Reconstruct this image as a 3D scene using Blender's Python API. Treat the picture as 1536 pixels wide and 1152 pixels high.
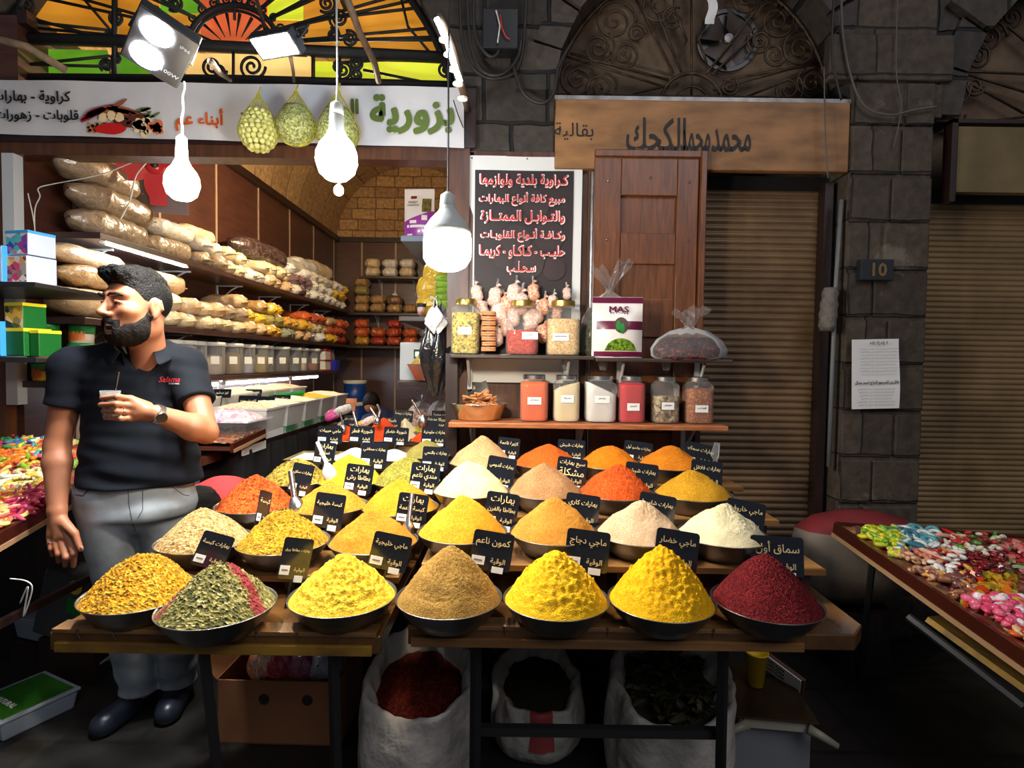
import bpy, math, random
import numpy as np
from mathutils import Vector, Matrix, noise
from math import sin, cos, pi, radians, sqrt, atan2

S = bpy.context.scene
COL = S.collection
for o in list(S.objects):
    bpy.data.objects.remove(o, do_unlink=True)

# ---------------------------------------------------------------- camera, world, exposure
FOC, PITCH, ROLL, EYE = 853.3, radians(2.2), radians(.8), 1.46
cam = bpy.data.cameras.new('camera')
cam.lens, cam.sensor_width, cam.clip_start = 20.0, 36.0, .05
camo = bpy.data.objects.new('camera', cam)
COL.objects.link(camo)
S.camera = camo
_r = Vector((1, 0, 0)); _u = Vector((0, sin(PITCH), cos(PITCH))); FW = Vector((0, cos(PITCH), -sin(PITCH)))
RX = _r * cos(ROLL) + _u * sin(ROLL)
UX = -_r * sin(ROLL) + _u * cos(ROLL)
camo.matrix_world = Matrix((
    (RX.x, UX.x, -FW.x, 0), (RX.y, UX.y, -FW.y, 0), (RX.z, UX.z, -FW.z, EYE), (0, 0, 0, 1)))

w = bpy.data.worlds.new('world'); S.world = w; w.use_nodes = True
w.node_tree.nodes['Background'].inputs[0].default_value = (.80, .86, 1.0, 1)
w.node_tree.nodes['Background'].inputs[1].default_value = .10
S.view_settings.view_transform = 'Standard'
S.view_settings.look = 'None'
S.view_settings.gamma = 1.0
S.view_settings.use_curve_mapping = False
S.view_settings.exposure = 0.0
S.cycles.max_bounces = 7
S.cycles.transparent_max_bounces = 12
S.cycles.sample_clamp_indirect = 4.0
S.cycles.use_denoising = True

def lamp(name, kind, loc, power, color=(1, 1, 1), size=.1, aim=None, size_y=None, spread=None, parent=None, spot=None):
    l = bpy.data.lights.new(name, kind)
    l.energy, l.color = power, color
    if kind == 'AREA':
        l.size = size
        if size_y: l.shape = 'RECTANGLE'; l.size_y = size_y
        if spread: l.spread = spread
    elif kind in ('POINT', 'SPOT'):
        l.shadow_soft_size = size
        if spot: l.spot_size = spot; l.spot_blend = .6
    o = bpy.data.objects.new(name, l)
    COL.objects.link(o)
    o.location = loc
    if aim is not None:
        o.rotation_euler = (Vector(aim) - Vector(loc)).to_track_quat('-Z', 'Y').to_euler()
    if parent: o.parent = parent
    return o

# daylight of the covered market street: a soft opening high behind the viewer
lamp('street_daylight', 'AREA', (2.5, -3.0, 6.0), 150, (.95, .93, 1.0), 4.0, (1.6, 3, 1.6))

# ---------------------------------------------------------------- helpers
def ray(px, py):
    return RX * ((px - 768) / FOC) - UX * ((py - 576) / FOC) + FW
def W(px, py, Y):
    """world point at depth Y seen at a place of the photograph"""
    v = ray(px, py); v = v * (Y / v.y)
    return Vector((v.x, Y, v.z + EYE))

def tag(o, label=None, cat=None, group=None, kind=None):
    if label: o['label'] = label
    if cat: o['category'] = cat
    if group: o['group'] = group
    if kind: o['kind'] = kind
    return o
def empty(name, loc=(0, 0, 0), rz=0.0, rot=None):
    o = bpy.data.objects.new(name, None)
    COL.objects.link(o)
    o.location = loc
    o.rotation_euler = rot if rot is not None else (0, 0, rz)
    o.empty_display_size = .05
    return o
def copy_tree(o, parent=None):
    c = o.copy(); COL.objects.link(c); c.parent = parent
    for ch in o.children: copy_tree(ch, c)
    return c
def link(name, me, mats=None, parent=None, loc=None, rot=None, scale=None):
    o = bpy.data.objects.new(name, me)
    COL.objects.link(o)
    if mats is not None and len(me.materials) == 0:
        for m in (mats if isinstance(mats, (list, tuple)) else [mats]): me.materials.append(m)
    if parent is not None: o.parent = parent
    if loc is not None: o.location = loc
    if rot is not None: o.rotation_euler = rot
    if scale is not None: o.scale = scale
    return o
def recolor(o, m, i=0):
    o.material_slots[i].link = 'OBJECT'; o.material_slots[i].material = m

class MB:
    """collects shapes, then links them as one mesh"""
    def __init__(s): s.v, s.f, s.m, s.mi = [], [], [], 0
    def add(s, vs, fs):
        b = len(s.v); s.v += [tuple(p) for p in vs]
        s.f += [tuple(b + i for i in f) for f in fs]; s.m += [s.mi] * len(fs); return s
    def box(s, x0, x1, y0, y1, z0, z1, M=None, taper=0):
        t = taper
        vs = [(x0, y0, z0), (x1, y0, z0), (x1, y1, z0), (x0, y1, z0), (x0 + t, y0 + t, z1), (x1 - t, y0 + t, z1), (x1 - t, y1 - t, z1), (x0 + t, y1 - t, z1)]
        if M is not None: vs = [M @ Vector(p) for p in vs]
        return s.add(vs, [(3, 2, 1, 0), (4, 5, 6, 7), (0, 1, 5, 4), (1, 2, 6, 5), (2, 3, 7, 6), (3, 0, 4, 7)])
    def tube(s, pts, r, n=8, cap=True, flat=1.0):
        pts = [Vector(p) for p in pts]; rs = r if isinstance(r, (list, tuple)) else [r] * len(pts)
        vs = []; up = None
        for i, p in enumerate(pts):
            d = (pts[min(i + 1, len(pts) - 1)] - pts[max(i - 1, 0)])
            d = d.normalized() if d.length > 1e-9 else Vector((0, 0, 1))
            if up is None:
                up = d.cross(Vector((0, 0, 1)) if abs(d.z) < .9 else Vector((1, 0, 0))).normalized()
            a = (up - d * up.dot(d))
            a = a.normalized() if a.length > 1e-6 else d.orthogonal().normalized()
            up = a; b = d.cross(a)
            for k in range(n):
                t = 2 * pi * k / n
                vs.append(p + (a * cos(t) + b * sin(t) * flat) * rs[i])
        fs = [(i * n + k, i * n + (k + 1) % n, (i + 1) * n + (k + 1) % n, (i + 1) * n + k) for i in range(len(pts) - 1) for k in range(n)]
        if cap: fs += [tuple(range(n))[::-1], tuple((len(pts) - 1) * n + k for k in range(n))]
        return s.add(vs, fs)
    def lathe(s, prof, n=24, c=(0, 0, 0), sq=0.0, close=False, M=None):
        """prof: (r, z) pairs; sq squares the plan"""
        vs = []
        for r, z in prof:
            for k in range(n):
                t = 2 * pi * k / n
                q = 1.0
                if sq: q = 1 / (abs(cos(t)) ** sq + abs(sin(t)) ** sq) ** (1 / sq)
                p = Vector((c[0] + r * q * cos(t), c[1] + r * q * sin(t), c[2] + z))
                vs.append(M @ p if M is not None else p)
        fs = [(i * n + k, i * n + (k + 1) % n, (i + 1) * n + (k + 1) % n, (i + 1) * n + k) for i in range(len(prof) - 1) for k in range(n)]
        if prof[0][0] > 1e-5: fs.append(tuple(range(n))[::-1])
        if prof[-1][0] > 1e-5 and not close and not (len(prof) == 2 and prof[0][1] == prof[1][1]): fs.append(tuple((len(prof) - 1) * n + k for k in range(n)))
        return s.add(vs, fs)
    def prism(s, poly, y0, y1, M=None):
        """poly in x,z extruded along y"""
        n = len(poly)
        vs = [Vector((x, y0, z)) for x, z in poly] + [Vector((x, y1, z)) for x, z in poly]
        if M is not None: vs = [M @ p for p in vs]
        return s.add(vs, [tuple(range(n)), tuple(range(2 * n - 1, n - 1, -1))] + [(k, n + k, n + (k + 1) % n, (k + 1) % n) for k in range(n)])
    def grid(s, P, nu, nv):
        """P(i, j) -> point"""
        vs = [P(i, j) for i in range(nu + 1) for j in range(nv + 1)]
        return s.add(vs, [(i * (nv + 1) + j, (i + 1) * (nv + 1) + j, (i + 1) * (nv + 1) + j + 1, i * (nv + 1) + j + 1) for i in range(nu) for j in range(nv)])
    def ball(s, c, r, n=12, sc=(1, 1, 1), M=None):
        pr = [(max(1e-6, sin(pi * i / (n // 2 + 2))), -cos(pi * i / (n // 2 + 2))) for i in range(n // 2 + 3)]
        Q = Matrix.Translation(c) @ Matrix.Diagonal((sc[0] * r, sc[1] * r, sc[2] * r, 1))
        if M is not None: Q = M @ Q
        return s.lathe(pr, n, M=Q)
    def mesh(s, name, smooth=False):
        me = bpy.data.meshes.new(name)
        me.from_pydata(s.v, [], s.f)
        if any(s.m): me.polygons.foreach_set('material_index', s.m)
        if smooth: me.polygons.foreach_set('use_smooth', [True] * len(s.f))
        me.update()
        return me
    def build(s, name, mats, parent=None, smooth=False, loc=None, rot=None, bevel=0, edge=None):
        o = link(name, s.mesh(name, smooth), mats, parent, loc, rot)
        if smooth and edge: 
            md = o.modifiers.new('edge', 'EDGE_SPLIT'); md.split_angle = radians(edge)
        if bevel:
            md = o.modifiers.new('bevel', 'BEVEL'); md.width = bevel; md.segments = 2; md.limit_method = 'ANGLE'
        return o

# ---------------------------------------------------------------- materials
MATS = {}
def nodes(name):
    m = bpy.data.materials.new(name); m.use_nodes = True
    nt = m.node_tree
    return m, nt, nt.nodes['Principled BSDF']
def N(nt, t, **kw):
    n = nt.nodes.new(t)
    for k, v in kw.items():
        if k.startswith('i_'):
            key = k[2:]
            n.inputs[int(key) if key.isdigit() else key.replace('_', ' ')].default_value = v
        else: setattr(n, k, v)
    return n
def c4(c): return (c[0], c[1], c[2], 1)
def sr(r, g, b):
    f = lambda x: (x / 255 / 12.92) if x <= 10 else ((x / 255 + .055) / 1.055) ** 2.4
    return (f(r), f(g), f(b))
def ramp(nt, fac, stops):
    r = nt.nodes.new('ShaderNodeValToRGB')
    while len(r.color_ramp.elements) < len(stops): r.color_ramp.elements.new(.5)
    for e, (p, c) in zip(r.color_ramp.elements, stops): e.position = p; e.color = c4(c)
    nt.links.new(fac, r.inputs[0]); return r.outputs[0]
def mat(name, col, rough=.6, metal=0, var=0, vscale=12, bump=0, bscale=60, spec=None, coat=0, alpha=1, trans=0, emit=None, estr=0, col2=None, stretch=None, dist=.002, sheen=0, detail=4):
    if name in MATS: return MATS[name]
    m, nt, b = nodes(name)
    b.inputs['Base Color'].default_value = c4(col)
    b.inputs['Roughness'].default_value = rough
    b.inputs['Metallic'].default_value = metal
    if spec is not None: b.inputs['Specular IOR Level'].default_value = spec
    if coat: b.inputs['Coat Weight'].default_value = coat; b.inputs['Coat Roughness'].default_value = .12
    if alpha < 1: b.inputs['Alpha'].default_value = alpha
    if trans: b.inputs['Transmission Weight'].default_value = trans
    if sheen: b.inputs['Sheen Weight'].default_value = sheen
    if emit: b.inputs['Emission Color'].default_value = c4(emit); b.inputs['Emission Strength'].default_value = estr
    co = None
    if var or col2 or bump:
        tc = N(nt, 'ShaderNodeTexCoord'); co = tc.outputs['Object']
        if stretch:
            mp = N(nt, 'ShaderNodeMapping'); mp.inputs['Scale'].default_value = stretch
            nt.links.new(co, mp.inputs[0]); co = mp.outputs[0]
    if var or col2:
        n = N(nt, 'ShaderNodeTexNoise', i_Scale=vscale, i_Detail=detail)
        nt.links.new(co, n.inputs['Vector'])
        c2 = col2 if col2 else tuple(max(0, c * (1 - var)) for c in col)
        out = ramp(nt, n.outputs[0], [(.33, c2), (.67, col)])
        nt.links.new(out, b.inputs['Base Color'])
    if bump:
        n2 = N(nt, 'ShaderNodeTexNoise', i_Scale=bscale, i_Detail=3)
        nt.links.new(co, n2.inputs['Vector'])
        bp = N(nt, 'ShaderNodeBump', i_Strength=bump, i_Distance=dist)
        nt.links.new(n2.outputs[0], bp.inputs['Height']); nt.links.new(bp.outputs[0], b.inputs['Normal'])
    MATS[name] = m
    return m
def glassy(name, tint=(1, 1, 1), gloss=.35, rough=.05):
    """thin clear glass or plastic: mostly see-through with a reflecting film"""
    if name in MATS: return MATS[name]
    m, nt, b = nodes(name)
    nt.nodes.remove(b)
    t = N(nt, 'ShaderNodeBsdfTransparent'); t.inputs[0].default_value = c4(tint)
    g = N(nt, 'ShaderNodeBsdfPrincipled'); g.inputs['Base Color'].default_value = c4(tuple(.8 * x for x in tint)); g.inputs['Roughness'].default_value = rough
    fr = N(nt, 'ShaderNodeLayerWeight', i_Blend=.25)
    mu = N(nt, 'ShaderNodeMath', operation='MULTIPLY_ADD'); mu.inputs[1].default_value = gloss * 1.6; mu.inputs[2].default_value = gloss * .35
    nt.links.new(fr.outputs['Fresnel'], mu.inputs[0])
    mx = N(nt, 'ShaderNodeMixShader')
    nt.links.new(mu.outputs[0], mx.inputs[0]); nt.links.new(t.outputs[0], mx.inputs[1]); nt.links.new(g.outputs[0], mx.inputs[2])
    nt.links.new(mx.outputs[0], nt.nodes['Material Output'].inputs[0])
    MATS[name] = m
    return m
def grain(name, cols, scale=260, rough=.9, bump=.5, big=None, flake=0.0):
    """granular food: random cells in a few colours"""
    if name in MATS: return MATS[name]
    m, nt, b = nodes(name)
    tc = N(nt, 'ShaderNodeTexCoord')
    co = tc.outputs['Object']
    if flake:
        mp = N(nt, 'ShaderNodeMapping'); mp.inputs['Rotation'].default_value = (.3, .5, .7); mp.inputs['Scale'].default_value = (1, 1 + flake, 1)
        nt.links.new(co, mp.inputs[0]); co = mp.outputs[0]
    v = N(nt, 'ShaderNodeTexVoronoi', i_Scale=scale)
    nt.links.new(co, v.inputs['Vector'])
    sp = N(nt, 'ShaderNodeSeparateColor'); nt.links.new(v.outputs['Color'], sp.inputs[0])
    k = len(cols)
    out = ramp(nt, sp.outputs[0], [((i + .5) / k, c) for i, c in enumerate(cols)])
    n = N(nt, 'ShaderNodeTexNoise', i_Scale=14, i_Detail=5)
    nt.links.new(tc.outputs['Object'], n.inputs['Vector'])
    mx = N(nt, 'ShaderNodeMix', data_type='RGBA', blend_type='MULTIPLY'); mx.inputs[0].default_value = .55
    nt.links.new(out, mx.inputs[6])
    nt.links.new(ramp(nt, n.outputs[0], [(.3, big or (.62, .58, .5)), (.6, (1, 1, 1))]), mx.inputs[7])
    nt.links.new(mx.outputs[2], b.inputs['Base Color'])
    b.inputs['Roughness'].default_value = rough
    b.inputs['Specular IOR Level'].default_value = .2
    bp = N(nt, 'ShaderNodeBump', i_Strength=bump, i_Distance=.003)
    nt.links.new(v.outputs['Distance'], bp.inputs['Height']); nt.links.new(bp.outputs[0], b.inputs['Normal'])
    MATS[name] = m
    return m
def wood(name, c1, c2, rough=.45, scale=(3, 3, .4), coat=.2, bump=.1):
    if name in MATS: return MATS[name]
    m, nt, b = nodes(name)
    tc = N(nt, 'ShaderNodeTexCoord'); mp = N(nt, 'ShaderNodeMapping'); mp.inputs['Scale'].default_value = scale
    nt.links.new(tc.outputs['Object'], mp.inputs[0])
    n = N(nt, 'ShaderNodeTexNoise', i_Scale=9, i_Detail=7, i_Distortion=.6)
    nt.links.new(mp.outputs[0], n.inputs['Vector'])
    nt.links.new(ramp(nt, n.outputs[0], [(.35, c1), (.68, c2)]), b.inputs['Base Color'])
    b.inputs['Roughness'].default_value = rough
    b.inputs['Coat Weight'].default_value = coat; b.inputs['Coat Roughness'].default_value = .25
    bp = N(nt, 'ShaderNodeBump', i_Strength=bump, i_Distance=.003)
    nt.links.new(n.outputs[0], bp.inputs['Height']); nt.links.new(bp.outputs[0], b.inputs['Normal'])
    MATS[name] = m
    return m
def plastic_bag(name, col, col2=None, clear=.25):
    """filled bag: contents colour under a creased shiny film"""
    if name in MATS: return MATS[name]
    m, nt, b = nodes(name)
    tc = N(nt, 'ShaderNodeTexCoord')
    v = N(nt, 'ShaderNodeTexVoronoi', feature='DISTANCE_TO_EDGE', i_Scale=16); 
    n0 = N(nt, 'ShaderNodeTexNoise', i_Scale=14, i_Detail=4)
    nt.links.new(tc.outputs['Object'], n0.inputs['Vector'])
    ad = N(nt, 'ShaderNodeVectorMath', operation='MULTIPLY_ADD'); ad.inputs[1].default_value = (.12,) * 3
    nt.links.new(n0.outputs['Color'], ad.inputs[0]); nt.links.new(tc.outputs['Object'], ad.inputs[2])
    nt.links.new(ad.outputs[0], v.inputs['Vector'])
    base = ramp(nt, n0.outputs[0], [(.35, tuple(c * .78 for c in col)), (.6, col)])
    mx = N(nt, 'ShaderNodeMix', data_type='RGBA')
    nt.links.new(ramp(nt, v.outputs[0], [(0, (clear * 1.6,) * 3), (.05, (0, 0, 0))]), mx.inputs[0])
    nt.links.new(base, mx.inputs[6]); mx.inputs[7].default_value = c4(tuple(min(1, .35 + c * .7) for c in col))
    nt.links.new(mx.outputs[2], b.inputs['Base Color'])
    b.inputs['Roughness'].default_value = .3
    b.inputs['Coat Weight'].default_value = .6; b.inputs['Coat Roughness'].default_value = .12
    bp = N(nt, 'ShaderNodeBump', i_Strength=.55, i_Distance=.012)
    nt.links.new(v.outputs[0], bp.inputs['Height']); nt.links.new(bp.outputs[0], b.inputs['Normal'])
    nt.links.new(bp.outputs[0], b.inputs['Coat Normal'])
    MATS[name] = m
    return m

BLACK = mat('black_plastic', (.012, .012, .014), .35)
IRON = mat('wrought_iron', (.012, .011, .011), .6, .3, bump=.3)
STEEL = mat('brushed_steel', (.80, .79, .76), .26, 1, var=.3, vscale=20)
DSTEEL = mat('dull_steel', (.30, .29, .28), .42, .85, var=.5, vscale=14)
WHITE = mat('white_plastic', (.78, .78, .76), .4)
PAPER = mat('white_paper', (.82, .82, .80), .8)
GOLD = mat('gold_lettering', (.78, .62, .30), .5)
INK = mat('black_ink', (.015, .014, .014), .6)
ZINC = mat('white_metal', (.6, .62, .64), .4, .2)
BROWNW = wood('brown_wood', sr(62, 34, 20), sr(92, 54, 32))
DBROWN = wood('dark_wood', sr(28, 15, 13), sr(44, 24, 20))
CLEAR = glassy('clear_glass', (.97, .98, .97), .22)
FILM = glassy('clear_film', (.95, .955, .96), .24, .14)

# ---------------------------------------------------------------- lettering
_AR = {'ء': (0xFE80, 1), 'آ': (0xFE81, 2), 'أ': (0xFE83, 2), 'إ': (0xFE87, 2), 'ئ': (0xFE89, 4), 'ا': (0xFE8D, 2), 'ب': (0xFE8F, 4), 'ة': (0xFE93, 2), 'ت': (0xFE95, 4),
       'ث': (0xFE99, 4), 'ج': (0xFE9D, 4), 'ح': (0xFEA1, 4), 'خ': (0xFEA5, 4), 'د': (0xFEA9, 2), 'ذ': (0xFEAB, 2), 'ر': (0xFEAD, 2), 'ز': (0xFEAF, 2), 'س': (0xFEB1, 4),
       'ش': (0xFEB5, 4), 'ص': (0xFEB9, 4), 'ض': (0xFEBD, 4), 'ط': (0xFEC1, 4), 'ظ': (0xFEC5, 4), 'ع': (0xFEC9, 4), 'غ': (0xFECD, 4), 'ف': (0xFED1, 4), 'ق': (0xFED5, 4),
       'ك': (0xFED9, 4), 'ل': (0xFEDD, 4), 'م': (0xFEE1, 4), 'ن': (0xFEE5, 4), 'ه': (0xFEE9, 4), 'و': (0xFEED, 2), 'ى': (0xFEEF, 2), 'ي': (0xFEF1, 4), 'ـ': (0x640, 9)}
def shape_ar(s):
    if not any(c in _AR for c in s): return s
    out = []; i = 0
    joins = lambda c: c in _AR and _AR[c][1] in (4, 9)
    while i < len(s):
        c = s[i]
        if c not in _AR: out.append(c); i += 1; continue
        prev = i > 0 and joins(s[i - 1])
        if c == 'ل' and i + 1 < len(s) and s[i + 1] in 'اأإ':
            out.append(chr({'ا': 0xFEFB, 'أ': 0xFEF7, 'إ': 0xFEF9}[s[i + 1]] + (1 if prev else 0))); i += 2; continue
        b, k = _AR[c]
        nxt = i + 1 < len(s) and s[i + 1] in _AR and _AR[s[i + 1]][1] != 1
        if k == 9: out.append(c)
        elif k == 1: out.append(chr(b))
        elif k == 2: out.append(chr(b + (1 if prev else 0)))
        else: out.append(chr(b + (3 if prev and nxt else 1 if prev else 2 if nxt else 0)))
        i += 1
    return ''.join(out[::-1])
_TX = {}
def text_mesh(s, bold=0.0, shear=0.0, depth=.0):
    k = (s, bold, shear, depth)
    if k in _TX: return _TX[k]
    cu = bpy.data.curves.new('lettering', 'FONT')
    cu.body = '\n'.join(shape_ar(x) for x in s.split('\n')); cu.shear = shear; cu.resolution_u = 2
    cu.extrude = depth; cu.align_x = 'CENTER'
    o = bpy.data.objects.new('lettering', cu); COL.objects.link(o)
    bpy.context.view_layer.update()
    dg = bpy.context.evaluated_depsgraph_get()
    me = bpy.data.meshes.new_from_object(o.evaluated_get(dg))
    bpy.data.objects.remove(o, do_unlink=True)
    if bold:      # thicken the strokes by laying shifted copies over each other
        vs = [v.co.copy() for v in me.vertices]; fs = [tuple(p.vertices) for p in me.polygons]; mb = MB(); k_ = 6 if bold < .03 else 8
        for q in range(k_ + 1):
            dx, dy = (0, 0) if q == k_ else (bold * cos(2 * pi * q / k_), bold * sin(2 * pi * q / k_))
            mb.add([(v.x + dx, v.y + dy, v.z + .0002 * q) for v in vs], fs)
        bpy.data.meshes.remove(me); me = mb.mesh('lettering')
    n = len(me.vertices); a = np.zeros(n * 3); me.vertices.foreach_get('co', a); a = a.reshape(-1, 3)
    lo, hi = a.min(0), a.max(0)
    a[:, 0] = (a[:, 0] - (lo[0] + hi[0]) / 2); a[:, 1] -= (lo[1] + hi[1]) / 2
    me.vertices.foreach_set('co', a.ravel()); me.update()
    _TX[k] = (me, hi[0] - lo[0], hi[1] - lo[1])
    return _TX[k]
def write(s, w, h, m, parent, loc, name='lettering', bold=.015, shear=0.0, stretch=False, rot=(pi / 2, 0, 0), lab=None):
    """lettering centred at loc, fitted in w x h, facing -y of its parent"""
    me, tw, th = text_mesh(s, bold, shear)
    k = min(w / tw, h / th)
    sx, sy = (w / tw, h / th) if stretch else (k, k)
    me2 = me.copy(); me2.materials.clear(); me2.materials.append(m)
    o = link(name, me2, None, parent, loc, rot, (sx, sy, 1))
    return o

# ---------------------------------------------------------------- smooth solids (signed distance + surface nets)
def smin(a, b, k):
    h = np.clip(.5 + .5 * (b - a) / k, 0, 1)
    return b * (1 - h) + a * h - k * h * (1 - h)
def smax(a, b, k): return -smin(-a, -b, k)
def capsule(P, a, b, r0, r1=None):
    r1 = r0 if r1 is None else r1
    a = np.array(a, dtype=np.float32); b = np.array(b, dtype=np.float32)
    ab = b - a; t = np.clip(((P - a) @ ab) / max(1e-9, float(ab @ ab)), 0, 1)
    return np.linalg.norm(P - a - t[:, None] * ab, axis=1) - (r0 + (r1 - r0) * t)
def ellip(P, c, r, A=None):
    Q = P - np.array(c, dtype=np.float32)
    if A is not None: Q = Q @ A
    r = np.array(r, dtype=np.float32)
    k0 = np.linalg.norm(Q / r, axis=1); k1 = np.linalg.norm(Q / (r * r), axis=1) + 1e-9
    return k0 * (k0 - 1) / k1
def nets(fn, lo, hi, h, name, smooth=1):
    """surface nets of fn (points -> distance), evaluated only near the surface"""
    lo = np.array(lo, float); n = np.ceil((np.array(hi) - lo) / h).astype(int) + 1
    B = 10; nb = (n + B - 1) // B; n = nb * B
    V = np.full(n, 1.0, np.float32)
    bi = np.stack(np.meshgrid(*[np.arange(k) for k in nb], indexing='ij'), -1).reshape(-1, 3)
    cen = (lo + (bi * B + (B - 1) / 2) * h).astype(np.float32)
    d = fn(cen)
    lim = h * B * .87 * 1.25 + .01
    V = V.reshape(nb[0], B, nb[1], B, nb[2], B)
    V[bi[:, 0], :, bi[:, 1], :, bi[:, 2], :] = np.where(d > 0, 1.0, -1.0)[:, None, None, None]
    act = bi[np.abs(d) < lim]
    loc = np.stack(np.meshgrid(*[np.arange(B)] * 3, indexing='ij'), -1).reshape(-1, 3)
    for s in range(0, len(act), 400):
        a = act[s:s + 400]
        idx = (a[:, None, :] * B + loc[None]).reshape(-1, 3)
        vals = fn((lo + idx * h).astype(np.float32)).reshape(len(a), B, B, B)
        V[a[:, 0], :, a[:, 1], :, a[:, 2], :] = vals
    V = V.reshape(n)
    ins = V < 0
    c = [ins[x:n[0] - 1 + x, y:n[1] - 1 + y, z:n[2] - 1 + z] for x in (0, 1) for y in (0, 1) for z in (0, 1)]
    sm = sum(k.astype(np.int8) for k in c); cell = (sm > 0) & (sm < 8)
    ci = np.argwhere(cell); ids = np.full(cell.shape, -1, np.int64); ids[cell] = np.arange(len(ci))
    acc = np.zeros((len(ci), 3)); cnt = np.zeros(len(ci))
    cor = [(x, y, z) for x in (0, 1) for y in (0, 1) for z in (0, 1)]
    for i in range(8):
        for j in range(i + 1, 8):
            p, q = np.array(cor[i]), np.array(cor[j])
            if abs(p - q).sum() != 1: continue
            v0 = V[tuple((ci + p).T)]; v1 = V[tuple((ci + q).T)]
            x = (v0 < 0) != (v1 < 0)
            t = np.where(x, v0 / np.where(x, v0 - v1, 1), 0)
            acc[x] += (p + t[:, None] * (q - p))[x]; cnt[x] += 1
    vert = lo + (ci + acc / cnt[:, None]) * h
    quads = []
    for ax in range(3):
        sl0 = [slice(None)] * 3; sl1 = [slice(None)] * 3; sl0[ax] = slice(0, -1); sl1[ax] = slice(1, None)
        a, b = ins[tuple(sl0)], ins[tuple(sl1)]
        o1, o2 = (ax + 1) % 3, (ax + 2) % 3
        e = np.argwhere(a != b)
        e = e[(e[:, o1] > 0) & (e[:, o2] > 0) & (e[:, o1] < n[o1] - 1) & (e[:, o2] < n[o2] - 1)]
        if len(e) == 0: continue
        flip = a[tuple(e.T)]
        u = np.zeros(3, int); u[o1] = 1; v = np.zeros(3, int); v[o2] = 1
        q = np.stack([ids[tuple((e - u - v).T)], ids[tuple((e - v).T)], ids[tuple(e.T)], ids[tuple((e - u).T)]], 1)
        q[~flip] = q[~flip][:, ::-1]
        quads.append(q)
    quads = np.concatenate(quads); quads = quads[(quads >= 0).all(1)]
    for _ in range(smooth):
        s = np.zeros_like(vert); k = np.zeros(len(vert))
        for a, b in ((0, 1), (1, 2), (2, 3), (3, 0)):
            np.add.at(s, quads[:, a], vert[quads[:, b]]); np.add.at(s, quads[:, b], vert[quads[:, a]])
            np.add.at(k, quads[:, a], 1); np.add.at(k, quads[:, b], 1)
        vert = vert * .5 + .5 * s / np.maximum(k, 1)[:, None]
    me = bpy.data.meshes.new(name)
    me.vertices.add(len(vert)); me.vertices.foreach_set('co', vert.ravel())
    me.loops.add(len(quads) * 4); me.loops.foreach_set('vertex_index', quads.ravel().astype(np.int32))
    me.polygons.add(len(quads)); me.polygons.foreach_set('loop_start', np.arange(0, len(quads) * 4, 4, dtype=np.int32))
    me.polygons.foreach_set('use_smooth', np.ones(len(quads), bool))
    me.update(calc_edges=True); me.validate()
    return me
def fbm(P, sc, seed=0.0):
    """cheap smooth noise from summed sines"""
    r = np.random.RandomState(int(seed * 7) + 3); out = np.zeros(len(P), np.float32)
    for k in range(9):
        d = r.normal(size=3); d /= np.linalg.norm(d); f = sc * (1 + .35 * k)
        out += np.sin(P @ d.astype(np.float32) * f + r.uniform(0, 6.28)) / (1 + .3 * k)
    return out / 4
rnd = random.Random(5)
U = rnd.uniform
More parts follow.
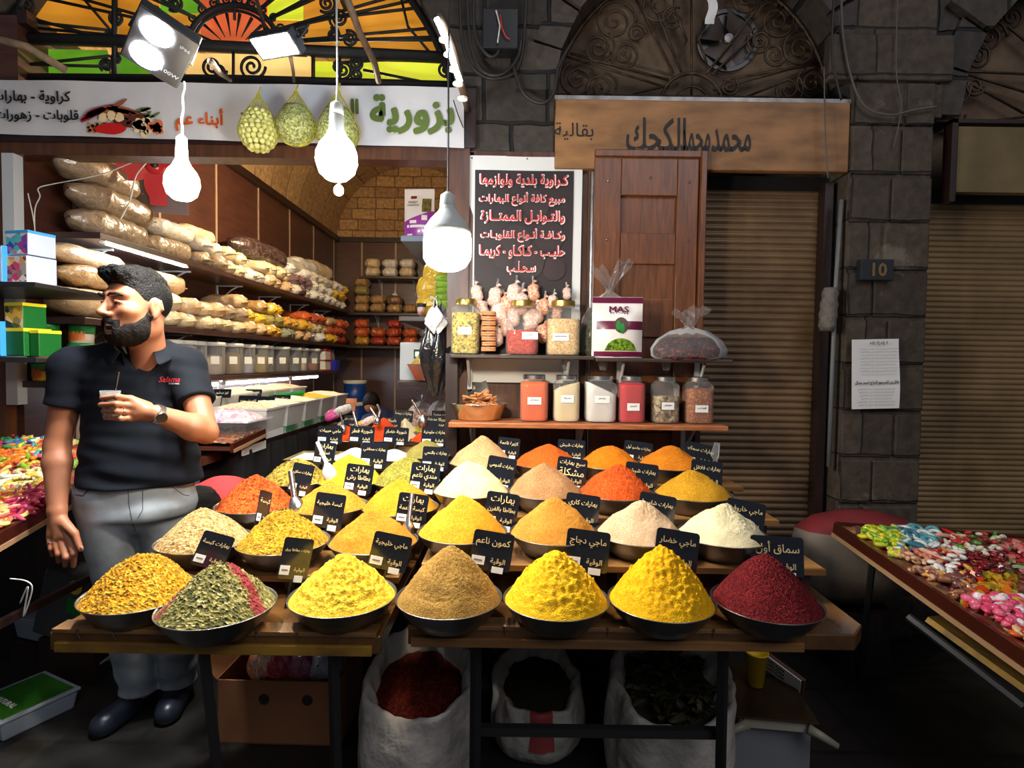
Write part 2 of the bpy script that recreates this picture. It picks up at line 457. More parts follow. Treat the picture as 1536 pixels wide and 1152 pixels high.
# ================================================================ the setting
FY = 3.05                                     # plane of the shop fronts
def stone(name, c1, c2, mortar, bw=.42, rh=.245, scale=1.0, rot=(pi / 2, 0, 0), bump=1.0, msize=.012, stain=.35):
    m, nt, b = nodes(name)
    tc = N(nt, 'ShaderNodeTexCoord'); mp = N(nt, 'ShaderNodeMapping'); mp.inputs['Rotation'].default_value = rot
    nt.links.new(tc.outputs['Object'], mp.inputs[0])
    n0 = N(nt, 'ShaderNodeTexNoise', i_Scale=5.0, i_Detail=4); nt.links.new(tc.outputs['Object'], n0.inputs['Vector'])
    ad = N(nt, 'ShaderNodeVectorMath', operation='MULTIPLY_ADD'); ad.inputs[1].default_value = (.035,) * 3
    nt.links.new(n0.outputs['Color'], ad.inputs[0]); nt.links.new(mp.outputs[0], ad.inputs[2])
    br = N(nt, 'ShaderNodeTexBrick'); br.inputs['Scale'].default_value = scale
    br.inputs['Brick Width'].default_value = bw; br.inputs['Row Height'].default_value = rh
    br.inputs['Mortar Size'].default_value = msize; br.inputs['Mortar Smooth'].default_value = .6
    br.inputs['Color1'].default_value = c4(c1); br.inputs['Color2'].default_value = c4(c2); br.inputs['Mortar'].default_value = c4(mortar)
    br.offset = .45; br.squash = .8
    nt.links.new(ad.outputs[0], br.inputs['Vector'])
    n1 = N(nt, 'ShaderNodeTexNoise', i_Scale=22, i_Detail=8); nt.links.new(tc.outputs['Object'], n1.inputs['Vector'])
    mx = N(nt, 'ShaderNodeMix', data_type='RGBA', blend_type='MULTIPLY'); mx.inputs[0].default_value = .8
    nt.links.new(br.outputs['Color'], mx.inputs[6]); nt.links.new(ramp(nt, n1.outputs[0], [(.3, (.45, .43, .4)), (.65, (1.1, 1.1, 1.1))]), mx.inputs[7])
    n2 = N(nt, 'ShaderNodeTexNoise', i_Scale=3.3, i_Detail=6, i_Roughness=.7); nt.links.new(tc.outputs['Object'], n2.inputs['Vector'])
    mx2 = N(nt, 'ShaderNodeMix', data_type='RGBA')
    nt.links.new(ramp(nt, n2.outputs[0], [(.62, (0, 0, 0)), (.70, (stain,) * 3)]), mx2.inputs[0])
    nt.links.new(mx.outputs[2], mx2.inputs[6]); mx2.inputs[7].default_value = c4(sr(150, 138, 122))
    nt.links.new(mx2.outputs[2], b.inputs['Base Color'])
    b.inputs['Roughness'].default_value = .75
    b1 = N(nt, 'ShaderNodeBump', i_Strength=bump, i_Distance=.02); nt.links.new(br.outputs['Fac'], b1.inputs['Height']); b1.invert = True
    b2 = N(nt, 'ShaderNodeBump', i_Strength=.7, i_Distance=.012); nt.links.new(n1.outputs[0], b2.inputs['Height']); nt.links.new(b1.outputs[0], b2.inputs['Normal'])
    nt.links.new(b2.outputs[0], b.inputs['Normal'])
    return m
BASALT = stone('black_basalt', sr(78, 70, 62), sr(54, 48, 43), sr(20, 18, 17))
BASALT2 = stone('black_basalt_pier', sr(84, 72, 58), sr(62, 53, 43), sr(34, 29, 24), .62, .245, msize=.006)
VAULT = stone('vault_stone', sr(190, 150, 100), sr(160, 122, 80), sr(120, 92, 62), .34, .16, rot=(pi / 2, 0, 0), bump=.5, stain=0)
VAULTC = stone('vault_ceiling_stone', sr(190, 155, 108), sr(165, 130, 88), sr(140, 110, 78), .5, .22, rot=(0, 0, pi / 2), bump=.7, stain=.1)
PLASTER = mat('aged_plaster', sr(122, 100, 76), .85, col2=sr(72, 54, 40), vscale=4, bump=.4, bscale=30, dist=.006)
SIGNW = mat('painted_signboard', sr(168, 120, 72), .55, col2=sr(120, 84, 48), vscale=3.2, bump=.15, bscale=40, stretch=(1.2, 1, 3.5))
SIGNW2 = mat('painted_signboard_olive', sr(128, 108, 66), .6, col2=sr(92, 78, 48), vscale=3, bump=.2, bscale=40)
SHUT = mat('rusty_shutter', sr(128, 100, 66), .5, .2, col2=sr(74, 56, 38), vscale=2.2, bump=.25, bscale=50, dist=.003, detail=8)
SHUT2 = mat('brown_shutter', sr(150, 122, 82), .5, .2, col2=sr(104, 84, 56), vscale=2.2, bump=.25, bscale=50, dist=.003, detail=8)
PANELW = wood('shop_panel_wood', sr(62, 34, 27), sr(84, 48, 37), .4, (.5, .5, 4), .35)
LAM = wood('shelf_laminate', sr(50, 30, 28), sr(66, 42, 38), .4, (1, 1, 1), .2)
DOORW = wood('door_wood', sr(92, 52, 24), sr(124, 72, 36), .38, (6, 6, .6), .25)
TRIMC = mat('pale_trim', sr(170, 140, 115), .5)

def struct(o): o['kind'] = 'structure'; return o
fm, nt, b = nodes('wet_stone_floor')
tc = N(nt, 'ShaderNodeTexCoord'); br = N(nt, 'ShaderNodeTexBrick'); br.inputs['Scale'].default_value = 1
br.inputs['Brick Width'].default_value = .7; br.inputs['Row Height'].default_value = .42; br.inputs['Mortar Size'].default_value = .012
br.inputs['Color1'].default_value = c4((.012, .011, .010)); br.inputs['Color2'].default_value = c4((.018, .016, .014)); br.inputs['Mortar'].default_value = c4((.008, .008, .008))
nt.links.new(tc.outputs['Object'], br.inputs['Vector']); nt.links.new(br.outputs['Color'], b.inputs['Base Color'])
n1 = N(nt, 'ShaderNodeTexNoise', i_Scale=7, i_Detail=6); nt.links.new(tc.outputs['Object'], n1.inputs['Vector'])
mr = N(nt, 'ShaderNodeMapRange'); mr.inputs[3].default_value = .35; mr.inputs[4].default_value = .8
nt.links.new(n1.outputs[0], mr.inputs[0]); nt.links.new(mr.outputs[0], b.inputs['Roughness'])
bp = N(nt, 'ShaderNodeBump', i_Strength=.4, i_Distance=.01); nt.links.new(n1.outputs[0], bp.inputs['Height']); nt.links.new(bp.outputs[0], b.inputs['Normal'])
struct(MB().box(-5, 5, -1.5, 9, -.1, 0).build('floor', fm))

# stone front with three arches
ARCH = [(-1.6, 2.60, 1.32), (.965, 2.86, .765), (3.10, 2.76, .80)]
mb = MB(); ZT = 5.0; Y0, Y1 = FY - .02, FY + .42
def zarch(x):
    for cx, cz, r in ARCH:
        if abs(x - cx) < r: return cz + sqrt(r * r - (x - cx) ** 2)
    return None
xs = []
for cx, cz, r in ARCH: xs += [cx + r * cos(pi * k / 32) for k in range(33)]
xs = sorted(xs)
for a, c in zip(xs[:-1], xs[1:]):
    if c - a < 1e-6: continue
    za, zc = zarch(a + 1e-5), zarch(c - 1e-5)
    if za is None or zc is None or zarch((a + c) / 2) is None: continue
    mb.prism([(a, za), (c, zc), (c, ZT), (a, ZT)], Y0, Y1)
mb.box(-.28, .20, Y0, Y1, 2.55, ZT); mb.box(-5, -2.92, Y0, Y1, 0, ZT); mb.box(3.9, 5, Y0, Y1, 0, ZT)
mb.box(-.28, .20, Y0 + .1, Y1, 0, 2.55); mb.box(2.14, 2.31, Y0, Y1, 2.75, ZT)
struct(mb.build('wall_front', BASALT))
mb = MB().box(1.73, 2.16, Y0 - .04, Y1, 0, ZT)
rr = random.Random(3)
for k, (z, h) in enumerate([(0, .24), (.245, .235), (.49, .235), (.735, .235), (.98, .235), (1.225, .235), (1.47, .235), (1.715, .235), (1.96, .235), (2.205, .235), (2.45, .235), (2.7, .22)]):
    c = rr.uniform(1.86, 2.04)
    for a, d in ((1.735, c - .006), (c + .006, 2.155)):
        mb.box(a, d, Y0 - .048 - rr.uniform(0, .008), Y0, z + .008, z + h)
mb.box(1.60, 2.24, Y0 - .06, Y0, 2.93, 3.16); mb.box(1.735, 2.2, Y0 - .045, Y0, 2.75, 2.92)
o = struct(mb.build('pillar', BASALT2)); md = o.modifiers.new('bevel', 'BEVEL'); md.width = .008; md.segments = 2
# arch edge stones
for ai, (cx, cz, r) in enumerate(ARCH[1:]):
    mb = MB()
    for k in range(11):
        t0, t1 = pi * (k + .04) / 11, pi * (k + .96) / 11
        w_ = .15 + .05 * ((k * 7) % 3)
        mb.prism([(cx + (r + .0) * cos(t0), cz + r * sin(t0)), (cx + (r + w_) * cos(t0), cz + (r + w_) * sin(t0)), (cx + (r + w_) * cos(t1), cz + (r + w_) * sin(t1)), (cx + r * cos(t1), cz + r * sin(t1))], Y0 - .03 - .008 * (k % 3), Y0)
    struct(mb.build('trim_%d' % (ai + 1), BASALT))

# shop interior
XL, XR, YB, ZC = -2.62, -.36, 8.5, 3.24
struct(MB().box(XL - .12, XL, FY, YB, 0, ZC).build('wall_left', PANELW))
mb = MB().box(XL, XR, YB, YB + .12, 0, ZC); mb.mi = 1; mb.box(XL, XR, YB, YB + .12, ZC, 4.6)
struct(mb.build('wall_back', [PANELW, VAULT]))
struct(MB().box(XR, XR + .1, FY + .1, YB, 0, ZC).build('wall_right', PANELW))
def vp(i, j):
    t = pi * i / 28; r = (XR - XL) / 2
    return ((XL + XR) / 2 - r * cos(t), FY + .4 + (YB - FY - .4) * j / 6, ZC + r * sin(t) * .95)
o = struct(MB().grid(vp, 28, 6).build('ceiling', VAULTC, smooth=True))
k = 3
def trim(name_i, *bx, m=TRIMC):
    return struct(MB().box(*bx).build('trim_%d' % name_i, m))
for y in (3.42, 4.24, 5.05, 5.88, 6.70, 7.50, 8.35):
    trim(k, XL, XL + .006, y - .012, y + .012, .2, ZC); k += 1
for x in (-2.25, -1.75, -.95):
    trim(k, x - .012, x + .012, YB - .006, YB, .2, ZC); k += 1
trim(k, XL, XL + .05, FY, YB, ZC - .04, ZC + .03, m=DBROWN); k += 1
trim(k, XL, XR, YB - .05, YB, ZC - .04, ZC + .03, m=DBROWN); k += 1

# wooden frame of the shop opening
trim(k, -3.0, -.235, FY - .06, FY + .05, 2.50, 2.60, m=BROWNW); k += 1
trim(k, -.345, -.235, FY - .07, FY + .06, .1, 2.50, m=BROWNW); k += 1
trim(k, -3.0, -2.83, FY - .04, FY + .02, 0, 2.50, m=BROWNW); k += 1
trim(k, -2.81, -2.66, FY - .06, FY + .04, 0, 2.50, m=DOORW); k += 1
trim(k, -2.645, -2.585, FY - .08, FY - .02, 1.20, 2.50, m=ZINC); k += 1
# opened wooden door leaves
mb = MB().box(-.235, .405, FY - .02, FY + .03, .5, 2.55)
mb.box(-.235, -.215, FY - .045, FY - .02, .5, 2.55).box(.385, .405, FY - .045, FY - .02, .5, 2.55).box(-.235, .405, FY - .045, FY - .02, 2.53, 2.555)
for z in (.62, .95): mb.box(-.16, .32, FY - .03, FY - .018, z, z + .26)
d1 = struct(mb.build('door_1', BROWNW))
mb = MB().box(.41, .985, FY - .05, FY - .01, .5, 2.555)
mb.box(.41, .55, FY - .075, FY - .05, .5, 2.52).box(.84, .95, FY - .075, FY - .05, .5, 2.52).box(.55, .84, FY - .075, FY - .05, 2.33, 2.52).box(.41, .985, FY - .085, FY - .05, 2.525, 2.56)
mb.box(.955, .985, FY - .10, FY - .01, .5, 2.555)
for a, c in ((1.98, 2.14), (1.60, 1.80), (1.3, 1.4), (1.0, 1.1)): mb.box(.55, .84, FY - .065, FY - .05, a, c)
d2 = struct(mb.build('door_2', DOORW, bevel=.004))
mb = MB()
for x, z in ((.48, 2.40), (.90, 2.40), (.48, 2.10), (.90, 2.10), (.90, 1.72), (.70, 2.42)): mb.ball((x, FY - .077, z), .007, 8)
mb.build('stud', DSTEEL, d2)
MB().tube([(.405, FY - .06, 2.45), (.405, FY - .06, 1.75)], .012).build('hinge', DSTEEL, d2)

# roller shutters, their guides and the dark boxes above
def shutter(n, x0, x1, z0, z1, pitch, m, y, amp):
    pr = []; k = int((z1 - z0) / pitch)
    for i in range(k * 6 + 1):
        t = i / 6; pr.append((y - amp * abs(sin(pi * t)) ** .7, z0 + t * pitch))
    mb = MB()
    mb.grid(lambda i, j: (x0 + (x1 - x0) * j, pr[i][0], pr[i][1]), len(pr) - 1, 1)
    o = tag(mb.build(n, m, smooth=True), kind='structure')
    return o
s1 = shutter('door_3', .93, 1.70, .28, 2.44, .0375, SHUT, FY + .10, .013)
MB().box(1.655, 1.70, FY + .02, FY + .09, .28, 2.44).box(.98, 1.02, FY + .02, FY + .09, .28, 2.44).build('guide_rail', DBROWN, s1)
MB().box(.95, 1.70, FY + .09, FY + .12, .26, .32).build('bottom_bar', DSTEEL, s1)
s2 = shutter('door_4', 2.18, 3.95, .20, 2.38, .030, SHUT2, FY + .10, .011)
MB().box(2.165, 2.20, FY + .02, FY + .09, .2, 2.55).build('guide_rail', wood('guide_wood', sr(80, 55, 34), sr(60, 40, 26)), s2)
trim(k, .93, 1.73, FY + .02, FY + .3, 0, .28, m=BASALT); k += 1
trim(k, 2.16, 3.95, FY + .02, FY + .3, 0, .20, m=BASALT); k += 1
trim(k, .93, 1.73, FY + .12, FY + .3, 2.42, 2.50, m=INK); k += 1
trim(k, 2.16, 3.95, FY + .12, FY + .3, 2.36, 2.45, m=INK); k += 1
struct(MB().box(.15, 1.8, FY + .20, FY + .26, 2.4, 4.0).box(2.2, 4.0, FY + .20, FY + .26, 2.4, 4.0).box(-3, -.3, FY + .38, FY + .4, 3.9, 5).build('wall_plaster', PLASTER))

# painted signboards
sb = empty('signboard', ((.205 + 1.725) / 2, FY - .04, 2.645))
tag(sb, 'long tan painted signboard with black calligraphy above the middle shutter', 'signboard')
MB().box(-.76, .76, -.025, .018, -.178, .175).build('board', SIGNW, sb, bevel=.006)
MB().box(-.765, .765, -.02, .018, .172, .195).build('ledge', DSTEEL, sb)
def P2(o, px, py, Y=None):     # place of the photo -> local point on the face of a thing
    Y = o.location.y if Y is None else Y
    return W(px, py, Y) - Vector(o.location)
def sign_txt(o, s, px, py, wpx, hpx, m, yl, **kw):
    p = P2(o, px, py, o.location.y + yl); k_ = (o.location.y + yl) / FOC
    return write(s, wpx * k_, hpx * k_, m, o, (p.x, yl, p.z), **kw)
sign_txt(sb, 'بقالية', 861, 197, 58, 40, INK, -.028, bold=.008)
sign_txt(sb, 'الكحك', 984, 202, 88, 50, INK, -.028, bold=.015, stretch=True)
sign_txt(sb, 'محمد', 1043, 210, 44, 34, INK, -.028, bold=.015, stretch=True)
sign_txt(sb, 'محمد', 1097, 211, 58, 34, INK, -.028, bold=.015, stretch=True)
sb2 = empty('signboard', (2.95, FY - .04, 2.545))
tag(sb2, 'olive-tan blank wooden signboard above the ribbed shutter beside the pillar', 'signboard')
MB().box(-.66, .9, -.02, .03, -.17, .165).box(-.3, -.296, -.023, -.02, -.17, .165).build('board', SIGNW2, sb2, bevel=.006)
MB().box(-.70, -.67, -.03, .03, -.22, .20).box(-.70, .9, -.03, .03, .18, .20).build('frame', DBROWN, sb2)

# ---------------------------------------------------------------- iron lunettes
def scroll(mb, cx, cz, r, y, turns=2.1, d=1, a0=0, rad=.007, n=44):
    mb.tube([(cx + r * (1 - .9 * i / n) * cos(a0 + d * 2 * pi * turns * i / n), y, cz + r * (1 - .9 * i / n) * sin(a0 + d * 2 * pi * turns * i / n)) for i in range(n + 1)], rad, 6)
def bar(mb, pts, Y, rad=.007, n=6): mb.tube([W(x, y, Y) for x, y in pts], rad, n)
def arcpx(cx, cy, rx, ry, a0, a1, n=16): return [(cx + rx * cos(radians(a0 + (a1 - a0) * i / n)), cy - ry * sin(radians(a0 + (a1 - a0) * i / n))) for i in range(n + 1)]
RUST = mat('rusty_iron', sr(88, 70, 52), .55, .5, col2=sr(52, 40, 30), vscale=20, bump=.3)
GY = FY + .14
g = empty('window_grille', (.965, GY, 2.86)); tag(g, 'rusty iron lunette grille of scrolls above the calligraphy signboard', 'grille')
def rel(o): o.parent = g_; o.location = -Vector(g_.location)
def scr_px(m, L, Y, rad=.007):
    for (x, y, r, d, a) in L:
        p = W(x, y, Y); q = MB(); scroll(q, p.x, p.z, r * Y / FOC, Y, d=d, a0=a, rad=rad); rel(q.build('scroll', m, None, smooth=True))
g_ = g
mb = MB()
scr_px(RUST, [(922, 32, 32, 1, 0), (898, 72, 25, -1, 1), (938, 82, 22, 1, 3), (866, 120, 26, 1, 2), (900, 132, 24, -1, 0), (985, 8, 30, -1, 2), (1010, 28, 18, 1, 1),
            (1165, 32, 32, -1, 3), (1140, 62, 20, 1, 2), (1162, 82, 18, -1, 0), (1200, 74, 28, 1, 1), (1182, 135, 24, -1, 1), (1218, 125, 24, 1, 2), (1120, 0, 25, 1, 0), (1094, 130, 14, -1, 1), (955, 50, 14, 1, 0)], GY)
mb = MB()
for a in ([(1037, 155), (1037, -40)], [(1010, 110), (940, -30)], [(1022, 108), (965, -30)], [(1003, 120), (855, 80)], [(1003, 132), (850, 85)], [(1060, 110), (1130, 20), (1155, -20)], [(1068, 112), (1175, 10)], [(1085, 120), (1235, 95)],
          [(1070, 135), (1225, 92)], [(1004, 128), (880, 155)], [(1085, 150), (1240, 150)], [(1120, 145), (1235, 98)], [(1030, 60), (1015, 95)], [(1048, 60), (1060, 95)], [(1010, 10), (1030, 60)], [(1068, 10), (1048, 62)]):
    bar(mb, a, GY)
rel(mb.build('bar', RUST, None, smooth=True))
mb = MB()
bar(mb, arcpx(1037, 156, 46, 46, 0, 180), GY, .010)
bar(mb, arcpx(1037, 156, 26, 26, 0, 180), GY, .006)
bar(mb, [(826, 150), (1250, 155)], GY, .011); bar(mb, [(826, 142), (1250, 147)], GY, .007)
mb.tube([(.965 + .755 * cos(t * pi / 30), GY, 2.86 + .755 * sin(t * pi / 30)) for t in range(31)], .011, 6)
rel(mb.build('frame', RUST, None, smooth=True))
p = W(1090, 62, FY + .19)
ef = empty('exhaust_fan', p); tag(ef, 'dark round exhaust fan set in the plaster behind the scrolled grille', 'fan')
M = Matrix.Rotation(pi / 2, 4, 'X')
MB().lathe([(.001, 0), (.17, 0), (.17, .012), (.15, .012), (.145, .004), (.001, .004)], 32, M=M).build('housing', BLACK, ef)
mb = MB()
for k_ in range(4):
    R_ = Matrix.Rotation(k_ * pi / 2 + .6, 4, 'Y')
    mb.grid(lambda i, j: R_ @ Vector((.03 + .10 * i / 4, -.02 - .012 * (j - 1.5), (j - 1.5) * .03 * (1 + i * .3))), 4, 3)
mb.build('blade', mat('fan_blade', sr(60, 50, 42), .4, .3), ef, smooth=True)
MB().lathe([(.001, 0), (.03, 0), (.025, .035), (.001, .04)], 16, M=M).build('hub', DSTEEL, ef)
o = MB().grid(lambda i, j: W(1060 + 14 * i / 3 + 3 * sin(j), -2 + 38 * j / 5, FY + .10 + .008 * sin(i + j)), 3, 5).build('paper_tag', PAPER, smooth=True)
tag(o, 'crumpled white paper scrap caught on the iron lunette grille', 'paper')
# second lunette
g_ = empty('window_grille', (3.1, GY, 2.76)); tag(g_, 'dark iron lunette grille of scrolls above the blank olive signboard', 'grille')
mb = MB()
scr_px(RUST, [(1484, 55, 26, 1, 0), (1466, 85, 20, -1, 2), (1437, 133, 28, 1, 1), (1428, 172, 20, -1, 0), (1518, 25, 18, 1, 3), (1462, 130, 14, -1, 0)], GY)
mb = MB()
for a in ([(1425, 108), (1536, 170)], [(1425, 106), (1560, 112)], [(1440, 108), (1560, 145)], [(1416, 185), (1560, 195)], [(1416, 190), (1540, 175)], [(1500, 30), (1560, 80)]): bar(mb, a, GY)
rel(mb.build('bar', RUST, None, smooth=True))
mb = MB().tube([(3.1 + .79 * cos(t * pi / 30), GY, 2.76 + .79 * sin(t * pi / 30)) for t in range(31)], .012, 6)
rel(mb.build('frame', RUST, None, smooth=True))

# stained glass over the shop; emission stands in for light behind the panes
def glow(name, c1, c2, s):
    m, nt, b = nodes(name)
    tc = N(nt, 'ShaderNodeTexCoord'); n = N(nt, 'ShaderNodeTexNoise', i_Scale=2.4, i_Detail=5); nt.links.new(tc.outputs['Object'], n.inputs['Vector'])
    c = ramp(nt, n.outputs[0], [(.35, c1), (.68, c2)])
    nt.links.new(c, b.inputs['Base Color']); nt.links.new(c, b.inputs['Emission Color']); b.inputs['Emission Strength'].default_value = s
    b.inputs['Roughness'].default_value = .35
    return m
GO = glow('amber_glass', sr(206, 130, 28), sr(236, 158, 50), .55); GG = glow('green_glass', sr(70, 140, 30), sr(120, 180, 40), .6)
GR = glow('red_glass', sr(226, 84, 40), sr(240, 120, 70), .6); GL = glow('lime_glass', sr(190, 205, 30), sr(225, 225, 60), .8); GP = glow('peach_glass', sr(235, 160, 80), sr(250, 215, 130), .85)
SY = FY + .20
win = struct(empty('window_1', (-1.6, SY, 2.9)))
PANES = [(-60, -60, 168, 52, GO), (-60, 72, 162, 112, GG), (176, -60, 240, 60, GO), (176, 78, 232, 112, GG), (240, -60, 300, 20, GG), (240, 20, 300, 60, GO), (300, -60, 402, 62, GR), (278, 80, 350, 116, GP),
         (350, 80, 400, 118, GP), (400, -60, 455, 30, GL), (400, 30, 455, 68, GO), (400, 82, 466, 118, GP), (455, -60, 500, 70, GO), (470, 92, 512, 120, GL), (510, -60, 700, 80, GO), (512, 92, 700, 124, GL)]
for a, b_, c, d, m in PANES:
    p, q = W(a, b_, SY), W(c, d, SY)
    o = MB().box(p.x, q.x, SY, SY + .006, q.z, p.z).build('pane', m, win); o.location = -Vector(win.location)
g_ = empty('window_grille', (-1.6, FY + .1, 2.9)); tag(g_, 'black iron fanlight grille with sunburst and scrolls in front of the coloured glass', 'grille')
GZ = FY + .08
mb = MB()
for a, r_ in (([(-40, 55), (170, 62), (700, 88)], .030), ([(-40, 117), (350, 120), (700, 130)], .026), ([(172, -60), (172, 118)], .014), ([(352, -20), (352, 30)], .008), ([(470, 70), (470, 122)], .010), ([(232, 66), (232, 116)], .010), ([(350, 75), (350, 120)], .008), ([(510, 80), (510, 124)], .008)):
    bar(mb, a, GZ, r_)
mb.tube([(-1.6 + 1.3 * cos(t * pi / 40), GZ, 2.6 + 1.3 * sin(t * pi / 40)) for t in range(41)], .02, 6)
bar(mb, arcpx(350, 70, 68, 62, 0, 180, 24), GZ, .016); bar(mb, arcpx(350, 70, 60, 54, 0, 180, 24), GZ, .008)
rel(mb.build('frame', IRON, None, smooth=True))
mb = MB()
for k_ in range(1, 9):
    t = radians(180 * k_ / 9)
    mb.tube([W(350 + 56 * cos(t), 70 - 50 * sin(t), GZ), W(350 + 24 * cos(t), 70 - 16 * sin(t), GZ)], [.009, .002], 6)
for k_ in range(11):
    t = radians(6 + 168 * k_ / 10)
    for dt in (-.035, .035): bar(mb, [(350 + 68 * cos(t), 70 - 64 * sin(t)), (350 + 330 * cos(t + dt), 70 - 220 * sin(t + dt))], GZ, .008)
for a in ([(20, 30), (160, 45)], [(20, 20), (165, 60)], [(30, 98), (165, 84)], [(25, 96), (165, 100)], [(500, 95), (640, 85)], [(515, 60), (660, 60)], [(545, 105), (660, 128)], [(470, 30), (660, 8)], [(110, -20), (168, 48)], [(600, -10), (612, 40), (650, 85), (665, 90)]): bar(mb, a, GZ, .008)
rel(mb.build('bar', IRON, None, smooth=True))
mb = MB()
L = []
for x, y, r in ((40, 10, 14), (34, 48, 12), (175, 28, 12), (165, 52, 10), (232, 20, 12), (318, 100, 16), (330, 106, 10), (378, 100, 20), (508, 28, 14), (524, 58, 12), (500, 52, 10), (652, 10, 16), (514, 105, 14), (536, 95, 10), (535, 112, 10), (668, 104, 14), (490, 5, 14), (506, 100, 8), (160, 98, 10), (175, 88, 8), (262, 5, 12), (455, 45, 8)):
    L.append((x, y, r, 1 if (x + y) % 2 else -1, (x * 7 % 6)))
scr_px(IRON, L, GZ, .008)
for k_ in range(12):
    t = radians(8 + 164 * k_ / 11); p = W(350 + 76 * cos(t), 70 - 70 * sin(t), GZ); q = MB(); scroll(q, p.x, p.z, .024, GZ, 1.3, 1, t, .006, 20); rel(q.build('scroll', IRON, None, smooth=True))

# notices and number plate on the pillar
def sheet(o, x0, x1, z0, z1, nu, nv, f):
    mb = MB(); mb.grid(lambda i, j: Vector((x0 + (x1 - x0) * i / nu, f(i / nu, j / nv), z0 + (z1 - z0) * j / nv)), nu, nv); return mb
p = W(1312, 561, FY - .10)
nt_ = empty('paper_notice', p, rot=(0, radians(-2), 0)); tag(nt_, 'white printed death notice pasted on the black stone pillar', 'notice')
sheet(nt_, -.125, .125, -.18, .18, 10, 12, lambda u, v: -.004 - .02 * max(0, .3 - u) - .006 * sin(v * 5) * u).build('sheet', PAPER, nt_, smooth=True)
yy = -.0165
write('لا إله إلا الله', .15, .022, INK, nt_, (.01, yy, .158))
for k_ in range(9): write('من العزاء في وفاة المرحوم الحاج والد كل من العائلة الكريمة' if k_ % 2 else 'ينعى إليكم وفاة المرحوم وزوجته وأولاده وأقاربه عموم أهل البلد', .20 - .01 * (k_ % 3), .010, INK, nt_, (.012, yy, .13 - .0165 * k_), bold=0, stretch=True)
write('فائز بن المرحوم الحاج احمد مدلل', .225, .024, INK, nt_, (.0, yy, -.045), bold=.03, stretch=True)
for k_ in range(6): write('تقبل التعازي للرجال والنساء في صالة الجامع', .19 - .012 * (k_ % 4), .010, INK, nt_, (.0, yy, -.078 - .0165 * k_), bold=0, stretch=True)
p = W(1314, 405, FY - .10)
npl = empty('number_plate', p); tag(npl, 'small black number plate reading 10 on the stone pillar', 'plate')
MB().box(-.085, .085, -.012, .03, -.055, .055).build('plate', mat('plate_black', (.02, .022, .026), .35), npl, bevel=.006)
write('10', .09, .07, mat('worn_gold', sr(120, 96, 52), .5), npl, (.01, -.014, 0), bold=.03)
o = MB().tube([W(1262, 300, FY - .05), W(1254, 420, FY - .06), W(1248, 560, FY - .06), W(1243, 700, FY - .06)], .011).build('conduit_pipe', mat('grey_pipe', sr(110, 112, 112), .5), smooth=True)
tag(o, 'thin grey vertical pipe on the edge of the pillar beside the middle shutter', 'pipe')
mbq = MB(); q0 = W(1246, 432, FY - .08); q1 = W(1240, 497, FY - .08)
mbq.tube([q0 + (q1 - q0) * t / 8 for t in range(9)], [.03, .042, .036, .045, .040, .046, .04, .044, .03], 10)
tag(mbq.build('cloth_wrap', mat('dusty_wrap', sr(120, 112, 104), .7, var=.4, vscale=30, bump=.8, bscale=50, dist=.01), smooth=True), 'dusty pale wrapping bound round the pipe on the pillar', 'wrap')
# ================================================================ lamps
def emis(name, c, s):
    m, nt, b = nodes(name); b.inputs['Base Color'].default_value = c4((.9, .9, .9)); b.inputs['Emission Color'].default_value = c4(c); b.inputs['Emission Strength'].default_value = s
    return m
HOUS = mat('lamp_housing_white', (.62, .64, .60), .45)
CORD = mat('white_cord', (.62, .6, .56), .6); DCORD = mat('dark_cord', (.02, .018, .016), .6)
def wpow(P, area): return P / (pi * area)
def bulb(label, px, py, Y, d, top, P, col, shape=0, cordm=CORD):
    """px, py: middle of the glowing glass"""
    c = W(px, py, Y); t = empty('light_bulb', c); tag(t, label, 'lamp')
    r = d / 2
    if shape == 0: prof = [(.001, -r * 1.02), (r * .5, -r * .93), (r * .84, -r * .62), (r, -r * .1), (r * .97, r * .35), (r * .8, r * .75), (r * .55, r * 1.05)]
    else: prof = [(.001, -r * 1.15), (r * .45, -r * 1.1), (r * .8, -r * .92), (r, -r * .6), (r * 1.0, r * .2), (r * .98, r * .42)]
    A = 2 * pi * r * r * 1.9
    MB().lathe(prof, 16).build('glowing_glass', emis('bulb_glow', col, wpow(P, A)), t, smooth=True)
    if shape == 0: pr2 = [(r * .56, r * 1.02), (r * .50, r * 1.2), (r * .36, r * 1.5), (r * .34, r * 2.1), (r * .26, r * 2.2), (.001, r * 2.25)]
    else: pr2 = [(r * .99, r * .40), (r * .95, r * .62), (r * .72, r * 1.0), (r * .42, r * 1.32), (r * .32, r * 1.5), (r * .32, r * 1.62)]
    MB().lathe(pr2, 20).build('housing', HOUS, t, smooth=True)
    z0 = r * 2.2 if shape == 0 else r * 1.6
    MB().lathe([(r * .3, z0 - .01), (r * .33, z0), (r * .3, z0 + .03), (r * .12, z0 + .04), (.001, z0 + .042)], 16).build('socket', HOUS, t, smooth=True)
    tp = W(top[0], top[1], Y) - c
    n = 14
    MB().tube([(tp.x * (i / n), 0.004 * sin(i * 1.1) * (i < n), z0 + .035 + (tp.z - z0 - .035) * i / n) for i in range(n + 1)], .003, 6).build('cord', cordm, t)
    return t
bulb('warm white hanging light bulb low over the bags beside the person', 273, 276, 1.9, .108, (276, 122), 26, (1, .86, .66))
bulb('cool white hanging light bulb under the net bags', 505, 240, 1.9, .135, (506, -290), 34, (.78, .90, 1.0))
bulb('large bell-shaped hanging light bulb beside the red lettered poster', 671, 366, 1.75, .145, (676, -330), 46, (1, .86, .66), 1, DCORD)
bulb('small warm light bulb glowing deep inside under the stone vault', 508, 286, 4.6, .075, (508, 6), 130, (1, .80, .5))
